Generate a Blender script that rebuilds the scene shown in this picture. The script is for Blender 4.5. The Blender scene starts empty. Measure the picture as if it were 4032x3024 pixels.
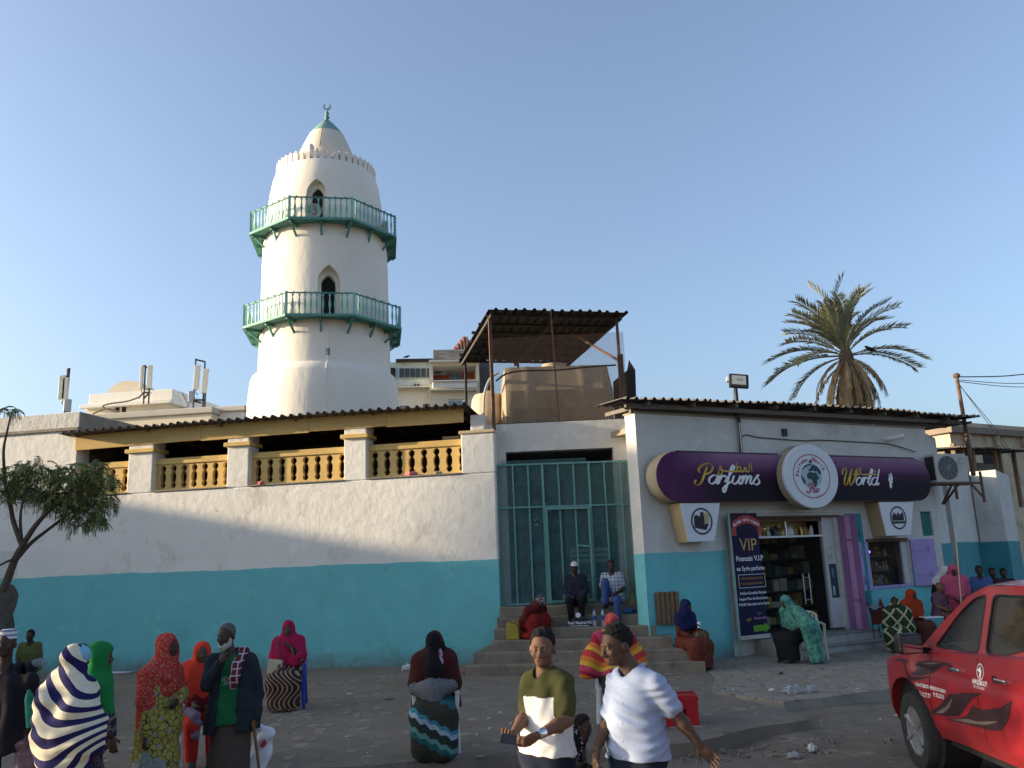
import bpy, bmesh, math, random
import numpy as np
from mathutils import Vector, Matrix, Euler
from mathutils.bvhtree import BVHTree
rnd = random.Random(7)
SC = bpy.context.scene
COL = SC.collection
rad = math.radians

# ---------------------------------------------------------------- camera
CAM_H, FPX, PITCH, ROLL = 2.1, 3250.0, rad(12.0), -0.04
cd = bpy.data.cameras.new('camera'); cam = bpy.data.objects.new('camera', cd); COL.objects.link(cam)
cd.sensor_width = 36.0; cd.lens = FPX / 4032 * 36.0; cd.clip_start = 0.1; cd.clip_end = 3000
CM = Matrix.Translation((0, 0, CAM_H)) @ Matrix.Rotation(math.pi / 2 + PITCH, 4, 'X') @ Matrix.Rotation(ROLL, 4, 'Z')
cam.matrix_world = CM
SC.camera = cam
C0 = Vector((0, 0, CAM_H)); CR = CM.to_3x3()

def ray(u, v): return CR @ Vector(((u - 2016) / FPX, (1512 - v) / FPX, -1.0))
def ground(u, v, z=0.0):
    d = ray(u, v); return C0 + d * ((z - CAM_H) / d.z)
def atY(u, v, Y):
    d = ray(u, v); return C0 + d * (Y / d.y)
def onplane(u, v, p, n):
    d = ray(u, v); return C0 + d * ((Vector(p) - C0).dot(n) / d.dot(n))

# ---------------------------------------------------------------- light
SUN_E, SUN_AZ = rad(11.5), rad(269.0)          # azimuth from +Y towards +X
SUN = Vector((math.sin(SUN_AZ) * math.cos(SUN_E), math.cos(SUN_AZ) * math.cos(SUN_E), math.sin(SUN_E)))
W = bpy.data.worlds.new('World'); SC.world = W; W.use_nodes = True
nt = W.node_tree; nt.nodes.clear()
sky = nt.nodes.new('ShaderNodeTexSky'); sky.sky_type = 'NISHITA'; sky.sun_disc = False
sky.sun_elevation = SUN_E; sky.sun_rotation = SUN_AZ
sky.altitude = 0; sky.air_density = 1.0; sky.dust_density = 3.4; sky.ozone_density = 3.6
bg = nt.nodes.new('ShaderNodeBackground'); bg.inputs['Strength'].default_value = 0.13
wo = nt.nodes.new('ShaderNodeOutputWorld')
hz = nt.nodes.new('ShaderNodeHueSaturation'); hz.inputs['Saturation'].default_value = 0.80; hz.inputs['Value'].default_value = 1.04
nt.links.new(sky.outputs[0], hz.inputs['Color']); nt.links.new(hz.outputs[0], bg.inputs[0]); nt.links.new(bg.outputs[0], wo.inputs[0])
sl = bpy.data.lights.new('sun', 'SUN'); sl.energy = 4.5; sl.angle = rad(0.9); sl.color = (1.0, 0.81, 0.55)
so = bpy.data.objects.new('sun', sl); COL.objects.link(so); so.location = (-20, -5, 20)
so.rotation_euler = SUN.to_track_quat('Z', 'Y').to_euler()
SC.view_settings.view_transform = 'Standard'; SC.view_settings.look = 'None'
SC.view_settings.exposure = 1.36; SC.view_settings.gamma = 1.0; SC.view_settings.use_curve_mapping = False

# ---------------------------------------------------------------- materials
MATS = {}
def mat(name, col, rough=0.8, var=0.12, vs=4.0, bump=0.0, bs=30.0, bd=0.01, metal=0.0, spec=0.3,
        dirt=None, grime=None, alpha=1.0, trans=0.0, coat=0.0, emit=None, ior=1.45, stretch=None):
    """one procedural surface: base colour, mottling, optional worn patches and relief"""
    if name in MATS: return MATS[name]
    m = bpy.data.materials.new(name); m.use_nodes = True; MATS[name] = m
    t = m.node_tree; N = t.nodes; L = t.links; b = N['Principled BSDF']
    c = tuple(col) + (1.0,)
    b.inputs['Base Color'].default_value = c; b.inputs['Roughness'].default_value = rough
    b.inputs['Metallic'].default_value = metal; b.inputs['Specular IOR Level'].default_value = spec
    b.inputs['Alpha'].default_value = alpha; b.inputs['Transmission Weight'].default_value = trans
    b.inputs['Coat Weight'].default_value = coat; b.inputs['IOR'].default_value = ior
    tc = N.new('ShaderNodeTexCoord'); vec = tc.outputs['Object']
    if stretch:
        mp = N.new('ShaderNodeMapping'); mp.inputs['Scale'].default_value = stretch
        L.new(vec, mp.inputs[0]); vec = mp.outputs[0]
    out = None
    if var:
        n1 = N.new('ShaderNodeTexNoise'); n1.inputs['Scale'].default_value = vs; n1.inputs['Detail'].default_value = 8
        n1.inputs['Roughness'].default_value = 0.65; L.new(vec, n1.inputs['Vector'])
        mr = N.new('ShaderNodeMapRange'); mr.inputs[1].default_value = 0.3; mr.inputs[2].default_value = 0.7
        mr.inputs[3].default_value = 1 - var; mr.inputs[4].default_value = 1 + var * 0.8
        L.new(n1.outputs['Fac'], mr.inputs[0])
        mx = N.new('ShaderNodeMix'); mx.data_type = 'RGBA'; mx.blend_type = 'MULTIPLY'; mx.inputs[0].default_value = 1
        mx.inputs[6].default_value = c; L.new(mr.outputs[0], mx.inputs[7]); out = mx.outputs[2]
    for k, (dc, lo, hi, sc) in enumerate(dirt or []):
        n2 = N.new('ShaderNodeTexNoise'); n2.inputs['Scale'].default_value = sc; n2.inputs['Detail'].default_value = 10
        n2.inputs['Roughness'].default_value = 0.7; n2.inputs['Distortion'].default_value = 0.4
        ad = N.new('ShaderNodeVectorMath'); ad.operation = 'ADD'; ad.inputs[1].default_value = (11.3 * k + 3, 7.1 * k, 5.7)
        L.new(vec, ad.inputs[0]); L.new(ad.outputs[0], n2.inputs['Vector'])
        mr2 = N.new('ShaderNodeMapRange'); mr2.inputs[1].default_value = lo; mr2.inputs[2].default_value = hi
        L.new(n2.outputs['Fac'], mr2.inputs[0])
        m2 = N.new('ShaderNodeMix'); m2.data_type = 'RGBA'; L.new(mr2.outputs[0], m2.inputs[0])
        if out is None: m2.inputs[6].default_value = c
        else: L.new(out, m2.inputs[6])
        m2.inputs[7].default_value = tuple(dc) + (1,); out = m2.outputs[2]
    if grime:      # splashed dirt along the foot of a wall: colour, height, strength
        sp = N.new('ShaderNodeSeparateXYZ'); L.new(tc.outputs['Object'], sp.inputs[0])
        n4 = N.new('ShaderNodeTexNoise'); n4.inputs['Scale'].default_value = 2.6; n4.inputs['Detail'].default_value = 9; n4.inputs['Roughness'].default_value = .7; L.new(vec, n4.inputs['Vector'])
        ma = N.new('ShaderNodeMath'); ma.operation = 'MULTIPLY_ADD'; ma.inputs[1].default_value = -2.2 * grime[1]; ma.inputs[2].default_value = 1.1 * grime[1]; L.new(n4.outputs['Fac'], ma.inputs[0])
        ad2 = N.new('ShaderNodeMath'); ad2.operation = 'ADD'; L.new(sp.outputs[2], ad2.inputs[0]); L.new(ma.outputs[0], ad2.inputs[1])
        mr3 = N.new('ShaderNodeMapRange'); mr3.inputs[1].default_value = grime[1]; mr3.inputs[2].default_value = -.05; mr3.inputs[4].default_value = grime[2]; L.new(ad2.outputs[0], mr3.inputs[0])
        m3 = N.new('ShaderNodeMix'); m3.data_type = 'RGBA'; L.new(mr3.outputs[0], m3.inputs[0]); L.new(out, m3.inputs[6]); m3.inputs[7].default_value = tuple(grime[0]) + (1,); out = m3.outputs[2]
    if out is not None: L.new(out, b.inputs['Base Color'])
    if bump:
        n3 = N.new('ShaderNodeTexNoise'); n3.inputs['Scale'].default_value = bs; n3.inputs['Detail'].default_value = 9
        n3.inputs['Roughness'].default_value = 0.6; L.new(vec, n3.inputs['Vector'])
        bp = N.new('ShaderNodeBump'); bp.inputs['Strength'].default_value = bump; bp.inputs['Distance'].default_value = bd
        L.new(n3.outputs['Fac'], bp.inputs['Height']); L.new(bp.outputs[0], b.inputs['Normal'])
    if emit:
        b.inputs['Emission Color'].default_value = tuple(emit[0]) + (1,); b.inputs['Emission Strength'].default_value = emit[1]
    return m

def ramp_mat(name, stops, attr='pat', rough=0.9, const=True, bump=0.12, bs=160, fine=0.12):
    """cloth whose stripes follow the 'pat' value woven along the mesh"""
    m = bpy.data.materials.new(name); m.use_nodes = True; MATS[name] = m
    t = m.node_tree; N = t.nodes; L = t.links; b = N['Principled BSDF']
    b.inputs['Roughness'].default_value = rough; b.inputs['Specular IOR Level'].default_value = 0.15
    a = N.new('ShaderNodeAttribute'); a.attribute_name = attr
    r = N.new('ShaderNodeValToRGB'); r.color_ramp.interpolation = 'CONSTANT' if const else 'LINEAR'
    e = r.color_ramp.elements
    while len(e) > 1: e.remove(e[-1])
    for i, (p, c) in enumerate(stops):
        x = e[0] if i == 0 else e.new(p); x.position = p; x.color = tuple(c) + (1,)
    fr = N.new('ShaderNodeMath'); fr.operation = 'FRACT'
    L.new(a.outputs['Fac'], fr.inputs[0]); L.new(fr.outputs[0], r.inputs[0])
    tc = N.new('ShaderNodeTexCoord'); n = N.new('ShaderNodeTexNoise'); n.inputs['Scale'].default_value = 30; n.inputs['Detail'].default_value = 6
    L.new(tc.outputs['Object'], n.inputs['Vector'])
    mr = N.new('ShaderNodeMapRange'); mr.inputs[1].default_value = .3; mr.inputs[2].default_value = .7
    mr.inputs[3].default_value = 1 - fine; mr.inputs[4].default_value = 1 + fine; L.new(n.outputs['Fac'], mr.inputs[0])
    mx = N.new('ShaderNodeMix'); mx.data_type = 'RGBA'; mx.blend_type = 'MULTIPLY'; mx.inputs[0].default_value = 1
    L.new(r.outputs[0], mx.inputs[6]); L.new(mr.outputs[0], mx.inputs[7]); L.new(mx.outputs[2], b.inputs['Base Color'])
    n3 = N.new('ShaderNodeTexNoise'); n3.inputs['Scale'].default_value = bs; L.new(tc.outputs['Object'], n3.inputs['Vector'])
    bp = N.new('ShaderNodeBump'); bp.inputs['Strength'].default_value = bump; bp.inputs['Distance'].default_value = 0.004
    L.new(n3.outputs['Fac'], bp.inputs['Height']); L.new(bp.outputs[0], b.inputs['Normal'])
    return m

def print_mat(name, c1, c2, kind='voronoi', scale=20.0, lo=0.4, hi=0.45, c3=None, stretch=(1, 1, 1), rot=(0, 0, 0), rough=0.9):
    """printed cloth: dots, blotches, checks or diamonds in two or three colours"""
    m = bpy.data.materials.new(name); m.use_nodes = True; MATS[name] = m
    t = m.node_tree; N = t.nodes; L = t.links; b = N['Principled BSDF']
    b.inputs['Roughness'].default_value = rough; b.inputs['Specular IOR Level'].default_value = 0.15
    tc = N.new('ShaderNodeTexCoord'); mp = N.new('ShaderNodeMapping')
    mp.inputs['Scale'].default_value = stretch; mp.inputs['Rotation'].default_value = rot
    L.new(tc.outputs['Object'], mp.inputs[0]); vec = mp.outputs[0]
    def mix(fac, a, bcol):
        mx = N.new('ShaderNodeMix'); mx.data_type = 'RGBA'; L.new(fac, mx.inputs[0])
        if hasattr(a, 'node'): L.new(a, mx.inputs[6])
        else: mx.inputs[6].default_value = tuple(a) + (1,)
        mx.inputs[7].default_value = tuple(bcol) + (1,); return mx.outputs[2]
    def rng(sock, lo, hi):
        mr = N.new('ShaderNodeMapRange'); mr.inputs[1].default_value = lo; mr.inputs[2].default_value = hi; L.new(sock, mr.inputs[0]); return mr.outputs[0]
    if kind == 'voronoi':
        x = N.new('ShaderNodeTexVoronoi'); x.inputs['Scale'].default_value = scale; L.new(vec, x.inputs['Vector']); s = x.outputs['Distance']
    elif kind == 'cells':
        x = N.new('ShaderNodeTexVoronoi'); x.feature = 'DISTANCE_TO_EDGE'; x.inputs['Scale'].default_value = scale; L.new(vec, x.inputs['Vector']); s = x.outputs['Distance']
    elif kind == 'noise':
        x = N.new('ShaderNodeTexNoise'); x.inputs['Scale'].default_value = scale; x.inputs['Detail'].default_value = 4; L.new(vec, x.inputs['Vector']); s = x.outputs['Fac']
    elif kind == 'check':
        x = N.new('ShaderNodeTexChecker'); x.inputs['Scale'].default_value = scale; L.new(vec, x.inputs['Vector']); s = x.outputs['Fac']
    elif kind == 'wave':
        x = N.new('ShaderNodeTexWave'); x.inputs['Scale'].default_value = scale; x.inputs['Distortion'].default_value = 1.2; L.new(vec, x.inputs['Vector']); s = x.outputs['Fac']
    elif kind == 'grid':
        def g(ax):
            sp = N.new('ShaderNodeSeparateXYZ'); L.new(vec, sp.inputs[0])
            mu = N.new('ShaderNodeMath'); mu.operation = 'MULTIPLY'; mu.inputs[1].default_value = scale; L.new(sp.outputs[ax], mu.inputs[0])
            fr = N.new('ShaderNodeMath'); fr.operation = 'FRACT'; L.new(mu.outputs[0], fr.inputs[0])
            su = N.new('ShaderNodeMath'); su.operation = 'SUBTRACT'; su.inputs[1].default_value = .5; L.new(fr.outputs[0], su.inputs[0])
            ab = N.new('ShaderNodeMath'); ab.operation = 'ABSOLUTE'; L.new(su.outputs[0], ab.inputs[0]); return ab.outputs[0]
        mi = N.new('ShaderNodeMath'); mi.operation = 'MINIMUM'; L.new(g(0), mi.inputs[0]); L.new(g(2), mi.inputs[1]); s = mi.outputs[0]
    out = mix(rng(s, lo, hi), c1, c2)
    if c3:
        y = N.new('ShaderNodeTexVoronoi'); y.inputs['Scale'].default_value = scale * 0.6; L.new(vec, y.inputs['Vector'])
        out = mix(rng(y.outputs['Distance'], 0.28, 0.2), out, c3)
    L.new(out, b.inputs['Base Color'])
    n3 = N.new('ShaderNodeTexNoise'); n3.inputs['Scale'].default_value = 120; L.new(tc.outputs['Object'], n3.inputs['Vector'])
    bp = N.new('ShaderNodeBump'); bp.inputs['Strength'].default_value = .10; bp.inputs['Distance'].default_value = 0.003
    L.new(n3.outputs['Fac'], bp.inputs['Height']); L.new(bp.outputs[0], b.inputs['Normal'])
    return m

GREY = (.30, .29, .27)
M_white = mat('whitewash', (.72, .685, .62), .9, .07, 1.3, .6, 4.5, .026, dirt=[((.50, .45, .39), .55, .72, .9), ((.33, .29, .25), .65, .72, 3.0), ((.26, .23, .20), .71, .745, 11.0), ((.78, .75, .69), .58, .66, 2.6)])
M_white2 = mat('old_whitewash', (.56, .535, .49), .9, .10, 1.4, .7, 6, .03, dirt=[((.27, .25, .21), .58, .76, .8), ((.24, .22, .19), .67, .73, 4.0), ((.63, .61, .57), .55, .66, 2.2)])
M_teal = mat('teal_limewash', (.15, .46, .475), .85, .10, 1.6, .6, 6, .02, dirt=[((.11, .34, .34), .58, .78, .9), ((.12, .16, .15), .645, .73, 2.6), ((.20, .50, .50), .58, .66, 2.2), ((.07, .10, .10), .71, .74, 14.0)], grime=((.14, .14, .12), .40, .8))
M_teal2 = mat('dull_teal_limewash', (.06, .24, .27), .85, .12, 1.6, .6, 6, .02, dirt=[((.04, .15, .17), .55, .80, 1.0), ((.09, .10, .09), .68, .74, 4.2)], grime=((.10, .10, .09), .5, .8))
M_ochre = mat('ochre_paint', (.62, .42, .15), .8, .10, 2.5, .5, 9, .012, dirt=[((.40, .27, .11), .58, .75, 2.0), ((.20, .15, .09), .70, .75, 6.0)])
M_min = mat('minaret_plaster', (.76, .70, .61), .9, .06, .8, .6, 3.0, .03, dirt=[((.58, .52, .44), .56, .76, .5), ((.46, .42, .36), .69, .75, 2.4), ((.40, .36, .30), .70, .73, 7.0)], stretch=(1, 1, .45))
M_green = mat('green_paint', (.085, .25, .215), .6, .12, 6, .3, 30, .004, dirt=[((.05, .15, .12), .6, .72, 4.0)])
M_green2 = mat('pale_green_paint', (.19, .40, .375), .6, .12, 6, .2, 30, .004)
M_dark = mat('dark_interior', (.03, .028, .027), .95, .2, 2)  # near-black colour stands for unlit depth inside openings
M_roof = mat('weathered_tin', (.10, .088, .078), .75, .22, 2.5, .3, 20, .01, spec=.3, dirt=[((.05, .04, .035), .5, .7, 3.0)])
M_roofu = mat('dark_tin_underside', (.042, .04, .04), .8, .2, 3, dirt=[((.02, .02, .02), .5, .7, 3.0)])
M_rust = mat('rusty_iron', (.13, .075, .05), .8, .25, 8, .3, 60, .003, dirt=[((.06, .04, .03), .5, .7, 6.0)])
M_iron = mat('dark_iron', (.05, .045, .042), .7, .2, 8)
M_conc = mat('worn_concrete', (.26, .22, .17), .92, .16, 3.0, .7, 16, .02, dirt=[((.15, .14, .125), .55, .75, 1.6), ((.36, .34, .31), .60, .68, 3.4)])
M_step = mat('step_concrete', (.20, .165, .125), .92, .18, 3.0, .7, 16, .02, dirt=[((.08, .07, .06), .52, .75, 2.2)])
M_wood = mat('weathered_wood', (.22, .15, .09), .85, .25, 5, .4, 30, .004, stretch=(1, 1, .15))
M_cream = mat('cream_render', (.68, .60, .45), .9, .06, .7, .3, 4, .02, dirt=[((.5, .43, .31), .6, .8, .4)])
M_creamw = mat('pale_render', (.74, .71, .64), .9, .06, .7, .3, 4, .02, dirt=[((.5, .47, .42), .6, .8, .4)])
M_glassd = mat('dark_window_glass', (.03, .035, .04), .12, 0, spec=.6)
M_glass = mat('clear_glass', (.9, .93, .92), .03, 0, trans=1.0, spec=.5, ior=1.05, alpha=.35)
M_alu = mat('brushed_aluminium', (.6, .6, .6), .35, .06, 10, metal=.9)
M_steel = mat('galvanised_steel', (.32, .33, .34), .5, .15, 10, metal=.6)
M_black = mat('black_plastic', (.02, .02, .021), .55, .1, 10)
M_wplastic = mat('white_plastic', (.72, .72, .70), .45, .05, 10, spec=.4)

# ---------------------------------------------------------------- objects
def link(o, parent=None):
    COL.objects.link(o)
    if parent is not None: o.parent = parent
    return o
def tag(o, label=None, cat=None, group=None, kind=None):
    if label: o['label'] = label
    if cat: o['category'] = cat
    if group: o['group'] = group
    if kind: o['kind'] = kind
    return o
def thing(name, label, cat, loc=(0, 0, 0), yaw=0.0, group=None):
    o = bpy.data.objects.new(name, None); o.empty_display_size = .2
    o.location = loc; o.rotation_euler = (0, 0, yaw); link(o)
    return tag(o, label, cat, group)
def inst(o, parent, M=None, name=None):
    c = o.copy(); link(c, parent)
    if M is not None: c.matrix_local = M
    return c

class MB:
    def __init__(s): s.v = []; s.f = []; s.m = []
    def add(s, vs, fs, mi=0):
        b = len(s.v); s.v.extend(Vector(x) for x in vs)
        for f in fs: s.f.append([b + i for i in f]); s.m.append(mi)
        return s
    def box(s, x0, x1, y0, y1, z0, z1, mi=0, T=None):
        vs = [Vector((x, y, z)) for z in (z0, z1) for y in (y0, y1) for x in (x0, x1)]
        if T is not None: vs = [T @ q for q in vs]
        return s.add(vs, [(0, 2, 3, 1), (4, 5, 7, 6), (0, 1, 5, 4), (2, 6, 7, 3), (0, 4, 6, 2), (1, 3, 7, 5)], mi)
    def bar(s, p, q, w, h=None, up=(0, 0, 1), mi=0):
        p = Vector(p); q = Vector(q); h = h or w; d = (q - p)
        if d.length < 1e-6: return s
        d.normalize(); up = Vector(up)
        if abs(d.dot(up)) > .98: up = Vector((0, 1, 0)) if abs(d.y) < .9 else Vector((1, 0, 0))
        x = d.cross(up).normalized(); y = x.cross(d).normalized()
        vs = [c + x * (a * w / 2) + y * (b * h / 2) for c in (p, q) for a, b in ((-1, -1), (1, -1), (1, 1), (-1, 1))]
        return s.add(vs, [(0, 3, 2, 1), (4, 5, 6, 7), (0, 1, 5, 4), (1, 2, 6, 5), (2, 3, 7, 6), (3, 0, 4, 7)], mi)
    def tube(s, pts, r, n=8, mi=0, cap=True):
        pts = [Vector(p) for p in pts]; rs = r if isinstance(r, (list, tuple)) else [r] * len(pts)
        b = len(s.v); prev = None
        for i, p in enumerate(pts):
            d = (pts[min(i + 1, len(pts) - 1)] - pts[max(i - 1, 0)]).normalized()
            if prev is None:
                x = d.orthogonal().normalized()
            else:
                x = (prev - d * prev.dot(d)); x = x.normalized() if x.length > 1e-5 else d.orthogonal().normalized()
            prev = x; y = d.cross(x)
            for k in range(n):
                a = 2 * math.pi * k / n; s.v.append(p + (x * math.cos(a) + y * math.sin(a)) * rs[i])
        for i in range(len(pts) - 1):
            for k in range(n):
                k2 = (k + 1) % n; s.f.append([b + i * n + k, b + i * n + k2, b + (i + 1) * n + k2, b + (i + 1) * n + k]); s.m.append(mi)
        if cap:
            s.f.append([b + k for k in range(n)][::-1]); s.m.append(mi)
            s.f.append([b + (len(pts) - 1) * n + k for k in range(n)]); s.m.append(mi)
        return s
    def lathe(s, prof, n=24, c=(0, 0, 0), mi=0, T=None, a0=0.0):
        b = len(s.v); c = Vector(c)
        for (r, z) in prof:
            for k in range(n):
                a = a0 + 2 * math.pi * k / n; q = Vector((r * math.cos(a), r * math.sin(a), z))
                s.v.append((T @ q if T is not None else q) + c)
        for i in range(len(prof) - 1):
            for k in range(n):
                k2 = (k + 1) % n; s.f.append([b + i * n + k, b + i * n + k2, b + (i + 1) * n + k2, b + (i + 1) * n + k]); s.m.append(mi)
        if prof[0][0] > 1e-5: s.f.append([b + k for k in range(n)][::-1]); s.m.append(mi)
        if prof[-1][0] > 1e-5: s.f.append([b + (len(prof) - 1) * n + k for k in range(n)]); s.m.append(mi)
        return s
    def prism(s, poly, y0, y1, mi=0, T=None):
        """poly (x,z), counter-clockwise seen from the front (-y); extruded from y0 (front) to y1"""
        n = len(poly)
        vs = [Vector((x, y0, z)) for x, z in poly] + [Vector((x, y1, z)) for x, z in poly]
        if T is not None: vs = [T @ q for q in vs]
        fs = [list(range(n)), list(range(2 * n - 1, n - 1, -1))] + [(i, i + n, (i + 1) % n + n, (i + 1) % n) for i in range(n)]
        return s.add(vs, fs, mi)
    def wallholes(s, x0, x1, z0, z1, y0, y1, holes, mi=0, step=None):
        """a wall with rectangular openings, only outside faces"""
        xs = sorted(set([x0, x1] + [c for h in holes for c in h[:2]])); zs = sorted(set([z0, z1] + [c for h in holes for c in h[2:4]]))
        xs = [x for x in xs if x0 <= x <= x1]; zs = [z for z in zs if z0 <= z <= z1]
        def solid(i, k):
            if i < 0 or k < 0 or i >= len(xs) - 1 or k >= len(zs) - 1: return False
            cx = (xs[i] + xs[i + 1]) / 2; cz = (zs[k] + zs[k + 1]) / 2
            return not any(h[0] < cx < h[1] and h[2] < cz < h[3] for h in holes)
        for i in range(len(xs) - 1):
            for k in range(len(zs) - 1):
                if not solid(i, k): continue
                a, b_, c, d = xs[i], xs[i + 1], zs[k], zs[k + 1]
                s.add([(a, y0, c), (b_, y0, c), (b_, y0, d), (a, y0, d)], [(0, 1, 2, 3)], mi)
                s.add([(a, y1, c), (b_, y1, c), (b_, y1, d), (a, y1, d)], [(3, 2, 1, 0)], mi)
                if not solid(i - 1, k): s.add([(a, y0, c), (a, y0, d), (a, y1, d), (a, y1, c)], [(0, 1, 2, 3)], mi)
                if not solid(i + 1, k): s.add([(b_, y0, c), (b_, y1, c), (b_, y1, d), (b_, y0, d)], [(0, 1, 2, 3)], mi)
                if not solid(i, k - 1): s.add([(a, y0, c), (a, y1, c), (b_, y1, c), (b_, y0, c)], [(0, 1, 2, 3)], mi)
                if not solid(i, k + 1): s.add([(a, y0, d), (b_, y0, d), (b_, y1, d), (a, y1, d)], [(0, 1, 2, 3)], mi)
        return s
    def mesh(s, name, mats, smooth=False, sharp=40):
        me = bpy.data.meshes.new(name); me.from_pydata([tuple(v) for v in s.v], [], s.f)
        for m in (mats if isinstance(mats, (list, tuple)) else [mats]): me.materials.append(m)
        if any(s.m): me.polygons.foreach_set('material_index', s.m)
        if smooth:
            me.polygons.foreach_set('use_smooth', [True] * len(s.f)); me.set_sharp_from_angle(angle=rad(sharp))
        me.update(); return me
    def build(s, name, mats, parent=None, smooth=False, bevel=0, sharp=40, label=None, kind=None):
        o = bpy.data.objects.new(name, s.mesh(name, mats, smooth, sharp)); link(o, parent)
        if bevel:
            b = o.modifiers.new('bevel', 'BEVEL'); b.width = bevel; b.segments = 2; b.limit_method = 'ANGLE'
        return tag(o, label, kind=kind)

def corrugated(name, m, parent, x0, x1, y0, y1, zf, pitch=.2, hgt=.05, jag=0.0, under=None, label=None, wob=0.0):
    """trapezoid-profile tin sheet from front edge y0 to back edge y1; zf(x,y) gives the height"""
    mb = MB(); xs = []; n = max(1, int(round((x1 - x0) / pitch))); p = (x1 - x0) / n
    for i in range(n):
        a = x0 + i * p
        for fx, fz in ((0, 0), (.55, 0), (.68, 1), (.87, 1)): xs.append((a + fx * p, fz * hgt))
    xs.append((x1, 0))
    jj = [0.0]
    for i in range(n): jj.append(jag * rnd.uniform(-1, 1) if rnd.random() < .4 else jj[-1])
    for t in (0, .004):
        b = len(mb.v)
        for i, (x, h) in enumerate(xs):
            j = jj[min(len(jj) - 1, i // 4)]
            for y in (y0 + j, y1): mb.v.append(Vector((x, y, zf(x, y) + h + t + wob * math.sin(x * 1.7))))
        for i in range(len(xs) - 1):
            q = [b + 2 * i, b + 2 * i + 2, b + 2 * i + 3, b + 2 * i + 1]
            mb.f.append(q if t else q[::-1]); mb.m.append(0 if t else (1 if under else 0))
    k = 2 * len(xs)
    for i in range(len(xs) - 1):
        mb.f.append([2 * i, 2 * i + 2, k + 2 * i + 2, k + 2 * i]); mb.m.append(0)
        mb.f.append([2 * i + 1, k + 2 * i + 1, k + 2 * i + 3, 2 * i + 3]); mb.m.append(0)
    e = 2 * len(xs) - 2
    mb.f.append([0, k, k + 1, 1]); mb.m.append(0); mb.f.append([e, e + 1, k + e + 1, k + e]); mb.m.append(0)
    return mb.build(name, [m, under] if under else m, parent, label=label)

def frame_pt(o, yaw):
    return Matrix.Translation(o) @ Matrix.Rotation(yaw, 4, 'Z')
def rough_strip(mb, x0, x1, z0, z1, y0, y1, amp=.02, n=60, mi=0):
    """painted dado: straight foot, wavering top edge"""
    ph = [rnd.uniform(0, 6) for _ in range(4)]
    xs = [x0 + (x1 - x0) * i / n for i in range(n + 1)]
    top = [z1 + amp * (.5 * math.sin(x * 1.1 + ph[0]) + .3 * math.sin(x * 3.7 + ph[1]) + .25 * math.sin(x * 11 + ph[2]) + .2 * rnd.uniform(-1, 1)) for x in xs]
    b = len(mb.v)
    for x, t in zip(xs, top):
        for q in ((x, y0, z0), (x, y0, t), (x, y1, t)): mb.v.append(Vector(q))
    for i in range(n):
        a = b + 3 * i
        mb.f += [[a, a + 3, a + 4, a + 1], [a + 1, a + 4, a + 5, a + 2]]; mb.m += [mi, mi]
    return mb

def diamond_mesh(mb, x0, x1, z0, z1, y, cw, ch, w=.006, d=.006):
    """expanded metal: two families of crossing strands, clipped to the rectangle"""
    for sgn in (1, -1):
        k = ch / cw; y_ = y + (0 if sgn > 0 else .0035)
        n = int(((x1 - x0) + (z1 - z0) / k) / cw) + 2
        for i in range(n):
            c = i * cw
            if sgn > 0:   # line z - z0 = k (x - (x0 - H/k + c))
                xa = x0 - (z1 - z0) / k + c; f = lambda x: z0 + k * (x - xa)
                a = max(x0, xa); b = min(x1, xa + (z1 - z0) / k)
            else:
                xa = x0 + c; f = lambda x: z0 + k * (xa - x)
                a = max(x0, xa - (z1 - z0) / k); b = min(x1, xa)
            if b - a < .01: continue
            mb.bar((a, y_, f(a)), (b, y_, f(b)), w, d, up=(0, 1, 0))
    return mb

def text_mb(s, size, shear=0.0, bold=0.0, ext=0.0, align='CENTER', res=3):
    c = bpy.data.curves.new('t', 'FONT'); c.body = s; c.size = size; c.shear = shear; c.offset = bold; c.extrude = ext
    c.align_x = align; c.align_y = 'CENTER'; c.resolution_u = res
    o = bpy.data.objects.new('t', c); COL.objects.link(o)
    dg = bpy.context.evaluated_depsgraph_get(); me = bpy.data.meshes.new_from_object(o.evaluated_get(dg))
    v = [Vector(q.co) for q in me.vertices]; f = [list(p.vertices) for p in me.polygons]
    bpy.data.objects.remove(o); bpy.data.curves.remove(c); bpy.data.meshes.remove(me)
    return v, f
# ================================================================ ground
def hn(x, y):
    return (math.sin(x * 1.3 + .7 * math.sin(y * .9)) * .5 + math.sin(y * 2.1 + x * .6) * .3 + math.sin(x * 3.7 - y * 2.9) * .2)
M_road = mat('packed_dirt_road', (.175, .138, .10), .95, .22, 2.2, .8, 14, .03, dirt=[((.12, .092, .066), .5, .72, .9), ((.26, .21, .155), .56, .66, 2.6), ((.32, .30, .27), .70, .73, 16.0)])
def axis(lo, hi, n, far):
    a = [lo + (hi - lo) * i / n for i in range(n + 1)]
    return [lo - far, lo - far * .3, lo - far * .08] + a + [hi + far * .08, hi + far * .3, hi + far]
gx = axis(-12, 14, 130, 900); gy = axis(2, 13, 90, 900)
mb = MB()
for y in gy:
    for x in gx:
        amp = .03 if (-13 < x < 15 and 1 < y < 13) else 0.0
        d = .05 * math.exp(-((y - 9.1 - .15 * math.sin(x * 1.1)) / .35) ** 2) * (1 if x < 3.4 else 0)
        mb.v.append(Vector((x, y, -.13 + amp * hn(x * 1.6, y * 1.6) + amp * .5 * hn(x * 5, y * 5) + d)))
nx = len(gx)
for j in range(len(gy) - 1):
    for i in range(nx - 1):
        mb.f.append([j * nx + i, j * nx + i + 1, (j + 1) * nx + i + 1, (j + 1) * nx + i]); mb.m.append(0)
mb.build('road', M_road, smooth=True, kind='structure')

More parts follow.
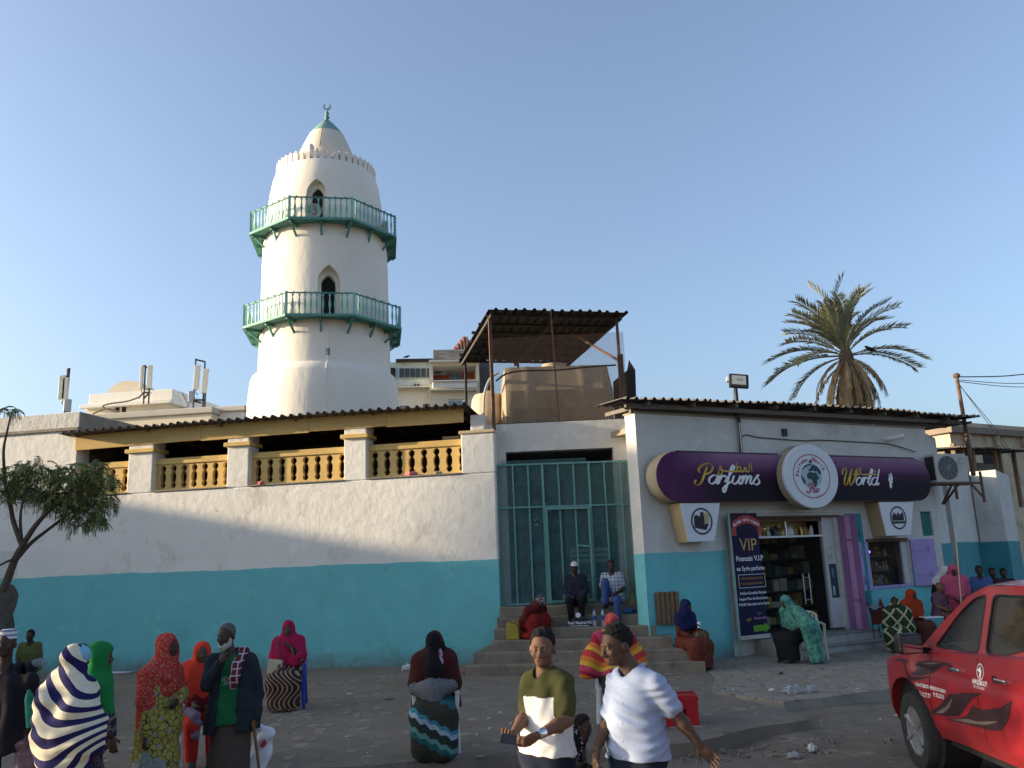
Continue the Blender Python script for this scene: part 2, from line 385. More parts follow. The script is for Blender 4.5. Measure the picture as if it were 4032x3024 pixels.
M_pave = mat('worn_mosaic_mortar', (.185, .152, .114), .92, .2, 2.0, .8, 18, .02, dirt=[((.14, .112, .082), .52, .74, .7), ((.225, .19, .145), .56, .66, 2.2), ((.26, .23, .19), .68, .72, 9.0)])
M_pave2 = mat('tile_platform_mortar', (.245, .215, .175), .9, .16, 2.0, .6, 18, .015, dirt=[((.15, .14, .13), .52, .74, .8)])
def broken(pts, amp, seed, n=7):
    r = random.Random(seed); out = []
    for a, b in zip(pts[:-1], pts[1:]):
        a = Vector(a); b = Vector(b); k = max(1, int((b - a).length * n / 2)); nrm = Vector((-(b - a).y, (b - a).x)).normalized()
        for i in range(k):
            t = i / k; out.append(a.lerp(b, t) + (nrm * amp * r.uniform(-1, 1) if i else Vector((0, 0))))
    return out + [Vector(pts[-1])]
def slab(name, poly, z0, z1, m):
    b = MB(); n = len(poly)
    b.v = [Vector((p[0], p[1], z1)) for p in poly] + [Vector((p[0] , p[1] - .06, z0)) for p in poly]
    b.f = [list(range(n))] + [[i, i + n, (i + 1) % n + n, (i + 1) % n] for i in range(n)]; b.m = [0] * (n + 1)
    o = b.build(name, m, kind='structure')
    bpy.context.view_layer.update(); return o
front = broken([(-16, 8.7), (-8, 9.15), (-3.2, 9.35), (-1.04, 9.62), (1.2, 9.75), (2.2, 10.2), (3.54, 11.0)], .10, 3)
side = broken([(3.54, 11.0), (3.45, 11.9), (2.85, 13.3)], .05, 5)[1:]
P_poly = front + side + [Vector((3.3, 14.9)), Vector((3.3, 24)), Vector((-16, 24))]
pavement = slab('pavement', P_poly, -.3, 0.0, M_pave)
T_front = broken([(2.85, 13.3), (3.62, 12.25), (4.5, 12.55), (6.2, 13.3), (9.5, 15.2), (16, 19)], .03, 9)
T_poly = [Vector((3.28, 30)), Vector((3.28, 14.9))] + T_front + [Vector((16, 30))]
platform = slab('tile_pavement', T_poly, -.3, .012, M_pave2)

def inside(p, poly):
    c = False; n = len(poly)
    for i in range(n):
        a, b = poly[i], poly[(i + 1) % n]
        if (a[1] > p[1]) != (b[1] > p[1]) and p[0] < (b[0] - a[0]) * (p[1] - a[1]) / (b[1] - a[1]) + a[0]: c = not c
    return c
STONE = [mat('pale_flagstone', (.25, .213, .168), .85, .15, 9, .3, 40, .004), mat('grey_flagstone', (.21, .178, .138), .85, .18, 9, .3, 40, .004),
         mat('dusty_flagstone', (.195, .162, .124), .9, .18, 9, .3, 40, .004)]
def chip(r, k, hgt):
    n = r.randint(5, 7); a0 = r.uniform(0, 6); asp = r.uniform(.55, 1)
    ring = [(math.cos(a0 + 2 * math.pi * i / n + r.uniform(-.2, .2)) * r.uniform(.75, 1), asp * math.sin(a0 + 2 * math.pi * i / n + r.uniform(-.2, .2)) * r.uniform(.75, 1)) for i in range(n)]
    b = MB(); b.v = [Vector((x, y, hgt)) for x, y in ring] + [Vector((x * 1.08, y * 1.08, -.004)) for x, y in ring]
    b.f = [list(range(n))] + [[i, i + n, (i + 1) % n + n, (i + 1) % n] for i in range(n)]; b.m = [0] * (n + 1); return b
def paving(parent, poly, zt, n_side, count, seed, dens, size, xr, yr, keep, pal):
    r = random.Random(seed); chips = [chip(r, 0, 1.0) for _ in range(10)]
    meshes = [[c.mesh('paving_stone', STONE[m]) for c in chips] for m in range(3)]
    spots = []; y = yr[0]
    while y < yr[1]:
        x = xr[0]
        while x < xr[1]:
            p = (x + r.uniform(-.3, .3) * dens, y + r.uniform(-.3, .3) * dens)
            if inside(p, poly) and r.random() < keep(p): spots.append((p, r.uniform(*size), r.uniform(0, 6.28), r.randrange(10), r.choices(range(3), pal)[0], r.uniform(.004, .009)))
            x += dens
        y += dens
    spots.sort(key=lambda s: math.hypot(*s[0]) - s[1] * 10)
    rest = MB()
    for i, (p, sz, a, k, m, h) in enumerate(spots):
        T = Matrix.Translation((p[0], p[1], zt)) @ Matrix.Rotation(a, 4, 'Z') @ Matrix.Diagonal((sz, sz, h, 1))
        if i < count:
            o = bpy.data.objects.new('paving_stone', meshes[m][k]); link(o, parent); o.matrix_local = T
        else:
            rest.add([T @ v for v in chips[k].v], chips[k].f, m)
    if rest.v: rest.build('paving_stones', STONE, parent, kind='stuff')
paving(pavement, P_poly, 0.0, 0, 290, 4, .24, (.06, .125), (-7, 3.3), (9.0, 17), lambda p: (.5 if p[0] < -1.6 else .26) * (1 if hn(p[0] * .8, p[1]) > -.25 else .35), (4, 3, 5))
paving(platform, T_poly, .012, 0, 290, 8, .155, (.055, .085), (2.6, 9.5), (12.2, 19), lambda p: .85, (4, 4, 3))

# rubble along the broken kerb
mb = MB(); r = random.Random(12)
for i in range(420):
    x = r.uniform(-6, 4.2); y = 9.3 + .1 * x + (.25 * max(0, x)) - abs(r.gauss(0, .45)); s = r.uniform(.006, .026) * (1.7 if r.random() < .06 else 1)
    c = Vector((x, y, -.125 + .1 * s)); T = Matrix.Translation(c) @ Euler((r.uniform(0, 3), r.uniform(0, 3), r.uniform(0, 3))).to_matrix().to_4x4() @ Matrix.Diagonal((s, s * r.uniform(.5, 1), s * r.uniform(.4, .8), 1))
    mb.box(-1, 1, -1, 1, -1, 1, T=T)
mb.build('rubble', mat('rubble_stone', (.20, .16, .12), .95, .25, 6), kind='stuff')

# ================================================================ mosque hall (left)
L_O, L_A = Vector((-9.13, 19.28, 0)), rad(-10.06)
hall = thing('mosque_hall', 'long white and teal mosque hall wall with yellow balustraded terrace under a tin roof', 'building', L_O, L_A)
XL, XR = -9.0, 8.83
mb = MB(); mb.box(XL, XR, 0, .45, -.2, 3.95); mb.build('lower_wall', M_white, hall, bevel=.03)
mb = MB(); rough_strip(mb, XL, XR + .004, -.2, 2.13, -.006, 0, .02, 120); mb.build('teal_dado', M_teal, hall)
mb = MB(); mb.box(XR, XR + .006, -.004, .6, -.2, 2.12); mb.build('teal_dado', M_teal, hall)
mb = MB(); mb.box(XL, -1.34, 0, .45, 3.95, 5.56); mb.build('upper_wall', M_white, hall)
mb = MB(); mb.box(XL, -1.30, -.05, .0, 5.54, 5.62); mb.build('ledge', M_conc, hall, bevel=.012)
mb = MB(); mb.box(XL, -1.32, .002, 3.6, 5.56, 6.0); mb.build('parapet', M_white2, hall, bevel=.02)
mb = MB(); mb.box(-1.319, -1.30, .02, 3.6, 5.56, 5.98); mb.build('parapet_end', M_conc, hall)
PIL = [(.05, .68), (2.57, 3.10), (5.40, 5.92)]
for a, b in PIL:
    mb = MB(); mb.box(a, b, 0, .5, 3.95, 5.2); p = mb.build('pillar', M_white, hall, bevel=.02)
    mb = MB(); mb.box(a - .07, b + .05, -.06, .56, 4.89, 4.985); mb.build('pillar_cap', M_ochre, p, bevel=.01)
mb = MB(); mb.box(8.09, XR, 0, .7, 3.95, 4.82); pier = mb.build('corner_pier', M_white, hall, bevel=.025)
mb = MB(); mb.box(8.05, XR + .01, -.03, .73, 4.82, 4.89); mb.build('pier_cap', mat('stained_ochre', (.56, .44, .26), .85, .15, 4, .4, 10, .01), pier, bevel=.012)
mb = MB(); mb.box(8.30, 8.62, .05, .6, 4.89, 5.24); mb.build('stub_wall', M_white2, pier, bevel=.02)
# balustrades: each baluster is the solid web between two keyhole cut-outs
def hole_w(t):
    """half width of the keyhole at height fraction t"""
    k = [(0, 0), (.04, .06), (.13, .098), (.22, .07), (.26, .052), (.31, .085), (.47, .10), (.62, .085), (.68, .05), (.73, .055), (.78, .085), (.87, .1), (.95, .07), (1, 0)]
    for (a, u), (b, v) in zip(k[:-1], k[1:]):
        if a <= t <= b: return .76 * (u + (v - u) * (t - a) / (b - a))
    return 0
def balustrade(xa, xb, first, step, n, yb=.17):
    root = bpy.data.objects.new('balustrade', None); link(root, hall); root['label'] = 'ochre cut-out balustrade'
    z0, z1, hz0, hz1 = 3.97, 4.74, 4.03, 4.58
    MB().box(xa, xb, yb - .03, yb + .15, hz1 + .02, hz1 + .10).box(xa, xb, yb + .0, yb + .13, hz1, hz1 + .02).box(xa, xb, yb - .012, yb + .14, hz1 + .10, z1).build('top_rail', M_ochre, root, bevel=.008)
    MB().box(xa, xb, yb, yb + .12, z0 - .02, hz0).build('bottom_rail', M_ochre, root)
    MB().box(xa, xb, -.03, yb, 3.951, 3.985).build('sill', M_conc, root, bevel=.012)
    xs = [xa - .5] + [first + i * step for i in range(n)] + [xb + .5]; N = 26
    for a, b in zip(xs[:-1], xs[1:]):
        m_ = MB(); rows = []
        for i in range(N + 1):
            t = i / N; w = hole_w(t); z = hz0 + (hz1 - hz0) * t
            la = max(xa, a + w) if a > xa - .4 else xa; ra = min(xb, b - w) if b < xb + .4 else xb
            if ra - la < .002: ra = la + .002
            rows.append((la, ra, z))
        for y in (yb, yb + .12):
            for la, ra, z in rows: m_.v += [Vector((la, y, z)), Vector((ra, y, z))]
        k = 2 * (N + 1)
        for i in range(N):
            q = 2 * i
            m_.f += [[q, q + 1, q + 3, q + 2], [k + q + 1, k + q, k + q + 2, k + q + 3], [q + 1, k + q + 1, k + q + 3, q + 3], [k + q, q, q + 2, k + q + 2]]; m_.m += [0] * 4
        m_.build('baluster', M_ochre, root)
balustrade(-1.34, .05, -1.1, .32, 4)
balustrade(.68, 2.57, .86, .265, 7)
balustrade(3.10, 5.40, 3.26, .288, 8)
balustrade(5.92, 8.09, 6.06, .285, 8)
# terrace interior
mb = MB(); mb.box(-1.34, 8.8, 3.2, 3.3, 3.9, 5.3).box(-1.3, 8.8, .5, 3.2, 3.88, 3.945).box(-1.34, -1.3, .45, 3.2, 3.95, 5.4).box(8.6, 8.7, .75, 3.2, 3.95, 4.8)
mb.build('terrace_interior', mat('dark_brown_plaster', (.10, .085, .07), .95, .3, 1.2), hall)  # one dark brown colour for the whole terrace interior
M_och2 = mat('ochre_board', (.55, .37, .14), .8, .12, 1.5, .3, 8, .01, dirt=[((.34, .24, .11), .56, .75, 1.3)], stretch=(.5, 1, 2))
fz = lambda x: 5.06 + .006 * x + .02 * math.sin(x * .45)
edges = [-1.37, 1.9, 4.55, 6.4, 8.16]
for i, (a, b) in enumerate(zip(edges[:-1], edges[1:])):
    m_ = MB(); k = 8; dz = .012 * (-1) ** i
    for y in (-.02, .04):
        for j in range(k + 1):
            x = a + .004 + (b - a - .008) * j / k; m_.v += [Vector((x, y, fz(x) + dz)), Vector((x, y, fz(x) + .36))]
    h = 2 * (k + 1)
    for j in range(k):
        q = 2 * j; m_.f += [[q, q + 2, q + 3, q + 1], [h + q + 2, h + q, h + q + 1, h + q + 3], [q, h + q, h + q + 2, q + 2], [q + 1, q + 3, h + q + 3, h + q + 1]]; m_.m += [0] * 4
    m_.f += [[0, 1, h + 1, h], [2 * k, h + 2 * k, h + 2 * k + 1, 2 * k + 1]]; m_.m += [0, 0]
    m_.build('fascia_board', M_och2, hall)
for a, b in ((-1.62, 1.55), (1.5, 4.95), (4.9, 8.32)):
    corrugated('roof_sheet', M_roof, hall, a, b, -.33 - .02 * (a > 4), 3.4, lambda x, y: 5.43 - .003 * x + .018 * math.sin(x * .45) - .045 * (y + .2) + (.004 if 1.5 < x < 1.56 or 4.89 < x < 4.96 else 0), .215, .055, .03)
for k in range(6): MB().bar((-1.3 + 1.85 * k, -.1, 5.415 ), (-1.3 + 1.85 * k, 3.2, 5.26), .05, .09).build('rafter', M_wood, hall)
# rags and rubbish left on the terrace sill
M_pink = mat('faded_pink_rag', (.55, .16, .18), .9, .2, 20, .5, 30, .02)
def crumple(name, size, m, label, cat, loc, seed, parent=None, flat=.6, group=None):
    r = random.Random(seed); bm = bmesh.new(); bmesh.ops.create_icosphere(bm, subdivisions=3, radius=1)
    for v in bm.verts:
        n = v.co.normalized(); k = .75 + .25 * math.sin(n.x * 5 + seed) * math.sin(n.y * 6 + seed * 2) + .18 * math.sin(n.z * 9 + n.x * 7 + seed)
        v.co = Vector((n.x * size[0] * k, n.y * size[1] * k, max(-.5, n.z) * size[2] * k + size[2] * .5))
    me = bpy.data.meshes.new(name); bm.to_mesh(me); bm.free(); me.materials.append(m)
    me.polygons.foreach_set('use_smooth', [True] * len(me.polygons))
    o = bpy.data.objects.new(name, me); link(o, parent); o.location = loc; return tag(o, label, cat, group)
LT = frame_pt(L_O, L_A)
crumple('rag', (.16, .09, .07), M_pink, 'crumpled pink rag on the sill of the rightmost balustrade bay', 'rag', LT @ Vector((6.95, .06, 3.985)), 3)
crumple('rag', (.09, .06, .07), M_pink, 'small pink rag hanging at the sill of the middle balustrade bay', 'rag', LT @ Vector((3.42, .0, 3.97)), 5)
crumple('rag', (.11, .06, .05), mat('grey_rag', (.2, .2, .19), .9, .2, 20), 'small grey rag at the right end of the rightmost balustrade sill', 'rag', LT @ Vector((7.55, .06, 3.985)), 8)

# ================================================================ gatehouse
G_O, G_A = Vector((-.42, 17.95, 0)), rad(-2)
gh = thing('gatehouse', 'shaded white gatehouse with a deep recess behind the mesh gate', 'building', G_O, G_A)
M_dim = mat('shaded_plaster', (.20, .20, .19), .92, .15, 1.5, .4, 8, .02, dirt=[((.1, .1, .09), .55, .75, 1.0)])  # plaster colour darkened to carry the shade inside recesses
M_dimt = mat('shaded_teal', (.04, .15, .16), .92, .15, 1.5, .4, 8, .02, dirt=[((.03, .08, .08), .55, .75, 1.0)])  # teal darkened likewise for the shaded recess
mb = MB(); mb.wallholes(-.3, 2.96, 0, 5.02, .02, .35, [(.22, 2.56, -1, 4.40)]); mb.build('front_wall', M_white2, gh, bevel=.02)
mb = MB(); mb.box(.2, 2.6, .352, 5.5, 4.45, 4.55); mb.build('ceiling', M_dim, gh)
mb = MB(); mb.box(-.4, 3.0, .352, 6, 1.0, 1.15); mb.build('floor', M_step, gh)
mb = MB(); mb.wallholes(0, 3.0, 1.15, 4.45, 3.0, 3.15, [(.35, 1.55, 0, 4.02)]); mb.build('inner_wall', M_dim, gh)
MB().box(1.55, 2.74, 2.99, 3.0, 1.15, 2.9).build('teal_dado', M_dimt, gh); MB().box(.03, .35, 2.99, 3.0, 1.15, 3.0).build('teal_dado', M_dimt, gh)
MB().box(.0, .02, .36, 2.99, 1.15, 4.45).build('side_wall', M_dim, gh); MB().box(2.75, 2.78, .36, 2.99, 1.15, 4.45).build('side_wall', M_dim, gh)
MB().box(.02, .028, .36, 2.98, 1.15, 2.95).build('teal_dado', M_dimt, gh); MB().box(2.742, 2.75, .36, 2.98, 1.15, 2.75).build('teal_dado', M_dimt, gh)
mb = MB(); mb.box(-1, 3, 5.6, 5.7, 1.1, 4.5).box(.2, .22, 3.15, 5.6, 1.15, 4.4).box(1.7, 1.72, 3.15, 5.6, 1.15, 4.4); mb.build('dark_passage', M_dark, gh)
mb = MB(); mb.box(.36, .40, 3.02, 3.1, 1.15, 4.0).box(1.5, 1.54, 3.02, 3.1, 1.15, 4.0).box(.4, 1.5, 3.02, 3.1, 3.93, 4.0); mb.build('door_frame', mat('brown_door_frame', (.12, .09, .07), .7), gh)
# blue cloth and paper notes in the passage
tag(MB().box(.55, 1.05, 2.93, 2.96, 2.0, 3.25).build('curtain', mat('blue_cloth', (.03, .06, .11), .9, .2, 6, .6, 12, .03)), 'dark blue cloth hanging in the doorway behind the gate', 'cloth')
bpy.data.objects['curtain'].matrix_world = frame_pt(G_O, G_A)
mb = MB(); rr = random.Random(2)
for i, (x, z, w, h) in enumerate([(.72, 3.02, .05, .05), (.80, 3.03, .05, .07), (.74, 2.9, .1, .05), (.98, 3.3, .07, .16), (1.1, 3.2, .08, .12)]): mb.box(x, x + w, 2.905, 2.91, z, z + h)
o = mb.build('notice', mat('old_paper', (.4, .42, .40), .8), None); o.matrix_world = frame_pt(G_O, G_A); tag(o, 'torn paper notices stuck to the cloth behind the gate', 'notice')
# bench behind gate
bn = thing('bench', 'pale slatted bench standing behind the mesh gate', 'bench', frame_pt(G_O, G_A) @ Vector((2.0, 1.5, 1.15)), G_A)
M_bw = mat('pale_green_bench', (.22, .34, .32), .7, .15, 8)
for k in range(3): MB().box(-.45, .45, -.02 + .0 * k, .02, .82 + k * .12, .9 + k * .12).build('backrest_slat', M_bw, bn)
MB().box(-.45, .45, -.4, .0, .42, .46).build('seat', M_bw, bn)
for sx in (-.42, .42):
    MB().box(sx - .02, sx + .02, -.38, -.34, 0, .42).build('leg', M_bw, bn); MB().box(sx - .02, sx + .02, .021, .06, 0, 1.15).build('leg', M_bw, bn)

# the gate
gate = thing('mesh_gate', 'tall turquoise barred gate filled with expanded metal mesh at the top of the steps', 'gate', frame_pt(G_O, G_A) @ Vector((0, -.06, 1.16)), G_A)
M_gp = mat('chalky_turquoise_paint', (.13, .29, .28), .7, .2, 8, .3, 40, .003, dirt=[((.16, .13, .11), .60, .72, 7.0)])
GW, GH = 3.03, 2.95
for x in (.02, .36, .69, 1.0, 1.34, 1.67, 2.0, 2.33, 2.67, 2.84, GW - .02):
    z1 = GH if not (1.0 < x < 2.0) else 2.0
    MB().bar((x, 0, 0), (x, 0, GH), .034 if x not in (1.0, 2.0) else .05).build('bar', M_gp, gate)
for z in (.02, 2.03, GH): MB().bar((0, -.004, z), (GW, -.004, z - .03 * (z > .1)), .03, .036).build('rail', M_gp, gate)
leaf = bpy.data.objects.new('gate_leaf', None); link(leaf, gate)
for x in (1.05, 1.95): MB().bar((x, -.05, .03), (x, -.05, 1.97), .045).build('leaf_stile', M_gp, leaf)
MB().bar((1.03, -.052, 1.97), (1.97, -.052, 1.96), .045).build('leaf_rail', M_gp, leaf)
MB().bar((1.03, -.052, .05), (1.97, -.052, .05), .04).build('leaf_rail', M_gp, leaf)
MB().bar((1.66, -.05, 1.18), (1.95, -.05, 1.15), .04).build('latch', M_gp, leaf)
diamond_mesh(MB(), .0, GW, .03, GH, .026, .062, .044, .0085, .004).build('mesh_panel', mat('rusty_mesh_paint', (.12, .25, .25), .8, .3, 5, dirt=[((.16, .12, .09), .55, .72, 5.0)]), gate, kind='stuff')
diamond_mesh(MB(), .1, 1.95, GH, GH + .09, .026, .062, .044, .0065, .004).build('mesh_panel', MATS['rusty_mesh_paint'], gate, kind='stuff')

# steps (in the hall's direction)
steps = thing('steps', 'flight of worn concrete steps leading up to the mesh gate', 'steps', L_O, L_A)
ends = [12.85, 12.6, 12.3, 12.0, 11.95, 11.9]; N_ST = 6; ST_Y0 = -1.62; ST_T = .30
for i in range(N_ST):
    z0 = -.1 if i == 0 else .1915 * i; y0 = ST_Y0 + ST_T * i; x0 = 8.62 + .08 * max(0, 1 - i) if i < 2 else 8.86
    x0 = 8.45 if i == 0 else (8.55 if i == 1 else 8.845)
    yb = -.02 if x0 < 8.8 else .6
    m_ = MB(); k = 14; r = random.Random(40 + i); zt = .1915 * (i + 1)
    xs = [x0 + (ends[i] - x0) * j / k for j in range(k + 1)]; tops = []
    for j, x in enumerate(xs):
        e = .012 * r.uniform(-1, 1); e2 = .014 * r.uniform(-1, .5); tops.append((x, y0 + e, zt + e2 * .5))
    for x, y, z in tops: m_.v += [Vector((x, y, z0)), Vector((x, y, z - .02)), Vector((x, y + .02, z)), Vector((x, yb, zt)), Vector((x, yb, z0))]
    for j in range(k):
        q = 5 * j
        m_.f += [[q + a, q + a + 5, q + a + 6, q + a + 1] for a in range(4)]; m_.m += [0] * 4
    m_.f += [[0, 1, 2, 3, 4], [5 * k + c for c in (4, 3, 2, 1, 0)]]; m_.m += [0, 0]
    m_.build('step', M_step, steps)

# ================================================================ shop
S_O, S_A = Vector((3.71, 17.13, 0)), rad(27.5); ST = frame_pt(S_O, S_A)
shop = thing('perfume_shop', 'low white and teal corner shop building under a dark tin roof', 'building', S_O, S_A)
SX0, SX1, SH = -1.42, 7.42, 4.9
holes = [(1.05, 3.86, .30, 2.76), (4.80, 6.2, 1.19, 2.17), (6.80, 7.2, 2.27, 2.85)]
mb = MB(); mb.wallholes(SX0, SX1, -.2, SH, 0, .35, holes); mb.build('front_wall', M_white2, shop, bevel=.02)
for a, b, z in ((SX0, .62, 2.12), (4.12, 4.78, 1.5), (4.784, 6.216, 1.12), (6.22, SX1, 1.5)): rough_strip(MB(), a, b, -.2, z, -.006, 0, .02 if z > 1.2 else .004, 30).build('teal_dado', M_teal, shop)
MB().box(SX0 - .006, SX0, -.004, .35, -.2, 2.11).build('teal_dado', M_teal, shop)
# left return wall, lit by the low sun
mb = MB(); v = [ST @ Vector((SX0, 0, 0)), ST @ Vector((SX0, .35, 0))]
inv = ST.inverted(); q = inv @ (frame_pt(G_O, G_A) @ Vector((2.962, .03, 0)))
mb.prism([(SX0 + .002, -.2), (SX0 + .3, -.2), (SX0 + .3, SH), (SX0 + .002, SH)], .35, .36)
pl = [(SX0 + .001, .01), (q.x, q.y), (q.x + .4, q.y + .1), (SX0 + .5, .34)]
mb2 = MB(); n = 4; mb2.v = [Vector((x, y, -.2)) for x, y in pl] + [Vector((x, y, SH - .03)) for x, y in pl]
mb2.f = [[0, 1, 2, 3], [7, 6, 5, 4]] + [[i, i + 4, (i + 1) % 4 + 4, (i + 1) % 4] for i in range(4)]; mb2.m = [0] * 6
mb2.build('return_wall', M_white2, shop)
e0 = Vector((SX0 + .001, .01)); e1 = Vector((q.x, q.y)); dn = (e1 - e0).normalized(); nn = Vector((dn.y, -dn.x)); nn = -nn if nn.x > 0 else nn
m_ = MB(); a, b = e0 + nn * .006, e1 + nn * .006
m_.v = [Vector((a.x, a.y, -.2)), Vector((b.x, b.y, -.2)), Vector((b.x, b.y, 2.1)), Vector((a.x, a.y, 2.13)), Vector((e0.x, e0.y, 2.13)), Vector((e1.x, e1.y, 2.1))]
m_.f = [[0, 3, 2, 1], [3, 4, 5, 2]]; m_.m = [0, 0]; m_.build('teal_dado', M_teal, shop)
# ledge under the sign above the door
MB().box(1.25, 4.2, -.03, 0, 2.86, 2.93).build('lintel_band', M_white2, shop, bevel=.006)
MB().box(1.2, 4.0, -.05, -.002, 2.76, 2.80).build('door_head', M_rust, shop)
# roof
zr = lambda x, y: 5.13 + .012 * x - .016 * max(0, x - 6) ** 1.0 + .03 * math.sin(x * .55) + .018 * (y + .5)
for i, (a, b) in enumerate(((-2.02, .1), (.06, 2.3), (2.26, 4.5), (4.46, 6.6), (6.56, 8.3))):
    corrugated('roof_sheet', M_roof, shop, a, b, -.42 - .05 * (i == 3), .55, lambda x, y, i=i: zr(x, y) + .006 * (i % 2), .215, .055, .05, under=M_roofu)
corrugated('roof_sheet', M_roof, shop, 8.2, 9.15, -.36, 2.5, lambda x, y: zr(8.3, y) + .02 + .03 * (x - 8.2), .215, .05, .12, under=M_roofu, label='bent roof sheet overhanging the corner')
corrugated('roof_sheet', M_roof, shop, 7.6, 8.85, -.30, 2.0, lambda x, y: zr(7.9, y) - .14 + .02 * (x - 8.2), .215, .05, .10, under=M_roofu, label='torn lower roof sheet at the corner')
M_beam = mat('grey_timber', (.15, .13, .11), .9, .25, 4, .4, 25, .005, stretch=(.3, 1, 1))
for (a, b, y, z, h) in ((-1.75, 8.7, -.16, 5.02, .09), (-1.5, 2.9, .04, 4.95, .10), (2.93, 8.3, .04, 4.945, .10)):
    MB().bar((a, y, z + .012 * a + .02), (b, y, z + .012 * b - .016 * max(0, b - 6)), .07, h).build('roof_beam', M_beam, shop)
for k in range(9):
    x = -1.3 + 1.15 * k; MB().bar((x, -.36, zr(x, -.4) - .05), (x, 1.2, zr(x, 1.2) - .05), .05, .08).build('rafter', M_beam, shop)
MB().box(SX0 + .35, SX1, .36, 7, 4.62, 4.74).build('flat_roof', M_conc, shop); MB().box(SX0 - .02, SX1, -.03, .38, SH, SH + .035).build('wall_top', M_conc, shop)
# right end: side walls along the alley
A_O = ST @ Vector((SX1, 0, 0)); A_A = rad(54); AT = frame_pt(A_O, A_A)
side = thing('alley_building', 'white and dull teal plastered building running back along the alley at the right', 'building', A_O, A_A)
mb = MB(); mb.box(.0, 1.35, 0, .4, -.2, 4.8); mb.build('pilaster', M_white2, side, bevel=.03)
mb = MB(); mb.box(1.35, 2.1, .42, .6, -.2, 4.4); mb.build('recess_wall', M_dim, side)
mb = MB(); mb.v = [Vector(c) for c in ((2.1, .0, -.2), (9, .0, -.2), (9, 0, 3.55), (6.4, 0, 4.0), (2.1, 0, 4.42), (2.1, .4, -.2), (9, .4, -.2), (9, .4, 3.55), (6.4, .4, 4.0), (2.1, .4, 4.42))]
mb.f = [[0, 1, 2, 3, 4], [9, 8, 7, 6, 5], [0, 4, 9, 5], [4, 3, 8, 9], [3, 2, 7, 8], [1, 6, 7, 2]]; mb.m = [0] * 6
mb.build('side_wall', M_white2, side)
mb = MB(); mb.bar((2.1, .2, 4.46), (6.4, .2, 4.04), .5, .07).bar((6.4, .2, 4.04), (9, .2, 3.59), .5, .07); mb.build('coping', M_conc, side)
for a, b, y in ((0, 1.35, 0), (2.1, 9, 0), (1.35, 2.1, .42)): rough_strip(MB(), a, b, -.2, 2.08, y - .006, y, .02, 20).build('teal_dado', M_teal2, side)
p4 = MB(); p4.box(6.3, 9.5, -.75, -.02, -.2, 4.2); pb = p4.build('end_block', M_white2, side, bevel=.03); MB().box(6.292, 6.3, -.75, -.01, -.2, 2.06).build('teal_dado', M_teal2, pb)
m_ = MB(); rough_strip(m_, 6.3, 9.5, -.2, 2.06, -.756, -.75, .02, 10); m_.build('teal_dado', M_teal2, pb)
# ================================================================ minaret
def boolean_cut(o, cutter_mb):
    me = cutter_mb.mesh('cut', M_dark); c = bpy.data.objects.new('cut', me); COL.objects.link(c)
    md = o.modifiers.new('b', 'BOOLEAN'); md.operation = 'DIFFERENCE'; md.object = c; md.solver = 'EXACT'
    dg = bpy.context.evaluated_depsgraph_get(); new = bpy.data.meshes.new_from_object(o.evaluated_get(dg))
    o.modifiers.remove(md); old = o.data; o.data = new; bpy.data.meshes.remove(old); bpy.data.objects.remove(c); bpy.data.meshes.remove(me)
    new.polygons.foreach_set('use_smooth', [True] * len(new.polygons)); new.set_sharp_from_angle(angle=rad(35)); new.update()
MC = Vector((-6.50, 28, 0))
mina = thing('minaret', 'tall round whitewashed minaret with two green octagonal balconies and a crescent finial', 'minaret', MC)
prof = [(2.58, 0), (2.55, 7.6), (2.50, 8.3), (2.44, 8.46), (2.30, 8.56), (2.265, 8.6), (2.24, 9.4), (2.21, 10.3), (2.205, 11.2), (2.195, 12.1), (2.17, 13.0), (2.12, 13.7), (2.06, 14.3), (1.98, 15.1), (1.88, 15.65), (1.79, 15.92), (1.55, 15.93)]
b_ = MB(); b_.lathe(prof, 96)
for v in b_.v:
    a = math.atan2(v.y, v.x); v.x *= 1 + .006 * math.sin(3 * a + v.z * .7) + .003 * math.sin(9 * a + v.z * 2); v.y *= 1 + .006 * math.sin(3 * a + v.z * .7)
shaft = b_.build('shaft', M_min, mina, smooth=True, sharp=50)
bpy.context.view_layer.update()
def ogive(w, zb, zs, zt, n=8):
    """pointed-arch outline, counter-clockwise from the front"""
    r = [(w, zb)] + [(w * math.cos(t * math.pi / 2) ** .8 if t < 1 else 0, zs + (zt - zs) * (t ** .9)) for t in [i / n for i in range(n + 1)]]
    l = [(-x, z) for x, z in r[:-1]][::-1]
    return r + l
def facing(a): return Matrix.Rotation(a, 4, 'Z')   # angle from -Y towards +X
for a, zb, zs, zt, w in ((rad(16), 10.12, 11.3, 11.66, .235), (rad(3.5), 13.48, 14.5, 14.82, .2)):
    T = Matrix.Translation(MC) @ facing(a)
    boolean_cut(shaft, MB().prism(ogive(w + .13, zb - .0, zs + .02, zt + .24), -2.6, -1.87 if zb < 12 else -1.75, T=T))
    boolean_cut(shaft, MB().prism(ogive(w, zb + .01, zs, zt), -2.3, -1.2, T=T))
    MB().prism(ogive(w + .02, zb + .0, zs, zt + .02), -1.62, -1.5, T=facing(a)).build('doorway', M_dark, mina)  # near-black panel puts the shade of the doorway into colour
T = Matrix.Translation(MC) @ facing(rad(15.5)); boolean_cut(shaft, MB().box(-.055, .055, -2.6, -2.0, 8.78, 9.02, T=T))
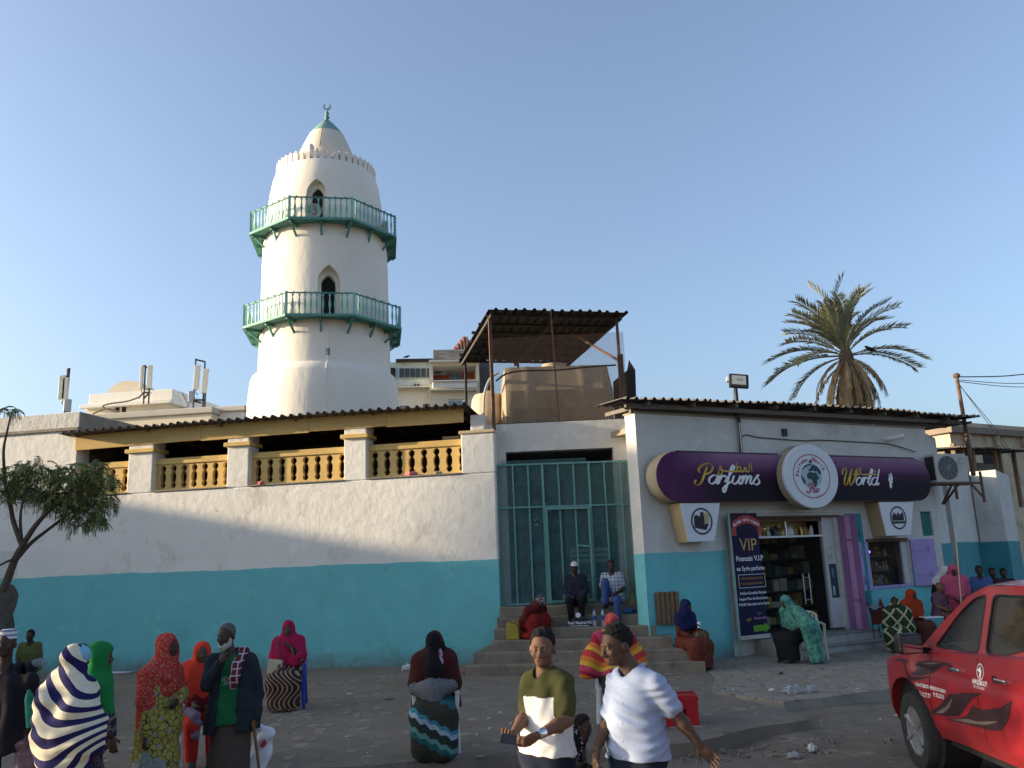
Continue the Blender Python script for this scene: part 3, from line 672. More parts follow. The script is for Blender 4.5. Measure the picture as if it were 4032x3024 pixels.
# battlements
def merlon(h, w, t, pointed):
    if pointed == 1: poly = [(-w, 0), (w, 0), (w, h * .62), (w * .45, h * .85), (0, h), (-w * .45, h * .85), (-w, h * .62)]
    elif pointed == 2: poly = [(-w, 0), (-w * .55, 0), (0, h * .6), (w * .55, 0), (w, 0), (w * .35, h * .8), (0, h), (-w * .35, h * .8)]
    else: poly = [(-w, 0), (w, 0), (w * .9, h * .9), (-w * .9, h * .9)]
    return MB().prism(poly, -t / 2, t / 2)
M1 = merlon(.42, .088, .16, 1).mesh('merlon', M_min); M1b = merlon(.34, .07, .16, 0).mesh('merlon', M_min); M2 = merlon(.30, .11, .1, 2).mesh('merlon', M_min)
NM = 46
for k in range(NM):
    a = 2 * math.pi * k / NM; d = min(abs(((a - rad(3)) + math.pi) % (2 * math.pi) - math.pi), 9)
    o = bpy.data.objects.new('merlon', M1b if d < .36 else M1); link(o, mina); o.matrix_local = facing(a) @ Matrix.Translation((0, -1.70, 15.90))
# arch heads bridging the merlons away from the worn front
rb = MB()
for k in range(NM):
    a = 2 * math.pi * (k + .5) / NM; d = abs(((a - rad(3)) + math.pi) % (2 * math.pi) - math.pi)
    if d < .40: continue
    rb = MB(); w = .045
    rb.prism([(-w, .17), (0, .25), (w, .17), (w, .33), (0, .36), (-w, .33)], -.06, .06, T=facing(a) @ Matrix.Translation((0, -1.695, 15.90))); rb.build('arch_head', M_min, mina)
MB().lathe([(1.62, 15.91), (1.47, 16.05), (1.45, 16.22), (1.1, 16.23)], 64).build('inner_ring', M_min, mina, smooth=True)
for k in range(34):
    a = 2 * math.pi * k / 34
    o = bpy.data.objects.new('merlon', M2); link(o, mina); o.matrix_local = facing(a) @ Matrix.Translation((0, -1.39, 16.21))
T = facing(rad(2)); MB().lathe([(.12, 0), (.12, .45), (.06, .55), (0, .56)], 12, T=T @ Matrix.Translation((-.26, -1.5, 16.05))).build('stub_pinnacle', M_min, mina, smooth=True)
M_cone = mat('cone_plaster', (.66, .57, .46), .9, .06, 1.2, .4, 5, .02); M_gr3 = mat('faded_green_cone', (.17, .31, .28), .8, .08, 2, .3, 6, .01)
MB().lathe([(1.2, 16.2), (1.03, 16.8), (.83, 17.28), (.63, 17.72)], 64).build('cone', M_cone, mina, smooth=True)
MB().lathe([(.638, 17.71), (.465, 17.95), (.29, 18.16), (.13, 18.32), (.05, 18.40), (.0, 18.41)], 64).build('cone_tip', M_gr3, mina, smooth=True)
fin = MB().lathe([(.055, 18.33), (.045, 18.42), (.085, 18.46), (.095, 18.51), (.05, 18.57), (.04, 18.59), (.07, 18.62), (.08, 18.66), (.045, 18.71), (.03, 18.78), (.022, 18.81)], 14).build('finial', M_gr3, mina, smooth=True)
cr = MB(); pts = []; n = 18
for i in range(n + 1):
    a = math.pi * (1.5 + .82 * (i / n - .5) * 2); pts.append((a, .034 * math.sin(math.pi * i / n) ** .7 + .003))
out = [(.145 * math.cos(a), 18.93 + .145 * math.sin(a)) for a, w in pts]
inn = [((.145 - 2 * w) * math.cos(a), 18.93 + (.145 - 2 * w) * math.sin(a)) for a, w in pts]
for i in range(n): cr.prism([out[i], out[i + 1], inn[i + 1], inn[i]], -.012, .012)
cr.build('crescent', M_gr3, fin)
MB().tube([(0, -1.08, 16.75), (0, -.68, 17.68), (0, -.4, 18.10), (0, -.05, 18.4)], .012, 5).build('cable', M_iron, mina)
MB().tube([(.62, -2.50, 6.5), (.61, -2.46, 8.4), (.60, -2.24, 8.62), (.62, -2.16, 9.9)], .012, 5).build('cable', M_creamw, mina)
# balconies
def sect_baluster():
    b = MB(); prof = [(0, .030), (.05, .030), (.06, .018), (.14, .018), (.36, .042), (.58, .018), (.66, .018), (.67, .034), (.73, .034)]
    for (z, w), (z2, w2) in zip(prof[:-1], prof[1:]):
        vs = [(-w, -.012, z), (w, -.012, z), (w, .012, z), (-w, .012, z), (-w2, -.012, z2), (w2, -.012, z2), (w2, .012, z2), (-w2, .012, z2)]
        if z2 - z > 1e-6: b.add(vs, [(0, 1, 5, 4), (1, 2, 6, 5), (2, 3, 7, 6), (3, 0, 4, 7)])
    return b
BAL = sect_baluster().mesh('baluster', M_green2)
for z0, R, Rin, rot in ((10.05, 2.82, 2.14, rad(9.5)), (13.42, 2.68, 2.03, rad(9))):
    bal = bpy.data.objects.new('balcony', None); link(bal, mina); bal.location = (0, 0, z0); bal.scale.z = .92; bal['label'] = 'lower green balcony' if z0 < 12 else 'upper green balcony'
    V8 = [Vector((R * math.sin(rot + rad(22.5 + 45 * k)), -R * math.cos(rot + rad(22.5 + 45 * k)), 0)) for k in range(8)]
    for k in range(8):
        a, b = V8[k], V8[(k + 1) % 8]; mid = (a + b) / 2; out_ = mid.normalized(); ai = a.normalized() * Rin; bi = b.normalized() * Rin
        # floor boards of this bay
        for j in range(4):
            t0, t1 = j / 4 + .006, (j + 1) / 4 - .006
            p = [a.lerp(ai, t0), b.lerp(bi, t0), b.lerp(bi, t1), a.lerp(ai, t1)]
            m_ = MB(); m_.v = [q + Vector((0, 0, z)) for z in (-.045, -.01) for q in p]; m_.f = [[3, 2, 1, 0], [4, 5, 6, 7], [0, 1, 5, 4], [1, 2, 6, 5], [2, 3, 7, 6], [3, 0, 4, 7]]; m_.m = [0] * 6
            m_.build('floor_board', M_green, bal)
        MB().bar(a * 1.005 + Vector((0, 0, -.03)), b * 1.005 + Vector((0, 0, -.03)), .04, .09).build('edge_beam', M_green, bal)
        MB().bar(a * .99, a * .99 + Vector((0, 0, .84)), .075).build('post', M_green2, bal)
        MB().bar(a * .99 + Vector((0, 0, .79)), b * .99 + Vector((0, 0, .79)), .05, .04).build('hand_rail', M_green, bal)
        d = (b - a).normalized()
        n = 10
        for j in range(n):
            c = a.lerp(b, (j + 1 + rnd.uniform(-.12, .12)) / (n + 1)) * .99
            o = bpy.data.objects.new('baluster', BAL); link(o, bal); o.matrix_local = Matrix.Translation(c + Vector((0, 0, .02))) @ Matrix.Rotation(math.atan2(d.y, d.x) + rnd.uniform(-.1, .1), 4, 'Z')
        for j in range(6):
            c = a.lerp(b, (j + .7) / 6.4) * .99 + Vector((0, 0, .815)); MB().bar(c - out_ * .05, c + out_ * .07, .03).build('rail_peg', M_green, bal)
        for pt in (a, mid):
            u = pt.normalized(); r1 = pt.length - .06
            MB().bar(u * (Rin - .25) + Vector((0, 0, -.105)), u * r1 + Vector((0, 0, -.105)), .07, .10).build('joist', M_green, bal)
            MB().bar(u * (r1 - .12) + Vector((0, 0, -.14)), u * (Rin + .02 + (.06 if z0 < 12 else .1)) + Vector((0, 0, -.52)), .06, .06).build('bracket', M_green, bal)
# loudspeakers on the upper balcony
def horn(loc, yaw, label, tilt=0.1):
    t = thing('loudspeaker', label, 'loudspeaker', loc, yaw, 'loudspeaker horns on the minaret')
    R = Matrix.Rotation(math.pi / 2 + tilt, 4, 'X')
    MB().lathe([(.045, -.32), (.06, -.2), (.09, -.08), (.16, .02), (.25, .09), (.27, .10), (.26, .085), (.15, .0), (.05, -.1), (.0, -.1)], 28, T=R).build('horn', mat('horn_paint', (.55, .52, .45), .6, .1, 5), t, smooth=True)
    MB().lathe([(.05, -.36), (.11, -.42), (.11, -.54), (.05, -.57)], 16, T=R).build('driver', M_steel, t, smooth=True); MB().lathe([(.03, -.1), (.05, .0), (.02, .03)], 10, T=R).build('bullet', M_creamw, t, smooth=True)
    MB().bar((0, .2, -.3), (0, .2, -.05), .04).build('bracket', M_iron, t)
    return t
horn(MC + Vector((.12, -2.30, 13.70)), rad(4), 'round grey loudspeaker horn in front of the upper minaret doorway')
horn(MC + Vector((2.16, -.72, 13.68)), rad(72), 'loudspeaker horn at the right end of the upper minaret balcony')

# ================================================================ cream building with antennas, far left
K_O = atY(352, 1639, 40); K_O.z = 0; K_A = rad(-7); KT = frame_pt(K_O, K_A)
def KP(u, v, off=0.0):
    n = KT.to_3x3() @ Vector((0, 1, 0)); p = onplane(u, v, K_O + n * off, n); q = KT.inverted() @ p; return q
cb = thing('cream_building', 'cream flat-roofed building with a set-back top storey behind the hall roof', 'building', K_O, K_A)
e = KP(833, 1599); zt = KP(560, 1620).z; w = e.x
mb = MB(); mb.box(-14, w, 0, 14, -.3, zt - .3); mb.build('wall', M_cream, cb)
mb = MB(); mb.box(-14, w + .12, -.12, 14.1, zt - .3, zt); mb.build('parapet', mat('grey_parapet', (.5, .46, .39), .9, .06, 1), cb, bevel=.04)
mb = MB(); mb.box(w, w + 1.3, .7, 9, -.3, zt - .15); mb.build('side_bay', M_creamw, cb)
mb = MB(); mb.box(w - .2, w + 1.45, .55, 9.1, zt - .15, zt + .1); mb.build('bay_parapet', MATS['grey_parapet'], cb, bevel=.03)
a = KP(325, 1610, 5); b = KP(685, 1578, 5); zs = a.z * .5 + b.z * .5
mb = MB(); mb.box(a.x + .3, b.x - .25, 5, 12, zt - .5, zs - .1); mb.build('top_storey', M_cream, cb)
mb = MB(); mb.box(a.x, b.x, 4.7, 12.3, zs - .1, zs + .12); mb.build('eave_slab', M_creamw, cb, bevel=.03)
mb = MB(); mb.box(a.x + .35, b.x - .1, 5.0, 12, zs + .12, zs + .75); mb.build('upper_parapet', M_creamw, cb, bevel=.03)
t = KP(450, 1575, 6.5)
tk = MB(); prof = []
for i in range(13): an = math.pi * i / 12; prof.append((.0 + 1.25 * math.cos(an), .95 * math.sin(an)))
tk.prism([(x, z) for x, z in prof], -0.6, .6, T=Matrix.Translation((t.x + 1.1, 6.5, zs + .68)) @ Matrix.Rotation(.0, 4, 'Z'))
tko = tk.build('water_tank', mat('tan_tank', (.6, .52, .40), .7, .06, 2), None, smooth=True, sharp=50); tko.matrix_world = KT; tag(tko, 'half-round tan water tank on the roof of the cream building', 'water tank')
def ac_unit(name, loc, yaw, s=1.0, label='', parent=None):
    t = thing(name, label, 'air conditioner', loc, yaw, 'air conditioner outdoor units')
    MB().box(-.42 * s, .42 * s, -.15 * s, .15 * s, 0, .6 * s).build('casing', mat('ac_white', (.44, .43, .40), .5, .08, 4), t, bevel=.012 * s)
    MB().lathe([(.0, -.006), (.235, -.006), (.25, .0), (.25, .012)], 28, T=Matrix.Translation((-.1 * s, -.152 * s, .3 * s)) @ Matrix.Rotation(math.pi / 2, 4, 'X') @ Matrix.Scale(s, 4)).build('fan_grille', mat('ac_grille', (.10, .10, .10), .6, .1, 8), t, smooth=True)
    MB().box(-.426 * s, -.42 * s, -.12 * s, .12 * s, .05 * s, .55 * s).build('coil', mat('ac_coil', (.035, .035, .035), .8, .2, 20), t)
    for k in range(5):
        a = math.pi * k / 5; MB().bar((-.1 * s - .24 * s * math.cos(a), -.166 * s, .3 * s - .24 * s * math.sin(a)), (-.1 * s + .24 * s * math.cos(a), -.166 * s, .3 * s + .24 * s * math.sin(a)), .012 * s, .006 * s).build('grille_bar', M_steel, t)
    MB().box(.2 * s, .38 * s, -.158 * s, -.152 * s, .38 * s, .52 * s).build('name_plate', M_steel, t)
    return t
for (u, v, lab) in ((563, 1615, 'left outdoor unit of the pair on the cream building terrace'), (602, 1612, 'right outdoor unit of the pair on the cream building terrace')):
    p = KP(u, v, 4.4); ac_unit('air_conditioner', KT @ Vector((p.x, 4.4, zt - .05)), K_A, 1.15, lab)
MB().box(a.x + .3, b.x - .3, 4.0, 4.9, zt - .35, zt - .05).build('terrace', M_cream, cb)
for (u, v) in ((462, 1618), (488, 1617)):
    p = KP(u, v, 5); MB().box(p.x - .12, p.x + .12, 4.985, 5.0, p.z - .15, p.z + .25).build('vent', M_dark, cb)
# cables looping over the parapet
c_ = MB(); pts = [KT @ Vector((KP(u, v, 4.2).x, 4.2, KP(u, v, 4.2).z)) for u, v in ((365, 1630), (420, 1610), (470, 1622), (440, 1618), (405, 1602), (430, 1590), (500, 1580), (545, 1565))]
def smooth_path(P, n=8):
    P = [Vector(p) for p in P]; out = []
    for i in range(len(P) - 1):
        p0, p1, p2, p3 = P[max(i - 1, 0)], P[i], P[i + 1], P[min(i + 2, len(P) - 1)]
        for k in range(n):
            t = k / n; out.append(.5 * ((2 * p1) + (p2 - p0) * t + (2 * p0 - 5 * p1 + 4 * p2 - p3) * t * t + (3 * p1 - p0 - 3 * p2 + p3) * t ** 3))
    return out + [P[-1]]
tag(c_.tube(smooth_path(pts), .045, 6).build('cable_bundle', mat('dusty_cable', (.16, .13, .10), .8)), 'dark cable bundle looping over the roof of the cream building', 'cable')
# antennas
def antenna(label, Y, pole, panels, pipes, box=None):
    base = atY(*pole[0], Y); t = thing('antenna_mast', label, 'antenna', base, 0, 'mobile phone antennas on the roofs')
    loc = lambda u, v: atY(u, v, Y) - base
    for q in pipes: MB().tube([loc(*q[0]), loc(*q[1])], .045, 6).build('pipe', M_iron, t)
    for (u0, v0, u1, v1, w) in panels:
        top, bot = loc(u0, v0), loc(u1, v1); M_pan = mat('antenna_panel', (.70, .66, .54), .5, .04, 3)
        MB().bar(bot, top, w, .14, up=(0, 1, 0)).build('panel', M_pan, t, bevel=.02)
        MB().tube([bot, bot + Vector((0, .05, -.16)), bot + Vector((.09, .1, -.28))], .02, 5).build('feeder', M_iron, t)
    if box: q = loc(*box); MB().box(q.x - .14, q.x + .14, q.y - .1, q.y + .1, q.z - .3, q.z + .3).build('remote_unit', M_steel, t, bevel=.02)
    return t
antenna('leftmost antenna mast with two panels above the hall parapet', 38, [(255, 1640)], [(248, 1478, 242, 1572, .30), (262, 1487, 254, 1583, .26)], [((254, 1640), (274, 1450)), ((262, 1586), (267, 1452)), ((267, 1454), (274, 1451)), ((268, 1486), (270, 1486))], (266, 1597))
antenna('middle antenna mast with two thin panels over the cream building', 44, [(565, 1580)], [(560, 1441, 556, 1530, .16), (592, 1438, 587, 1528, .26)], [((565, 1590), (573, 1438)), ((585, 1590), (592, 1440)), ((560, 1443), (573, 1440)), ((573, 1446), (592, 1446)), ((545, 1568), (566, 1545)), ((566, 1545), (588, 1546)), ((568, 1568), (588, 1545))])
antenna('right antenna mast with a tall hooped frame over the cream building', 42, [(760, 1600)], [(779, 1438, 771, 1534, .28), (812, 1452, 802, 1548, .28)], [((760, 1612), (771, 1412)), ((771, 1416), (807, 1424)), ((807, 1424), (806, 1454)), ((798, 1612), (806, 1450)), ((806, 1612), (809, 1540)), ((762, 1576), (806, 1574)), ((762, 1579), (792, 1586))], (754, 1563))
q = MB(); q.bar(KT @ KP(711, 1548, 3), KT @ KP(738, 1600, 3), .16, .16); o = q.build('steel_post', M_steel); tag(o, 'grey slanting post on the roof left of the hooped antenna', 'post')

# ================================================================ apartment block behind the minaret
B_Y = 46.0
B_O = atY(1700, 1640, B_Y); B_O.z = 0; B_A = rad(6); BT = frame_pt(B_O, B_A); BN = BT.to_3x3() @ Vector((0, 1, 0)); BI = BT.inverted()
def BP(u, v, off=0.0): return BI @ onplane(u, v, B_O + BN * off, BN)
ap = thing('apartment_block', 'cream apartment block with a terracotta balcony and bare block storey behind the minaret', 'building', B_O, B_A)
def brect(name, u0, v0, u1, v1, off, th, m, parent=None, bevel=0, z0=None):
    p = BP(u0, v1, off); q_ = BP(u1, v0, off)
    return MB().box(p.x, q_.x, off, off + th, p.z if z0 is None else z0, q_.z).build(name, m, parent or ap, bevel=bevel)
M_bl = mat('pale_blue_render', (.50, .56, .54), .9, .08, 1.5, dirt=[((.36, .40, .38), .55, .7, 1.2)])
brect('left_wall', 1500, 1525, 1700, 1660, 1.2, 8, M_creamw, z0=0)
brect('left_wing', 1500, 1424, 1697, 1520, .6, 8, M_bl)
brect('string_course', 1500, 1518, 1697, 1526, .5, .6, M_creamw)
brect('roof_edge', 1558, 1411, 1705, 1421, .2, 8, M_roofu)
M_fr = mat('pale_window_frame', (.42, .52, .52), .6)
fr_ = brect('window_band', 1570, 1447, 1700, 1490, .5, .098, M_fr)
for k in range(6):
    u0 = 1573 + k * 21.5; o = brect('window_pane', u0, 1450, u0 + 18, 1486, .47, .03, M_glassd, fr_); o.parent = fr_
w1 = brect('window', 1500, 1448, 1556, 1487, .5, .09, M_dark)
right = brect('main_wall', 1694, 1432, 1886, 1660, -.6, .7, M_cream, z0=0)
bpy.data.objects.remove(right)
pA = BP(1694, 1660, -.6); pB = BP(1886, 1432, -.6); pz = lambda v: BP(1790, v, -.6).z; px_ = lambda u: BP(u, 1520, -.6).x
hol = (px_(1706), px_(1876), pz(1503), pz(1440))
MB().wallholes(pA.x, pB.x, 0, pz(1418), -.6, -.35, [hol, (px_(1763), px_(1825), pz(1602), pz(1572))]).build('main_wall', M_cream, ap)
MB().box(hol[0] - .1, hol[1] + .1, 1.2, 1.3, hol[2] - .3, hol[3] + .3).build('terracotta_wall', mat('terracotta_paint', (.55, .16, .075), .85, .06, 2), ap)
MB().box(hol[0] - .1, hol[0], -.34, 1.2, hol[2] - .3, hol[3] + .3).build('balcony_side', M_creamw, ap); MB().box(hol[1], hol[1] + .1, -.34, 1.2, hol[2] - .3, hol[3] + .3).build('balcony_side', M_cream, ap)
MB().box(hol[0], hol[1], -.34, 1.2, hol[3], hol[3] + .1).build('balcony_ceiling', M_creamw, ap); MB().box(hol[0], hol[1], -.34, 1.2, hol[2] - .3, hol[2] - .2).build('balcony_floor', M_creamw, ap)
brect('cornice', 1690, 1414, 1890, 1424, -.95, 6, M_creamw)
br = brect('balcony_rail', 1692, 1494, 1880, 1502, -1.0, .35, M_creamw); brect('balcony_base', 1692, 1531, 1880, 1537, -1.0, .4, M_creamw)
x0, x1 = px_(1702), px_(1878); zb, zt2 = pz(1531), pz(1502)
bm_ = MB().lathe([(.05, 0), (.075, (zt2 - zb) * .35), (.035, (zt2 - zb) * .7), (.06, zt2 - zb)], 8).mesh('baluster', M_creamw, smooth=True)
for k in range(24):
    o = bpy.data.objects.new('baluster', bm_); link(o, ap); o.location = (x0 + (x1 - x0) * (k + .5) / 24, -.86, zb)
def win(u0, v0, u1, v1, off, fm):
    f = brect('window', u0, v0, u1, v1, off, .08, fm); um = (u0 + u1) / 2
    for a, b in ((u0 + 3, um - 1.5), (um + 1.5, u1 - 3)): o = brect('window_pane', a, v0 + 3, b, v1 - 2, off - .02, .02, mat('pale_window_glass', (.22, .28, .32), .25, .05, 3), f)
    return f
win(1769, 1468, 1817, 1500, 1.15, M_fr); win(1765, 1574, 1823, 1601, -.55, M_creamw)
win(1576, 1597, 1609, 1640, 1.15, M_rust); win(1667, 1590, 1693, 1640, 1.15, M_rust)
acp = BP(1732, 1476, .9); ac_unit('air_conditioner', BT @ Vector((acp.x, .95, acp.z)), B_A, 1.0, 'outdoor unit on the terracotta balcony wall of the apartment block')
# bare block storey and tiled roof
M_blk = [mat('concrete_block', (.33, .30, .26), .95, .12, 5, .3, 20, .01), mat('pale_block', (.40, .37, .32), .95, .12, 5, .3, 20, .01), mat('dark_block', (.27, .245, .21), .95, .12, 5, .3, 20, .01)]
p = BP(1706, 1414, .3); q_ = BP(1860, 1374, .3); zt3 = q_.z
MB().box(p.x + .02, q_.x, .3, 5, p.z, zt3 - .02).build('mortar_wall', mat('mortar', (.25, .23, .2), .95), ap)
nr = 5; bh = (zt3 - p.z) / nr; bw = .62; nb = int((q_.x - p.x) / bw) + 1; bms = [MB().box(0, bw - .03, -.03, 0, 0, bh - .03).mesh('concrete_block', m) for m in M_blk]
for j in range(nr):
    for k in range(nb):
        o = bpy.data.objects.new('concrete_block', bms[rnd.randrange(3)]); link(o, ap); o.location = (p.x + max(0, k * bw - (.3 if j % 2 else 0)), .3, p.z + j * bh); o.scale.x = .5 if j % 2 and k == 0 else 1
rz = BP(1755, 1376, 2.5); ra = BP(1829, 1344, 5)
M_tile = mat('red_roof_tile', (.26, .12, .08), .85, .15, 3)
hx0, hx1, hy0, hy1 = rz.x, rz.x + 2.5, 2.5, 5.0; hz = zt3 - .05; apx = Vector(((hx0 + hx1) / 2, (hy0 + hy1) / 2, ra.z))
m_ = MB(); m_.v = [Vector((hx0, hy0, hz)), Vector((hx1, hy0, hz)), Vector((hx1, hy1, hz)), Vector((hx0, hy1, hz)), apx]; m_.f = [[0, 1, 4], [1, 2, 4], [2, 3, 4], [3, 0, 4], [3, 2, 1, 0]]; m_.m = [0] * 5
rf = m_.build('tiled_roof', M_tile, ap)
for a, b in (((hx0, hy0), (hx1, hy0)), ((hx0, hy1), (hx0, hy0))):
    for k in range(1, 13):
        s = Vector((a[0] + (b[0] - a[0]) * k / 13, a[1] + (b[1] - a[1]) * k / 13, hz)); f = 1 - abs(2 * k / 13 - 1)
        mid = Vector(((a[0] + b[0]) / 2, (a[1] + b[1]) / 2, hz)); dirv = (apx - mid) * f
        MB().tube([s + Vector((0, 0, .03)), s + dirv + Vector((0, 0, .03))], .08, 6).build('tile_ridge', M_tile, rf)
brect('dark_side_wall', 1886, 1425, 1935, 1660, .8, 5, mat('dark_render', (.10, .10, .10), .9, .2, 2), z0=0)
for (u, v) in ((1631, 1513), (1645, 1513)): o = brect('vent_pipe', u, v - 3, u + 6, v + 3, .35, .3, M_dark)
cw = BP(1602, 1409, 1); 

# a small black bird on the apartment roof edge and one on the palm are added with the palm

# ================================================================ tank, cage and canopy above the gate
N_O = Vector((-.42, 17.85, 0)); N_A = rad(12)
can = thing('tank_canopy', 'rusty post-and-purlin canopy with a flat dark tin roof over the water tank', 'canopy', N_O, N_A)
NT = frame_pt(N_O, N_A)
ZC = 7.6
CX0, CX1, CY1 = -.06, 3.22, 4.9
for i in range(5):
    a = CX0 + (CX1 - CX0) * i / 5; b = CX0 + (CX1 - CX0) * (i + 1) / 5 + .04
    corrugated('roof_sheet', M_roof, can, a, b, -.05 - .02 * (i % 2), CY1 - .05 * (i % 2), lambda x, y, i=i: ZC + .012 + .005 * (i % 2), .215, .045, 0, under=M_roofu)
for k in range(7):
    y = .28 + .74 * k; MB().bar((CX0 - .05 * (k % 3), y, ZC - .02), (CX1 - .04 + .06 * (k % 2), y, ZC - .02), .05, .06).build('purlin', M_iron, can)
for x in (.03, 1.55, 3.1): MB().bar((x, .05, ZC - .09), (x, CY1 - .1, ZC - .09), .05, .08).build('rafter', M_iron, can)
GI = NT.inverted() @ frame_pt(G_O, G_A)
pl0 = NT.inverted() @ atY(1945, 1675, 17.99); pr0 = NT.inverted() @ atY(2457, 1650, 18.0)
for p0, x in ((pl0, .02), (pr0, 3.06)): MB().bar((p0.x, p0.y, 4.9), (x, .25, ZC - .05), .07).build('post', M_rust, can)
MB().bar((pr0.x, pr0.y - .02, 4.9), (pr0.x, pr0.y - .02, 6.5), .11, .09).build('post_sleeve', M_rust, can)
MB().bar((.03, .22, 6.2), (.03, .22, 7.2), .05).build('post_sleeve', M_rust, can)
for x in (.1, 1.6, 3.0, 2.4): MB().bar((x, 4.6, 4.9), (x, 4.6, ZC - .1), .06).build('post', M_iron, can)
MB().bar((pr0.x, pr0.y, 6.35), (2.25, 1.3, ZC - .12), .05).build('brace', M_rust, can)
MB().bar((pr0.x, 4.5, 6.3), (2.6, 4.2, ZC - .12), .05).build('brace', M_iron, can)
# cage mesh in front
cg = thing('cage_panel', 'rusty expanded metal screen standing in front of the water tank', 'screen', G_O, G_A)
GZ0 = 5.02
diamond_mesh(MB(), .0, 2.96, GZ0, 7.0, .06, .068, .046, .0065, .005).build('mesh_sheet', M_rust, cg, kind='stuff')
diamond_mesh(MB(), .0, .0 + 2.96, GZ0, 7.0, .06, 9, 9, .001, .001)
MB().bar((1.42, .075, GZ0), (1.36, .075, 7.6), .032).build('upright', M_rust, cg)
MB().tube(smooth_path([(.06, .09, 6.02), (.3, .09, 6.17), (.7, .09, 6.22), (1.42, .09, 6.20), (2.2, .09, 6.24), (2.75, .09, 6.25)]), .02, 6).build('band_rail', M_iron, cg)
MB().bar((.0, .08, GZ0 + .01), (2.96, .08, GZ0 + .01), .035).build('bottom_rail', M_rust, cg)
# main tank
M_tank = mat('tan_polyethylene', (.47, .37, .25), .6, .08, 1.5, .15, 6, .01, dirt=[((.25, .19, .12), .55, .75, 1.4)])
tank = thing('water_tank', 'large tan moulded water tank under the tin canopy', 'water tank', frame_pt(G_O, G_A) @ Vector((.16, .5, 5.0)), rad(3))
sec = [(.0, 0), (1.5, 0), (1.5, .2), (1.62, .45), (1.62, .9), (1.52, 1.1), (1.38, 1.55), (.12, 1.55), (-.02, 1.1), (-.12, .9), (-.12, .45), (0, .2)]
def tank_body(Lx):
    b = MB(); st = []
    for i in range(31):
        t = i / 30; x = Lx * t; e = min(t, 1 - t) * Lx; sc = 1 - .07 * max(0, 1 - e / .12) - .22 * max(0, 1 - e / .03) * .3
        rib = .012 if any(abs(x - c) < .06 for c in (.62, 1.88)) else 0
        foot = (0.035 if (int(t * 9) % 2 == 1) else 0)
        row = []
        for (y, z) in sec:
            yy = .75 + (y - .75) * sc; zz = .75 + (z - .75) * sc if z > .05 else 0
            if z < .5: yy = .75 + (yy - .75) * (1 - foot * (1 - z * 2))
            lean = (.10 * max(0, z - .9)) * (1 if t > .5 else -1) * (1 if abs(t - .5) > .47 else 0)
            row.append(Vector((x - lean, yy - rib * (1 if y < .75 else -1), zz + rib * (z > 1))))
        st.append(row)
    n = len(sec); b.v = [Vector((p.x, p.y, p.z * .93)) for r_ in st for p in r_]
    for i in range(30):
        for k in range(n): b.f.append([i * n + k, (i + 1) * n + k, (i + 1) * n + (k + 1) % n, i * n + (k + 1) % n]); b.m.append(0)
    b.f += [list(range(n)), [30 * n + k for k in range(n)][::-1]]; b.m += [0, 0]
    return b
tank_body(2.56).build('tank_shell', M_tank, tank, smooth=True, sharp=28)
MB().lathe([(.34, 1.43), (.34, 1.48), (.29, 1.51), (.28, 1.58), (.1, 1.60)], 28, c=(1.27, .6, 0)).build('tank_lid', M_tank, tank, smooth=True)
t2 = thing('water_tank', 'smaller tan tank showing behind the left canopy post', 'water tank', frame_pt(G_O, G_A) @ Vector((-.22, 1.5, 4.88)), rad(3))
MB().lathe([(.32, 0), (.40, .1), (.43, .6), (.39, 1.0), (.33, 1.10), (.1, 1.15)], 28).build('tank_shell', M_tank, t2, smooth=True)
MB().lathe([(.1, 1.14), (.1, 1.2), (0, 1.21)], 14).build('tank_lid', M_tank, t2, smooth=True)
hl = MB(); hl.box(-1.2, 3.2, .36, 6.5, 4.75, 4.86); o = hl.build('flat_roof', M_conc, gh)
pp = MB().tube(smooth_path([GT_ for GT_ in [frame_pt(G_O, G_A) @ Vector(c) for c in ((-.28, .55, 4.9), (-.25, .5, 5.7), (-.12, .5, 6.12), (.1, .45, 6.3))]]), .03, 8).build('water_pipe', M_steel)
tag(pp, 'grey bent pipe between the two tan water tanks', 'pipe')
tp = MB(); tp.prism([(0, 0), (.5, -.1), (.55, 1.3), (.42, 1.55), (.36, 1.3), (.02, 1.05)], 0, .06); o = tp.build('tarpaulin', mat('dark_tarpaulin', (.035, .033, .03), .9, .2, 4, .5, 10, .03)); o.matrix_world = frame_pt(G_O, G_A) @ Matrix.Translation((2.72, .9, 5.0)); tag(o, 'dark torn tarpaulin hanging at the right end of the tank cage', 'tarpaulin')
# ================================================================ shop sign
def ribbon(mb, pts, w0, T, k0=0.0, thin=.35, ang=rad(60), n=9, mi=0):
    """calligraphic pen stroke: broad along the slant, fine across it; rises a hair along its path"""
    P = smooth_path([(x, y, 0) for x, y in pts], n); b = len(mb.v); m = len(P)
    for i, p in enumerate(P):
        d = (P[min(i + 1, m - 1)] - P[max(i - 1, 0)]).normalized(); a = math.atan2(d.y, d.x)
        w = w0 * (thin + (1 - thin) * abs(math.cos(a - ang)) ** 1.5) * (.75 + .25 * min(1, i / 3, (m - 1 - i) / 3)) / 2
        nrm = Vector((-d.y, d.x, 0)); z = k0 + .0004 * i / m
        mb.v += [T @ (p + nrm * w + Vector((0, 0, z))), T @ (p - nrm * w + Vector((0, 0, z)))]
    for i in range(m - 1): mb.f.append([b + 2 * i, b + 2 * i + 1, b + 2 * i + 3, b + 2 * i + 2]); mb.m.append(mi)
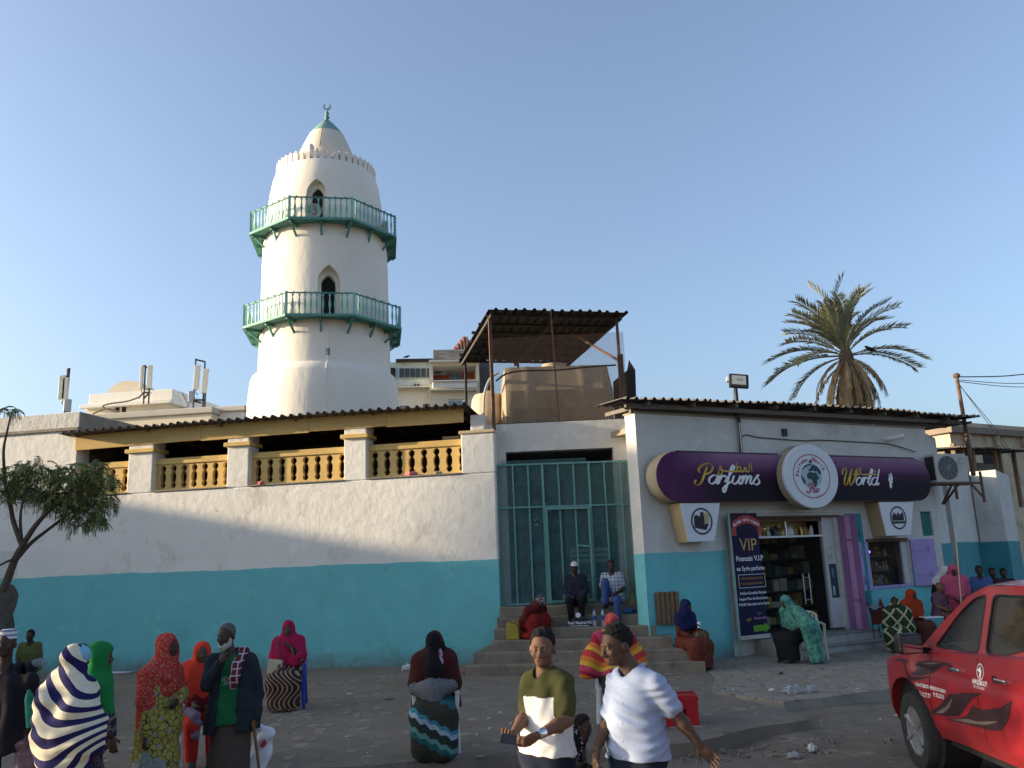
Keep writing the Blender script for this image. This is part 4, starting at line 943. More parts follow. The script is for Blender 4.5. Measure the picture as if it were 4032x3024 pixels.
LET = {
 'a': (1.0, [[(.85, .85), (.5, 1.0), (.12, .7), (.1, .25), (.4, .0), (.75, .3), (.92, .95)], [(.92, .98), (.82, .3), (.95, .02), (1.2, .3)]]),
 'r': (.85, [[(-.05, .2), (.25, 1.0)], [(.25, 1.05), (.18, .0)], [(.2, .35), (.45, .9), (.8, .95)], [(.8, .95), (.72, .75)]]),
 'f': (.75, [[(0, .2), (.45, 1.1), (.8, 1.95), (.6, 2.15), (.42, 1.5), (.25, -.5), (.05, -.95), (-.05, -.5), (.4, .05), (.75, .3)]]),
 'u': (1.1, [[(.2, 1.0), (.12, .3), (.35, 0), (.7, .3), (.88, 1)], [(.88, 1), (.8, .25), (.95, 0), (1.2, .3)]]),
 'm': (1.45, [[(0, .6), (.2, 1)], [(.22, 1), (.15, 0)], [(.17, .3), (.42, .95), (.62, .9), (.6, .6), (.55, 0)], [(.57, .3), (.84, .95), (1.05, .9), (1.03, .6), (1.0, .2), (1.15, 0), (1.4, .3)]]),
 's': (.75, [[(0, .3), (.45, 1.1), (.4, .8), (.65, .4), (.6, .05), (.3, -.05), (.1, .15)]]),
 'o': (1.0, [[(.5, 1), (.15, .7), (.12, .25), (.4, 0), (.75, .25), (.8, .7), (.5, 1.0), (.72, .85), (1.05, .9)]]),
 'l': (.6, [[(0, .3), (.5, 1.3), (.6, 1.95), (.42, 2.0), (.25, 1.2), (.2, .3), (.35, 0), (.65, .3)]]),
 'd': (1.1, [[(.85, .85), (.5, 1.0), (.12, .7), (.1, .25), (.4, .0), (.75, .3), (.95, 1.1)], [(1.05, 2.1), (.84, .3), (.95, .02), (1.2, .3)]]),
 'P': (1.15, [[(.72, 2.0), (.55, 1.0), (.38, .2), (.05, -.15), (-.3, .05), (-.22, .45)], [(.05, 1.25), (-.1, 1.7), (.3, 2.2), (.9, 2.3), (1.3, 1.95), (1.15, 1.35), (.6, 1.05)]]),
 'W': (2.0, [[(-.15, 1.25), (-.15, 1.8), (.2, 2.1), (.38, 1.7), (.22, .6), (.32, 0), (.65, .2), (1.0, 1.5), (1.12, 2.05)], [(1.12, 2.05), (.98, .8), (1.05, .03), (1.35, .15), (1.8, 1.2), (1.9, 1.9), (1.75, 2.15)]]),
 'w': (1.6, [[(.0, .9), (.2, 1.0), (.12, .3), (.3, 0), (.6, .3), (.75, 1)], [(.75, 1), (.68, .3), (.85, 0), (1.15, .35), (1.25, 1.0), (1.4, .8)]])}
def script_word(word, x0, z0, xh, slant, w0, y, mats_of, parent, scale_x=1.0, name='letter'):
    x = 0
    for i, ch in enumerate(word):
        adv, strokes = LET[ch]; mb = MB()
        T = Matrix(((xh * scale_x, xh * slant, 0, x0 + x), (0, 0, -1, y), (0, xh, 0, z0), (0, 0, 0, 1)))
        for k, s_ in enumerate(strokes): ribbon(mb, s_, w0, T, .0006 * k)
        o = mb.build(name, mats_of(i), parent); x += adv * xh * scale_x * .92
    return x
def zgrad(name, stops, z0, z1, rough=.6, ax=2, sheen=None):
    m = bpy.data.materials.new(name); m.use_nodes = True; t = m.node_tree; N = t.nodes; L = t.links; b = N['Principled BSDF']
    b.inputs['Roughness'].default_value = rough; b.inputs['Specular IOR Level'].default_value = .12
    tc = N.new('ShaderNodeTexCoord'); sp = N.new('ShaderNodeSeparateXYZ'); L.new(tc.outputs['Object'], sp.inputs[0])
    mr = N.new('ShaderNodeMapRange'); mr.inputs[1].default_value = z0; mr.inputs[2].default_value = z1; L.new(sp.outputs[ax], mr.inputs[0])
    r = N.new('ShaderNodeValToRGB'); e = r.color_ramp.elements; e[0].position = stops[0][0]; e[0].color = tuple(stops[0][1]) + (1,)
    e[1].position = stops[-1][0]; e[1].color = tuple(stops[-1][1]) + (1,)
    for p, c in stops[1:-1]: x = e.new(p); x.color = tuple(c) + (1,)
    L.new(mr.outputs[0], r.inputs[0]); out = r.outputs[0]
    if sheen:
        m2 = N.new('ShaderNodeMapRange'); m2.inputs[1].default_value = sheen[1]; m2.inputs[2].default_value = sheen[2]; L.new(sp.outputs[0], m2.inputs[0])
        mx = N.new('ShaderNodeMix'); mx.data_type = 'RGBA'; L.new(m2.outputs[0], mx.inputs[0]); mx.inputs[6].default_value = tuple(sheen[0]) + (1,); L.new(out, mx.inputs[7])
        out = mx.outputs[2]
    n = N.new('ShaderNodeTexNoise'); n.inputs['Scale'].default_value = 3; n.inputs['Detail'].default_value = 8; L.new(tc.outputs['Object'], n.inputs['Vector'])
    m3 = N.new('ShaderNodeMapRange'); m3.inputs[3].default_value = .8; m3.inputs[4].default_value = 1.15; L.new(n.outputs['Fac'], m3.inputs[0])
    mu = N.new('ShaderNodeMix'); mu.data_type = 'RGBA'; mu.blend_type = 'MULTIPLY'; mu.inputs[0].default_value = 1; L.new(out, mu.inputs[6]); L.new(m3.outputs[0], mu.inputs[7])
    L.new(mu.outputs[2], b.inputs['Base Color']); return m
sign = thing('shop_sign', 'long purple rounded sign reading Parfums World with a white globe disc in its middle', 'sign', S_O, S_A)
M_tan = mat('tan_sign_edge', (.34, .28, .19), .7, .15, 4)
def stadium(x0, x1, z0, z1, n=16):
    r = (z1 - z0) / 2; zc = (z0 + z1) / 2; rx = .5
    return [(x1 - rx + rx * math.cos(a), zc + r * math.sin(a)) for a in [-math.pi / 2 + math.pi * i / n for i in range(n + 1)]] + \
           [(x0 + rx + rx * math.cos(a), zc + r * math.sin(a)) for a in [math.pi / 2 + math.pi * i / n for i in range(n + 1)]]
SXa, SXb, SZa, SZb, SY = -1.30, 6.80, 3.08, 4.08, -.40
MB().prism(stadium(SXa, SXb, SZa, SZb), SY + .003, -.06).build('sign_box', M_tan, sign, smooth=True, sharp=30)
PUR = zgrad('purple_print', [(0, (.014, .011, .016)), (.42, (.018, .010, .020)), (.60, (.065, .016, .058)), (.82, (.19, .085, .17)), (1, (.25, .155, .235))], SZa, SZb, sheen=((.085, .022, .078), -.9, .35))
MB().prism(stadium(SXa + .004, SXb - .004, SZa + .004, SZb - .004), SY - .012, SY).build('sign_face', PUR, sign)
M_trim = mat('dark_plum_trim', (.05, .015, .04), .5)
MB().box(SXa + .5, 1.95, SY - .02, SY + .1, SZb - .005, SZb + .02).build('trim', M_trim, sign); MB().box(3.3, SXb - .5, SY - .02, SY + .1, SZb - .005, SZb + .02).build('trim', M_trim, sign)
GOLD = zgrad('gold_print', [(0, (.45, .16, .03)), (.45, (.62, .48, .06)), (1, (.42, .26, .03))], 3.42, 3.78); M_pr = mat('white_print', (.72, .72, .72), .5, 0)
script_word('Parfums', -.30, 3.44, .178, .30, .25, SY - .0125, lambda i: GOLD if i == 0 else M_pr, sign, 1.42)
script_word('World', 3.80, 3.44, .178, .30, .25, SY - .0125, lambda i: GOLD if i == 0 else M_pr, sign, 1.25)
# arabic names above the latin ones, drawn right to left
M_gold = mat('gold_ink', (.55, .36, .05), .5, 0)
def arab(strokes, dots, x0, z0, s, name='arabic_word'):
    mb = MB(); T = Matrix(((s, 0, 0, x0), (0, 0, -1, SY - .0125), (0, s, 0, z0), (0, 0, 0, 1)))
    for k, st in enumerate(strokes): ribbon(mb, st, .17, T, .0008 + .0005 * k, .6, rad(20), 6)
    o = mb.build(name, M_gold, sign); return o
arab([[(0, -.35), (.25, -.25), (.3, .2)], [(.75, .3), (.55, .5), (.45, .25), (.7, .1), (.75, .3), (.7, -.2), (.4, -.4)], [(.75, .05), (1.6, 0), (2.6, 0), (2.75, .02)],
      [(2.6, .0), (2.9, .45), (3.25, .4), (3.2, .08), (2.6, 0)], [(2.72, .05), (2.75, .95)], [(3.2, .02), (3.6, .02), (3.75, .35), (4.0, .35), (3.85, .08), (4.2, .0), (4.4, .05)], [(4.4, .05), (4.45, .9)], [(4.75, .0), (4.72, .9)]], [], .22, 3.70, .20)
arab([[(0, -.3), (.05, .05), (.35, .0)], [(.35, 0), (.3, .35), (.6, .35), (.6, .02), (.35, 0)], [(.6, .02), (1.0, .02), (1.05, .9)], [(1.35, .9), (1.3, .05), (2.2, .0), (3.5, .02)], [(3.4, .02), (3.9, .02), (3.65, .25), (3.75, .45), (4.0, .42)]], [], 4.20, 3.68, .185)
# small printed mark at the right end of the name: a head in profile with flowing hair
mb = MB(); TW = Matrix(((.13, 0, 0, 5.32), (0, 0, -1, SY - .0128), (0, .17, 0, 3.40), (0, 0, 0, 1)))
for k, s_ in enumerate(([(.2, .0), (.35, .5), (.1, .9), (.35, 1.25), (.3, 1.7)], [(.5, -.1), (.6, .5), (.55, 1.0), (.8, 1.5), (.65, 1.9)], [(.3, -.2), (.2, .3), (.45, .9)], [(.8, .5), (.85, .9), (1.0, 1.3), (.85, 1.9)])): ribbon(mb, s_, .32, T=TW, k0=.0006 * k)
mb.build('head_emblem', M_pr, sign)
mb = MB(); T = Matrix(((.05, 0, 0, 3.62), (0, 0, -1, SY - .013), (0, .05, 0, 3.90), (0, 0, 0, 1)))
for k, s_ in enumerate(([(0, .6), (.5, 1.2), (1, .6), (1.6, 1.1)], [(0, 0), (.6, .3), (1.4, -.1)], [(.3, .9), (1.3, .9)])): ribbon(mb, s_, .3, T, .0006 * k)
mb.build('maker_mark', M_trim, sign)
# disc
DX, DZ, RXd, RZd = 2.66, 3.60, .80, .69
def ell(rx, rz, n=56): return [(DX + rx * math.cos(2 * math.pi * i / n), DZ + rz * math.sin(2 * math.pi * i / n)) for i in range(n)]
disc = bpy.data.objects.new('globe_disc', None); link(disc, sign)
M_disc = mat('white_acrylic', (.62, .63, .66), .35, .04, 2, dirt=[((.45, .44, .43), .6, .8, 2.0)])
MB().prism(ell(RXd, RZd), -.62, -.30).build('disc_body', [M_disc], disc, smooth=True, sharp=30, bevel=.02)
MB().prism(ell(RXd + .008, RZd + .008), -.56, -.32).build('disc_rim', M_tan, disc, smooth=True, sharp=30)
DY = -.6225
def ring(rx, rz, w, m, nm, y=DY, a0=0, a1=2 * math.pi, n=72):
    b = MB()
    for i in range(n + 1):
        a = a0 + (a1 - a0) * i / n
        b.v += [Vector((DX + rx * math.cos(a), y, DZ + rz * math.sin(a))), Vector((DX + (rx - w) * math.cos(a), y, DZ + (rz - w) * math.sin(a)))]
    b.f = [[2 * i, 2 * i + 1, 2 * i + 3, 2 * i + 2] for i in range(n)]; b.m = [0] * n; return b.build(nm, m, disc)
M_red = mat('wine_print', (.34, .06, .10), .5, 0); M_navy = mat('navy_print', (.02, .045, .065), .5, .2, 4); M_sea = mat('sea_print', (.34, .44, .46), .5, .1, 3)
ring(.545, .475, .022, M_red, 'red_ring')
GX, GZ = DX, DZ + .01; gl = MB(); n = 40; ge = [(GX + .30 * math.cos(2 * math.pi * i / n), GZ + .265 * math.sin(2 * math.pi * i / n)) for i in range(n)]
gl.v = [Vector((x, DY - .002, z)) for x, z in ge]; gl.f = [list(range(n))]; gl.m = [0]; gl.build('globe_sea', M_sea, disc)
CONT = {'africa': [(-.10, .06), (-.02, .08), (.05, .06), (.12, .07), (.16, 0), (.20, -.05), (.12, -.10), (.12, -.17), (.07, -.24), (.03, -.25), (.01, -.15), (-.02, -.08), (-.09, -.08), (-.14, -.02)],
        'europe': [(-.08, .10), (-.07, .14), (-.02, .15), (.0, .2), (.06, .24), (.16, .20), (.24, .12), (.25, .04), (.20, .02), (.15, .10), (.10, .09), (.04, .12), (.0, .10), (-.04, .09)],
        'north': [(-.25, .10), (-.17, .17), (-.08, .21), (.0, .23), (.04, .255), (-.06, .25), (-.16, .215), (-.23, .15)],
        'america': [(-.28, .02), (-.22, -.06), (-.19, -.12), (-.19, -.19), (-.225, -.17), (-.265, -.09), (-.285, -.02)]}
for k, (nm, P) in enumerate(CONT.items()):
    b = MB(); b.v = [Vector((GX + x * 1.12, DY - .004 - .0006 * k, GZ + z)) for x, z in P[::-1]]; b.f = [list(range(len(P)))]; b.m = [0]; b.build('continent', M_navy, disc)
mb = MB(); T = Matrix.Translation((0, 0, 0))
for (x0, x1, z0, z1) in ((-.05, .05, .275, .295), (-.035, .035, .295, .34)): mb.box(GX + x0, GX + x1, DY - .006, DY - .001, GZ + z0, GZ + z1)
mb.build('bottle_cap', M_navy, disc)
def arc_text(s, a0, a1, r, size, nm):
    for i, ch in enumerate(s):
        v, f = text_mb(ch, size, 0, .004); a = a0 + (a1 - a0) * i / max(1, len(s) - 1)
        T = Matrix.Translation((DX + r * 1.14 * math.cos(a), DY - .003, DZ + r * math.sin(a))) @ Matrix.Rotation(math.pi / 2, 4, 'X') @ Matrix.Rotation(a - math.pi / 2, 4, 'Z')
        MB().add([T @ q for q in v], f).build('ring_letter', M_red, disc)
arc_text('Parfums', rad(176), rad(105), .365, .115, 'p'); arc_text('World', rad(76), rad(28), .365, .115, 'w')
script_word('Pw', DX - .17, DZ - .35, .088, .25, .30, DY - .012, lambda i: M_red, disc, 1.5, 'monogram_letter')
mb = MB(); ribbon(mb, [(0, 0), (.6, -.15), (1.2, .1), (1.6, .0), (2, .2)], .1, Matrix(((.14, 0, 0, DX + .03), (0, 0, -1, DY - .008), (0, .1, 0, DZ - .41), (0, 0, 0, 1))), 0); mb.build('flourish', M_red, disc)
# the two tapering bracket boxes under the sign
def bracket_box(x0, x1, x2, x3, zt, zb, label, kind):
    t = thing('bracket_sign', label, 'sign', S_O, S_A, 'tapered light boxes under the shop sign')
    MB().prism([(x2, zb), (x3, zb), (x1, zt), (x0, zt)], SY + .02, -.02).build('box', [M_disc], t, bevel=.01)
    MB().prism([(x2 - .006, zb), (x2, zb), (x0, zt), (x0 - .006, zt)], SY + .03, -.02).build('side_board', mat('raw_plywood', (.42, .31, .17), .8, .15, 3, stretch=(1, 1, .3)), t)
    cx, cz = (x0 + x1 + x2 + x3) / 4 + .02, (zt + zb) / 2 + .02; b = MB(); n = 48
    for i in range(n + 1):
        a = 2 * math.pi * i / n; b.v += [Vector((cx + .27 * math.cos(a), SY + .012, cz + .265 * math.sin(a))), Vector((cx + .235 * math.cos(a), SY + .012, cz + .23 * math.sin(a)))]
    b.f = [[2 * i, 2 * i + 1, 2 * i + 3, 2 * i + 2] for i in range(n)]; b.m = [0] * n; b.build('ring_print', mat('plum_print', (.06, .02, .06), .5, 0), t)
    if kind == 0:
        for k, P in enumerate(([(-.19, -.12), (-.06, -.15), (-.06, .08), (-.09, .12), (-.16, .12), (-.19, .07)], [(-.05, -.15), (.06, -.17), (.06, .10), (.04, .13), (.05, .18), (-.03, .18), (-.02, .13), (-.05, .09)])):
            MB().prism([(cx + x, cz + z) for x, z in P], SY + .010 - .002 * k, SY + .018).build('bottle_print', mat('black_print', (.018, .018, .02), .5, 0), t)
        MB().prism([(cx + .06, cz - .02), (cx + .16, cz - .08), (cx + .2, cz + .12), (cx + .17, cz + .2), (cx + .12, cz + .15), (cx + .05, cz + .17)], SY + .011, SY + .018).build('parchment_print', mat('parchment_print', (.45, .35, .18), .6, 0), t)
        MB().prism([(cx + .02, cz - .1), (cx + .09, cz - .18), (cx + .16, cz - .07), (cx + .1, cz - .05)], SY + .009, SY + .017).build('bottle_print', MATS['black_print'], t)
    else:
        for k in range(11):
            x = cx - .19 + .036 * k; h = .05 + .07 * abs(math.sin(k * 2.3)); MB().prism([(x - .013, cz - .06), (x + .013, cz - .06), (x + .012, cz + h), (x - .012, cz + h)], SY + .011, SY + .018).build('bottle_print', MATS['black_print'], t)
        for k in range(9):
            x = cx - .18 + .045 * k; z = cz - .09 - .015 * (k % 2); MB().prism([(x - .022, z - .03), (x + .02, z - .03), (x + .024, z + .015), (x - .02, z + .02)], SY + .009, SY + .017).build('bottle_print', MATS['black_print'], t)
bracket_box(-.76, .27, -.62, .04, 3.06, 2.30, 'left tapering white light box with two dark bottles in a ring', 0)
bracket_box(4.93, 6.12, 5.05, 5.88, 3.06, 2.29, 'right tapering white light box with a row of small bottles in a ring', 1)

# ================================================================ door, banner, window
def put(o, M): o.matrix_world = M; return o
dr = thing('shop_door', 'dark glass shop door with long steel handles under a lit transom shelf', 'door', S_O, S_A)
M_frame = mat('dusty_white_frame', (.48, .47, .47), .6, .1, 4)
MB().box(3.52, 3.86, .06, .16, .36, 2.76).build('door_post', M_frame, dr, bevel=.006)
MB().box(1.52, 1.60, .06, .16, .36, 2.76).build('door_post', M_frame, dr)
MB().box(1.6, 3.52, .05, .17, 2.68, 2.76).build('transom_rail', M_rust, dr); MB().box(1.6, 3.52, .04, .17, 2.335, 2.375).build('transom_rail', mat('bright_strip', (.62, .62, .60), .4, 0), dr)
MB().box(2.44, 2.47, .08, .12, 2.375, 2.68).build('transom_mullion', M_alu, dr)
for a, b in ((1.61, 2.55), (2.57, 3.51)):
    g = MB().box(a, b, .10, .112, .40, 2.33).build('glass_leaf', mat('door_glass', (.012, .014, .014), .15, 0, spec=.10, alpha=.16), dr)
for x in (2.78, 2.96): MB().tube([(x, .055, .92), (x, .055, 1.55)], .012, 8).build('handle', M_alu, dr)
for z in (1.0, 1.47): MB().tube([(2.78, .056, z), (2.96, .056, z)], .009, 6).build('handle', M_alu, dr)
MB().box(1.06, 3.86, .02, 2.6, .22, .34).build('threshold', mat('dark_tile', (.10, .095, .09), .5, .15, 3), dr)
M_post = mat('poster_print', (.03, .055, .07), .5, .3, 6)
po = MB().box(3.60, 3.82, .052, .058, 1.00, 1.73).build('poster', M_post); put(po, ST); tag(po, 'dark perfume poster on the white post right of the shop door', 'poster')
MB().box(3.64, 3.70, .049, .052, 1.05, 1.25).build('bottle_print', M_sea, po); MB().box(3.66, 3.72, .049, .052, 1.45, 1.62).build('bottle_print', mat('dim_print', (.12, .2, .24), .5), po)
p2_ = MB().box(3.58, 3.74, .052, .058, 1.80, 2.10).build('notice', mat('floral_notice', (.45, .43, .36), .7, .5, 14)); put(p2_, ST); tag(p2_, 'pale notice with dried flowers pinned above the dark poster', 'notice')
# interior with shelves and goods
it = thing('shop_interior', 'dark perfume shop interior with stacked shelves behind the glass door', 'interior', S_O, S_A)
M_in = mat('shop_inner_wall', (.09, .085, .08), .9, .2, 2)
MB().box(.6, 4.32, 1.75, 1.8, .2, 3.2).build('back_wall', M_in, it); MB().box(.6, 6.9, .36, 2.7, 3.0, 3.1).build('ceiling', M_in, it); MB().box(.9, .95, .36, 2.7, .3, 3.0).build('side_wall', M_in, it); MB().box(4.3, 4.35, .36, 2.7, .2, 3.0).build('side_wall', M_in, it)
boxm = [mat('goods_' + n, c, .6, .1, 5) for n, c in (('brown', (.20, .11, .06)), ('gold', (.45, .32, .11)), ('dark', (.06, .06, .07)), ('cream', (.55, .50, .40)), ('green', (.09, .16, .11)))]
gr = random.Random(5); goods = MB()
for j in range(6):
    z = .4 + .36 * j; MB().box(1.0, 4.25, 1.15, 1.70, z, z + .03).build('shelf', M_in, it)
    x = 1.05
    while x < 4.15:
        w = gr.uniform(.08, .24); h = gr.uniform(.12, .30); goods.box(x, x + w, 1.2, 1.5, z + .031, z + .031 + h, gr.randrange(5)); x += w + gr.uniform(.01, .06)
goods.build('boxed_goods', boxm, it, kind='stuff')
# bottles in the transom and in the window
def bottle_mesh(kind):
    b = MB()
    if kind == 0: b.lathe([(.04, 0), (.05, .02), (.05, .10), (.02, .13), (.018, .16), (.03, .17), (.03, .21)], 10)
    elif kind == 1: b.lathe([(.035, 0), (.02, .03), (.012, .07), (.05, .12), (.058, .17), (.04, .22), (.012, .24)], 10)
    elif kind == 2: b.box(-.045, .045, -.025, .025, 0, .13).box(-.015, .015, -.015, .015, .13, .17)
    else: b.lathe([(.06, 0), (.065, .06), (.05, .12), (.02, .15), (.03, .17), (.0, .20)], 10)
    return b
M_bt = [mat('bottle_gold', (.55, .38, .12), .25, .1, 9, metal=.6), mat('bottle_clear', (.55, .58, .55), .12, .05, 9, spec=.7), mat('bottle_black', (.03, .03, .035), .2, 0, spec=.6), mat('bottle_amber', (.30, .15, .05), .2, 0, spec=.6)]
bmesh_ = {(k, m): bottle_mesh(k).mesh('bottle', M_bt[m], smooth=True) for k in range(4) for m in range(4)}
ORD = 'first second third fourth fifth sixth seventh eighth ninth tenth eleventh twelfth thirteenth fourteenth fifteenth sixteenth seventeenth'.split()
def bottles(n, x0, x1, y, z, group, label, seed, sc=1.0):
    r = random.Random(seed)
    for i in range(n):
        k, m = r.randrange(4), r.choices(range(4), (4, 3, 1, 2))[0]
        lb = '%s %s perfume bottle, %s from the left on the %s' % (('gilt', 'clear', 'black', 'amber')[m], ('slim', 'goblet shaped', 'square', 'squat')[k], ORD[i], label)
        o = bpy.data.objects.new('perfume_bottle', bmesh_[(k, m)]); link(o); s = sc * r.uniform(.85, 1.2)
        o.matrix_world = ST @ Matrix.Translation((x0 + (x1 - x0) * (i + .5) / n, y + r.uniform(-.04, .04), z)) @ Matrix.Rotation(r.uniform(0, 3), 4, 'Z') @ Matrix.Scale(s, 4)
        tag(o, lb, 'bottle', group)
MB().box(1.6, 3.52, .17, .5, 2.34, 2.36).build('transom_shelf', M_frame, dr)
bottles(17, 1.66, 3.46, .28, 2.361, 'bottles on the transom shelf', 'transom shelf', 3, 1.15)
MB().box(1.6, 3.52, .5, .52, 2.36, 2.7).build('transom_back', mat('brass_foil', (.45, .34, .16), .4, .3, 12, metal=.4), dr)
wn = thing('display_window', 'lilac framed display window with shelves of perfume bottles', 'window', S_O, S_A)
M_lil = mat('lilac_paint', (.35, .27, .50), .7, .12, 4, .3, 20, .004, dirt=[((.22, .17, .3), .58, .75, 2.0)])
MB().box(4.80, 6.2, -.02, .3, 1.12, 1.19).build('sill', M_lil, wn, bevel=.006); MB().box(4.8, 6.2, -.03, .05, 2.17, 2.24).build('head', M_rust, wn)
MB().box(6.0, 6.2, .03, .10, 1.19, 2.17).build('side_panel', M_frame, wn)
MB().box(4.82, 6.0, .08, .088, 1.2, 2.16).build('pane', mat('window_pane_glass', (.015, .018, .018), .08, 0, spec=.4, alpha=.32), wn)
MB().box(4.8, 6.2, .75, .8, 1.1, 2.3).build('back', M_in, wn); MB().box(4.78, 4.8, .1, .8, 1.1, 2.3).build('inner_side', M_in, wn); MB().box(6.2, 6.22, .36, .8, 1.1, 2.3).build('inner_side', M_in, wn); MB().box(4.8, 6.2, .1, .8, 2.25, 2.3).build('inner_top', M_in, wn)
for z in (1.19, 1.50, 1.83): MB().box(4.82, 6.0, .3, .62, z, z + .015).build('shelf', mat('glass_shelf', (.3, .33, .33), .2), wn)
bottles(13, 4.86, 5.98, .42, 1.206, 'bottles in the display window', 'bottom window shelf', 7, .95)
bottles(13, 4.86, 5.98, .42, 1.516, 'bottles in the display window', 'middle window shelf', 8, .95)
bottles(13, 4.86, 5.98, .42, 1.846, 'bottles in the display window', 'top window shelf', 9, .95)
lamp = MB().lathe([(0, -.035), (.03, -.02), (.036, 0), (.03, .02), (0, .035)], 12).build('party_lamp', mat('blue_lamp', (.1, .1, .6), .3, 0, emit=((.25, .15, 1.0), 2.2)), smooth=True); lamp.matrix_world = ST @ Matrix.Translation((5.12, .22, 1.95)); tag(lamp, 'small glowing blue lamp among the bottles in the display window', 'lamp')
# shutters
def shutter(x0, x1, z0, z1, hinge, ang, label, m, cat='shutter', planks=0, y=-.03):
    t = thing('shutter', label, cat, ST @ Vector((hinge, y, 0)), S_A + ang)
    w = x1 - x0; n = planks or 1
    for k in range(n): MB().box(x0 + w * k / n + (.004 if planks else 0), x0 + w * (k + 1) / n - (.004 if planks else 0), -.02, .02, z0, z1).build('plank' if planks else 'leaf', m if not isinstance(m, list) else m[k % len(m)], t, bevel=.004)
    for z in (z0 + .25 * (z1 - z0), z0 + .78 * (z1 - z0)):
        MB().box(x0 + .03 * (1 if w > 0 else -1), x0 + .6 * w, -.032, -.02, z - .02, z + .02).build('hinge_strap', m if not isinstance(m, list) else m[0], t)
        MB().tube([(x0 + .7 * w, -.035, z - .06), (x0 + .7 * w, -.05, z), (x0 + .7 * w, -.035, z + .06)], .012, 6).build('bolt', m if not isinstance(m, list) else m[0], t)
    return t
shutter(0, .75, 1.12, 2.2, 6.25, rad(-6), 'right lilac shutter folded flat against the wall beside the display window', M_lil)
shutter(0, -.50, 1.1, 2.18, 4.80, rad(14), 'left lilac shutter standing ajar beside the display window', M_lil)
M_pl = mat('plum_paint', (.24, .10, .22), .7, .15, 4, .3, 20, .004, dirt=[((.12, .06, .11), .55, .75, 3.0)]); M_pk = mat('pink_mauve_paint', (.42, .20, .36), .7, .12, 4)
shutter(0, .38, .32, 2.78, 3.92, rad(-50), 'tall folded plum and mauve door shutter right of the shop door', [M_pl, M_pk, M_pl], planks=3, y=-.05)
shutter(0, .42, .80, 2.82, 4.18, rad(-8), 'tall turquoise plank shutter between the shop door and the display window', [mat('teal_board', (.04, .22, .25), .7, .15, 4)], planks=4, y=-.06)
lv = thing('louvre_window', 'small turquoise barred window at the right end of the shop wall', 'window', S_O, S_A)
M_lv = mat('louvre_teal', (.05, .22, .20), .6, .1, 5)
MB().box(6.80, 7.2, .12, .14, 2.27, 2.85).build('panel', mat('dark_teal', (.02, .08, .08), .8), lv)
for k in range(8): MB().box(6.82 + .048 * k, 6.845 + .048 * k, .04, .07, 2.28, 2.84).build('bar', M_lv, lv)
MB().box(6.8, 7.2, -.01, .02, 2.85, 2.90).build('head_strip', M_white2, lv)
# banner
bn = thing('roll_banner', 'tall dark blue banner advertising VIP French perfume beside the shop door', 'banner', ST @ Vector((.66, -.17, .0)), S_A)
M_ban = zgrad('banner_print', [(0, (.014, .014, .045)), (.8, (.020, .014, .045)), (1, (.03, .02, .03))], .6, 2.9)
MB().box(0, .74, -.012, 0, .42, 2.86).build('banner_sheet', M_ban, bn); MB().box(-.05, -.012, -.02, .02, .02, 2.86).build('pole', mat('pale_green_post', (.25, .36, .30), .6), bn); MB().box(-.02, .78, -.03, .02, .34, .42).build('base_rail', M_alu, bn)
MB().box(-.011, 0, -.013, .001, .42, 2.86).build('white_edge', M_frame, bn)
M_wr = mat('banner_white', (.62, .62, .66), .6, 0); M_gd = mat('banner_gold', (.50, .32, .10), .6, 0); M_rd = mat('banner_red', (.38, .05, .05), .6, 0); M_gn = mat('banner_green', (.12, .30, .03), .6, 0)
def btext(s, x, z, size, m, bold=0.0, y=-.0145, shear=0, sx=1.0, parent=bn):
    v, f = text_mb(s, size, shear, bold); T = Matrix.Translation((x, y, z)) @ Matrix.Rotation(math.pi / 2, 4, 'X') @ Matrix.Diagonal((sx, 1, 1, 1))
    return MB().add([T @ q for q in v], f).build('lettering', m, parent)
n = 14; pts = [(.05 + .76 * i / n, 2.60 + .13 * math.sin(math.pi * i / n)) for i in range(n + 1)]
rb = MB()
for (x, z) in pts: rb.v += [Vector((x, -.0145, z - .085)), Vector((x, -.0145, z + .085))]
rb.f = [[2 * i, 2 * i + 2, 2 * i + 3, 2 * i + 1] for i in range(n)]; rb.m = [0] * n; rb.build('ribbon_print', M_rd, bn)
for sx in (0, 1):
    x = .02 if sx == 0 else .72; MB().prism([(x, 2.40), (x + .12, 2.40), (x + .12, 2.55), (x, 2.55)], -.0135, -.0125).build('ribbon_tail', M_rd, bn)
for i, ch in enumerate('Gardez votre argent'):
    t = (i + 1) / 20; v, f = text_mb(ch, .085, 0, .003) if ch != ' ' else ([], [])
    if v:
        a = .5 * math.cos(math.pi * t); T = Matrix.Translation((.05 + .76 * t, -.0165, 2.595 + .13 * math.sin(math.pi * t))) @ Matrix.Rotation(math.pi / 2, 4, 'X') @ Matrix.Rotation(a, 4, 'Z')
        MB().add([T @ q for q in v], f).build('lettering', M_wr, bn)
btext('VIP', .43, 2.20, .36, M_gd, 0, sx=.95); btext('Francais V.I.P', .43, 1.93, .145, M_wr, .004, sx=.95); btext('en Syrie parfums', .43, 1.73, .12, M_wr, .003, sx=.92)
bx = MB()
for a, b, c, d in ((.08, .80, 1.345, 1.355), (.08, .80, 1.605, 1.615), (.08, .09, 1.356, 1.604), (.79, .80, 1.356, 1.604)): bx = MB().box(a, b, -.015, -.0125, c, d); bx.build('box_line', M_wr, bn)
for z in (1.53, 1.43): MB().box(.14, .74, -.015, -.0125, z - .025, z + .025).build('gold_line', mat('banner_brown', (.16, .07, .03), .6, .4, 30), bn)
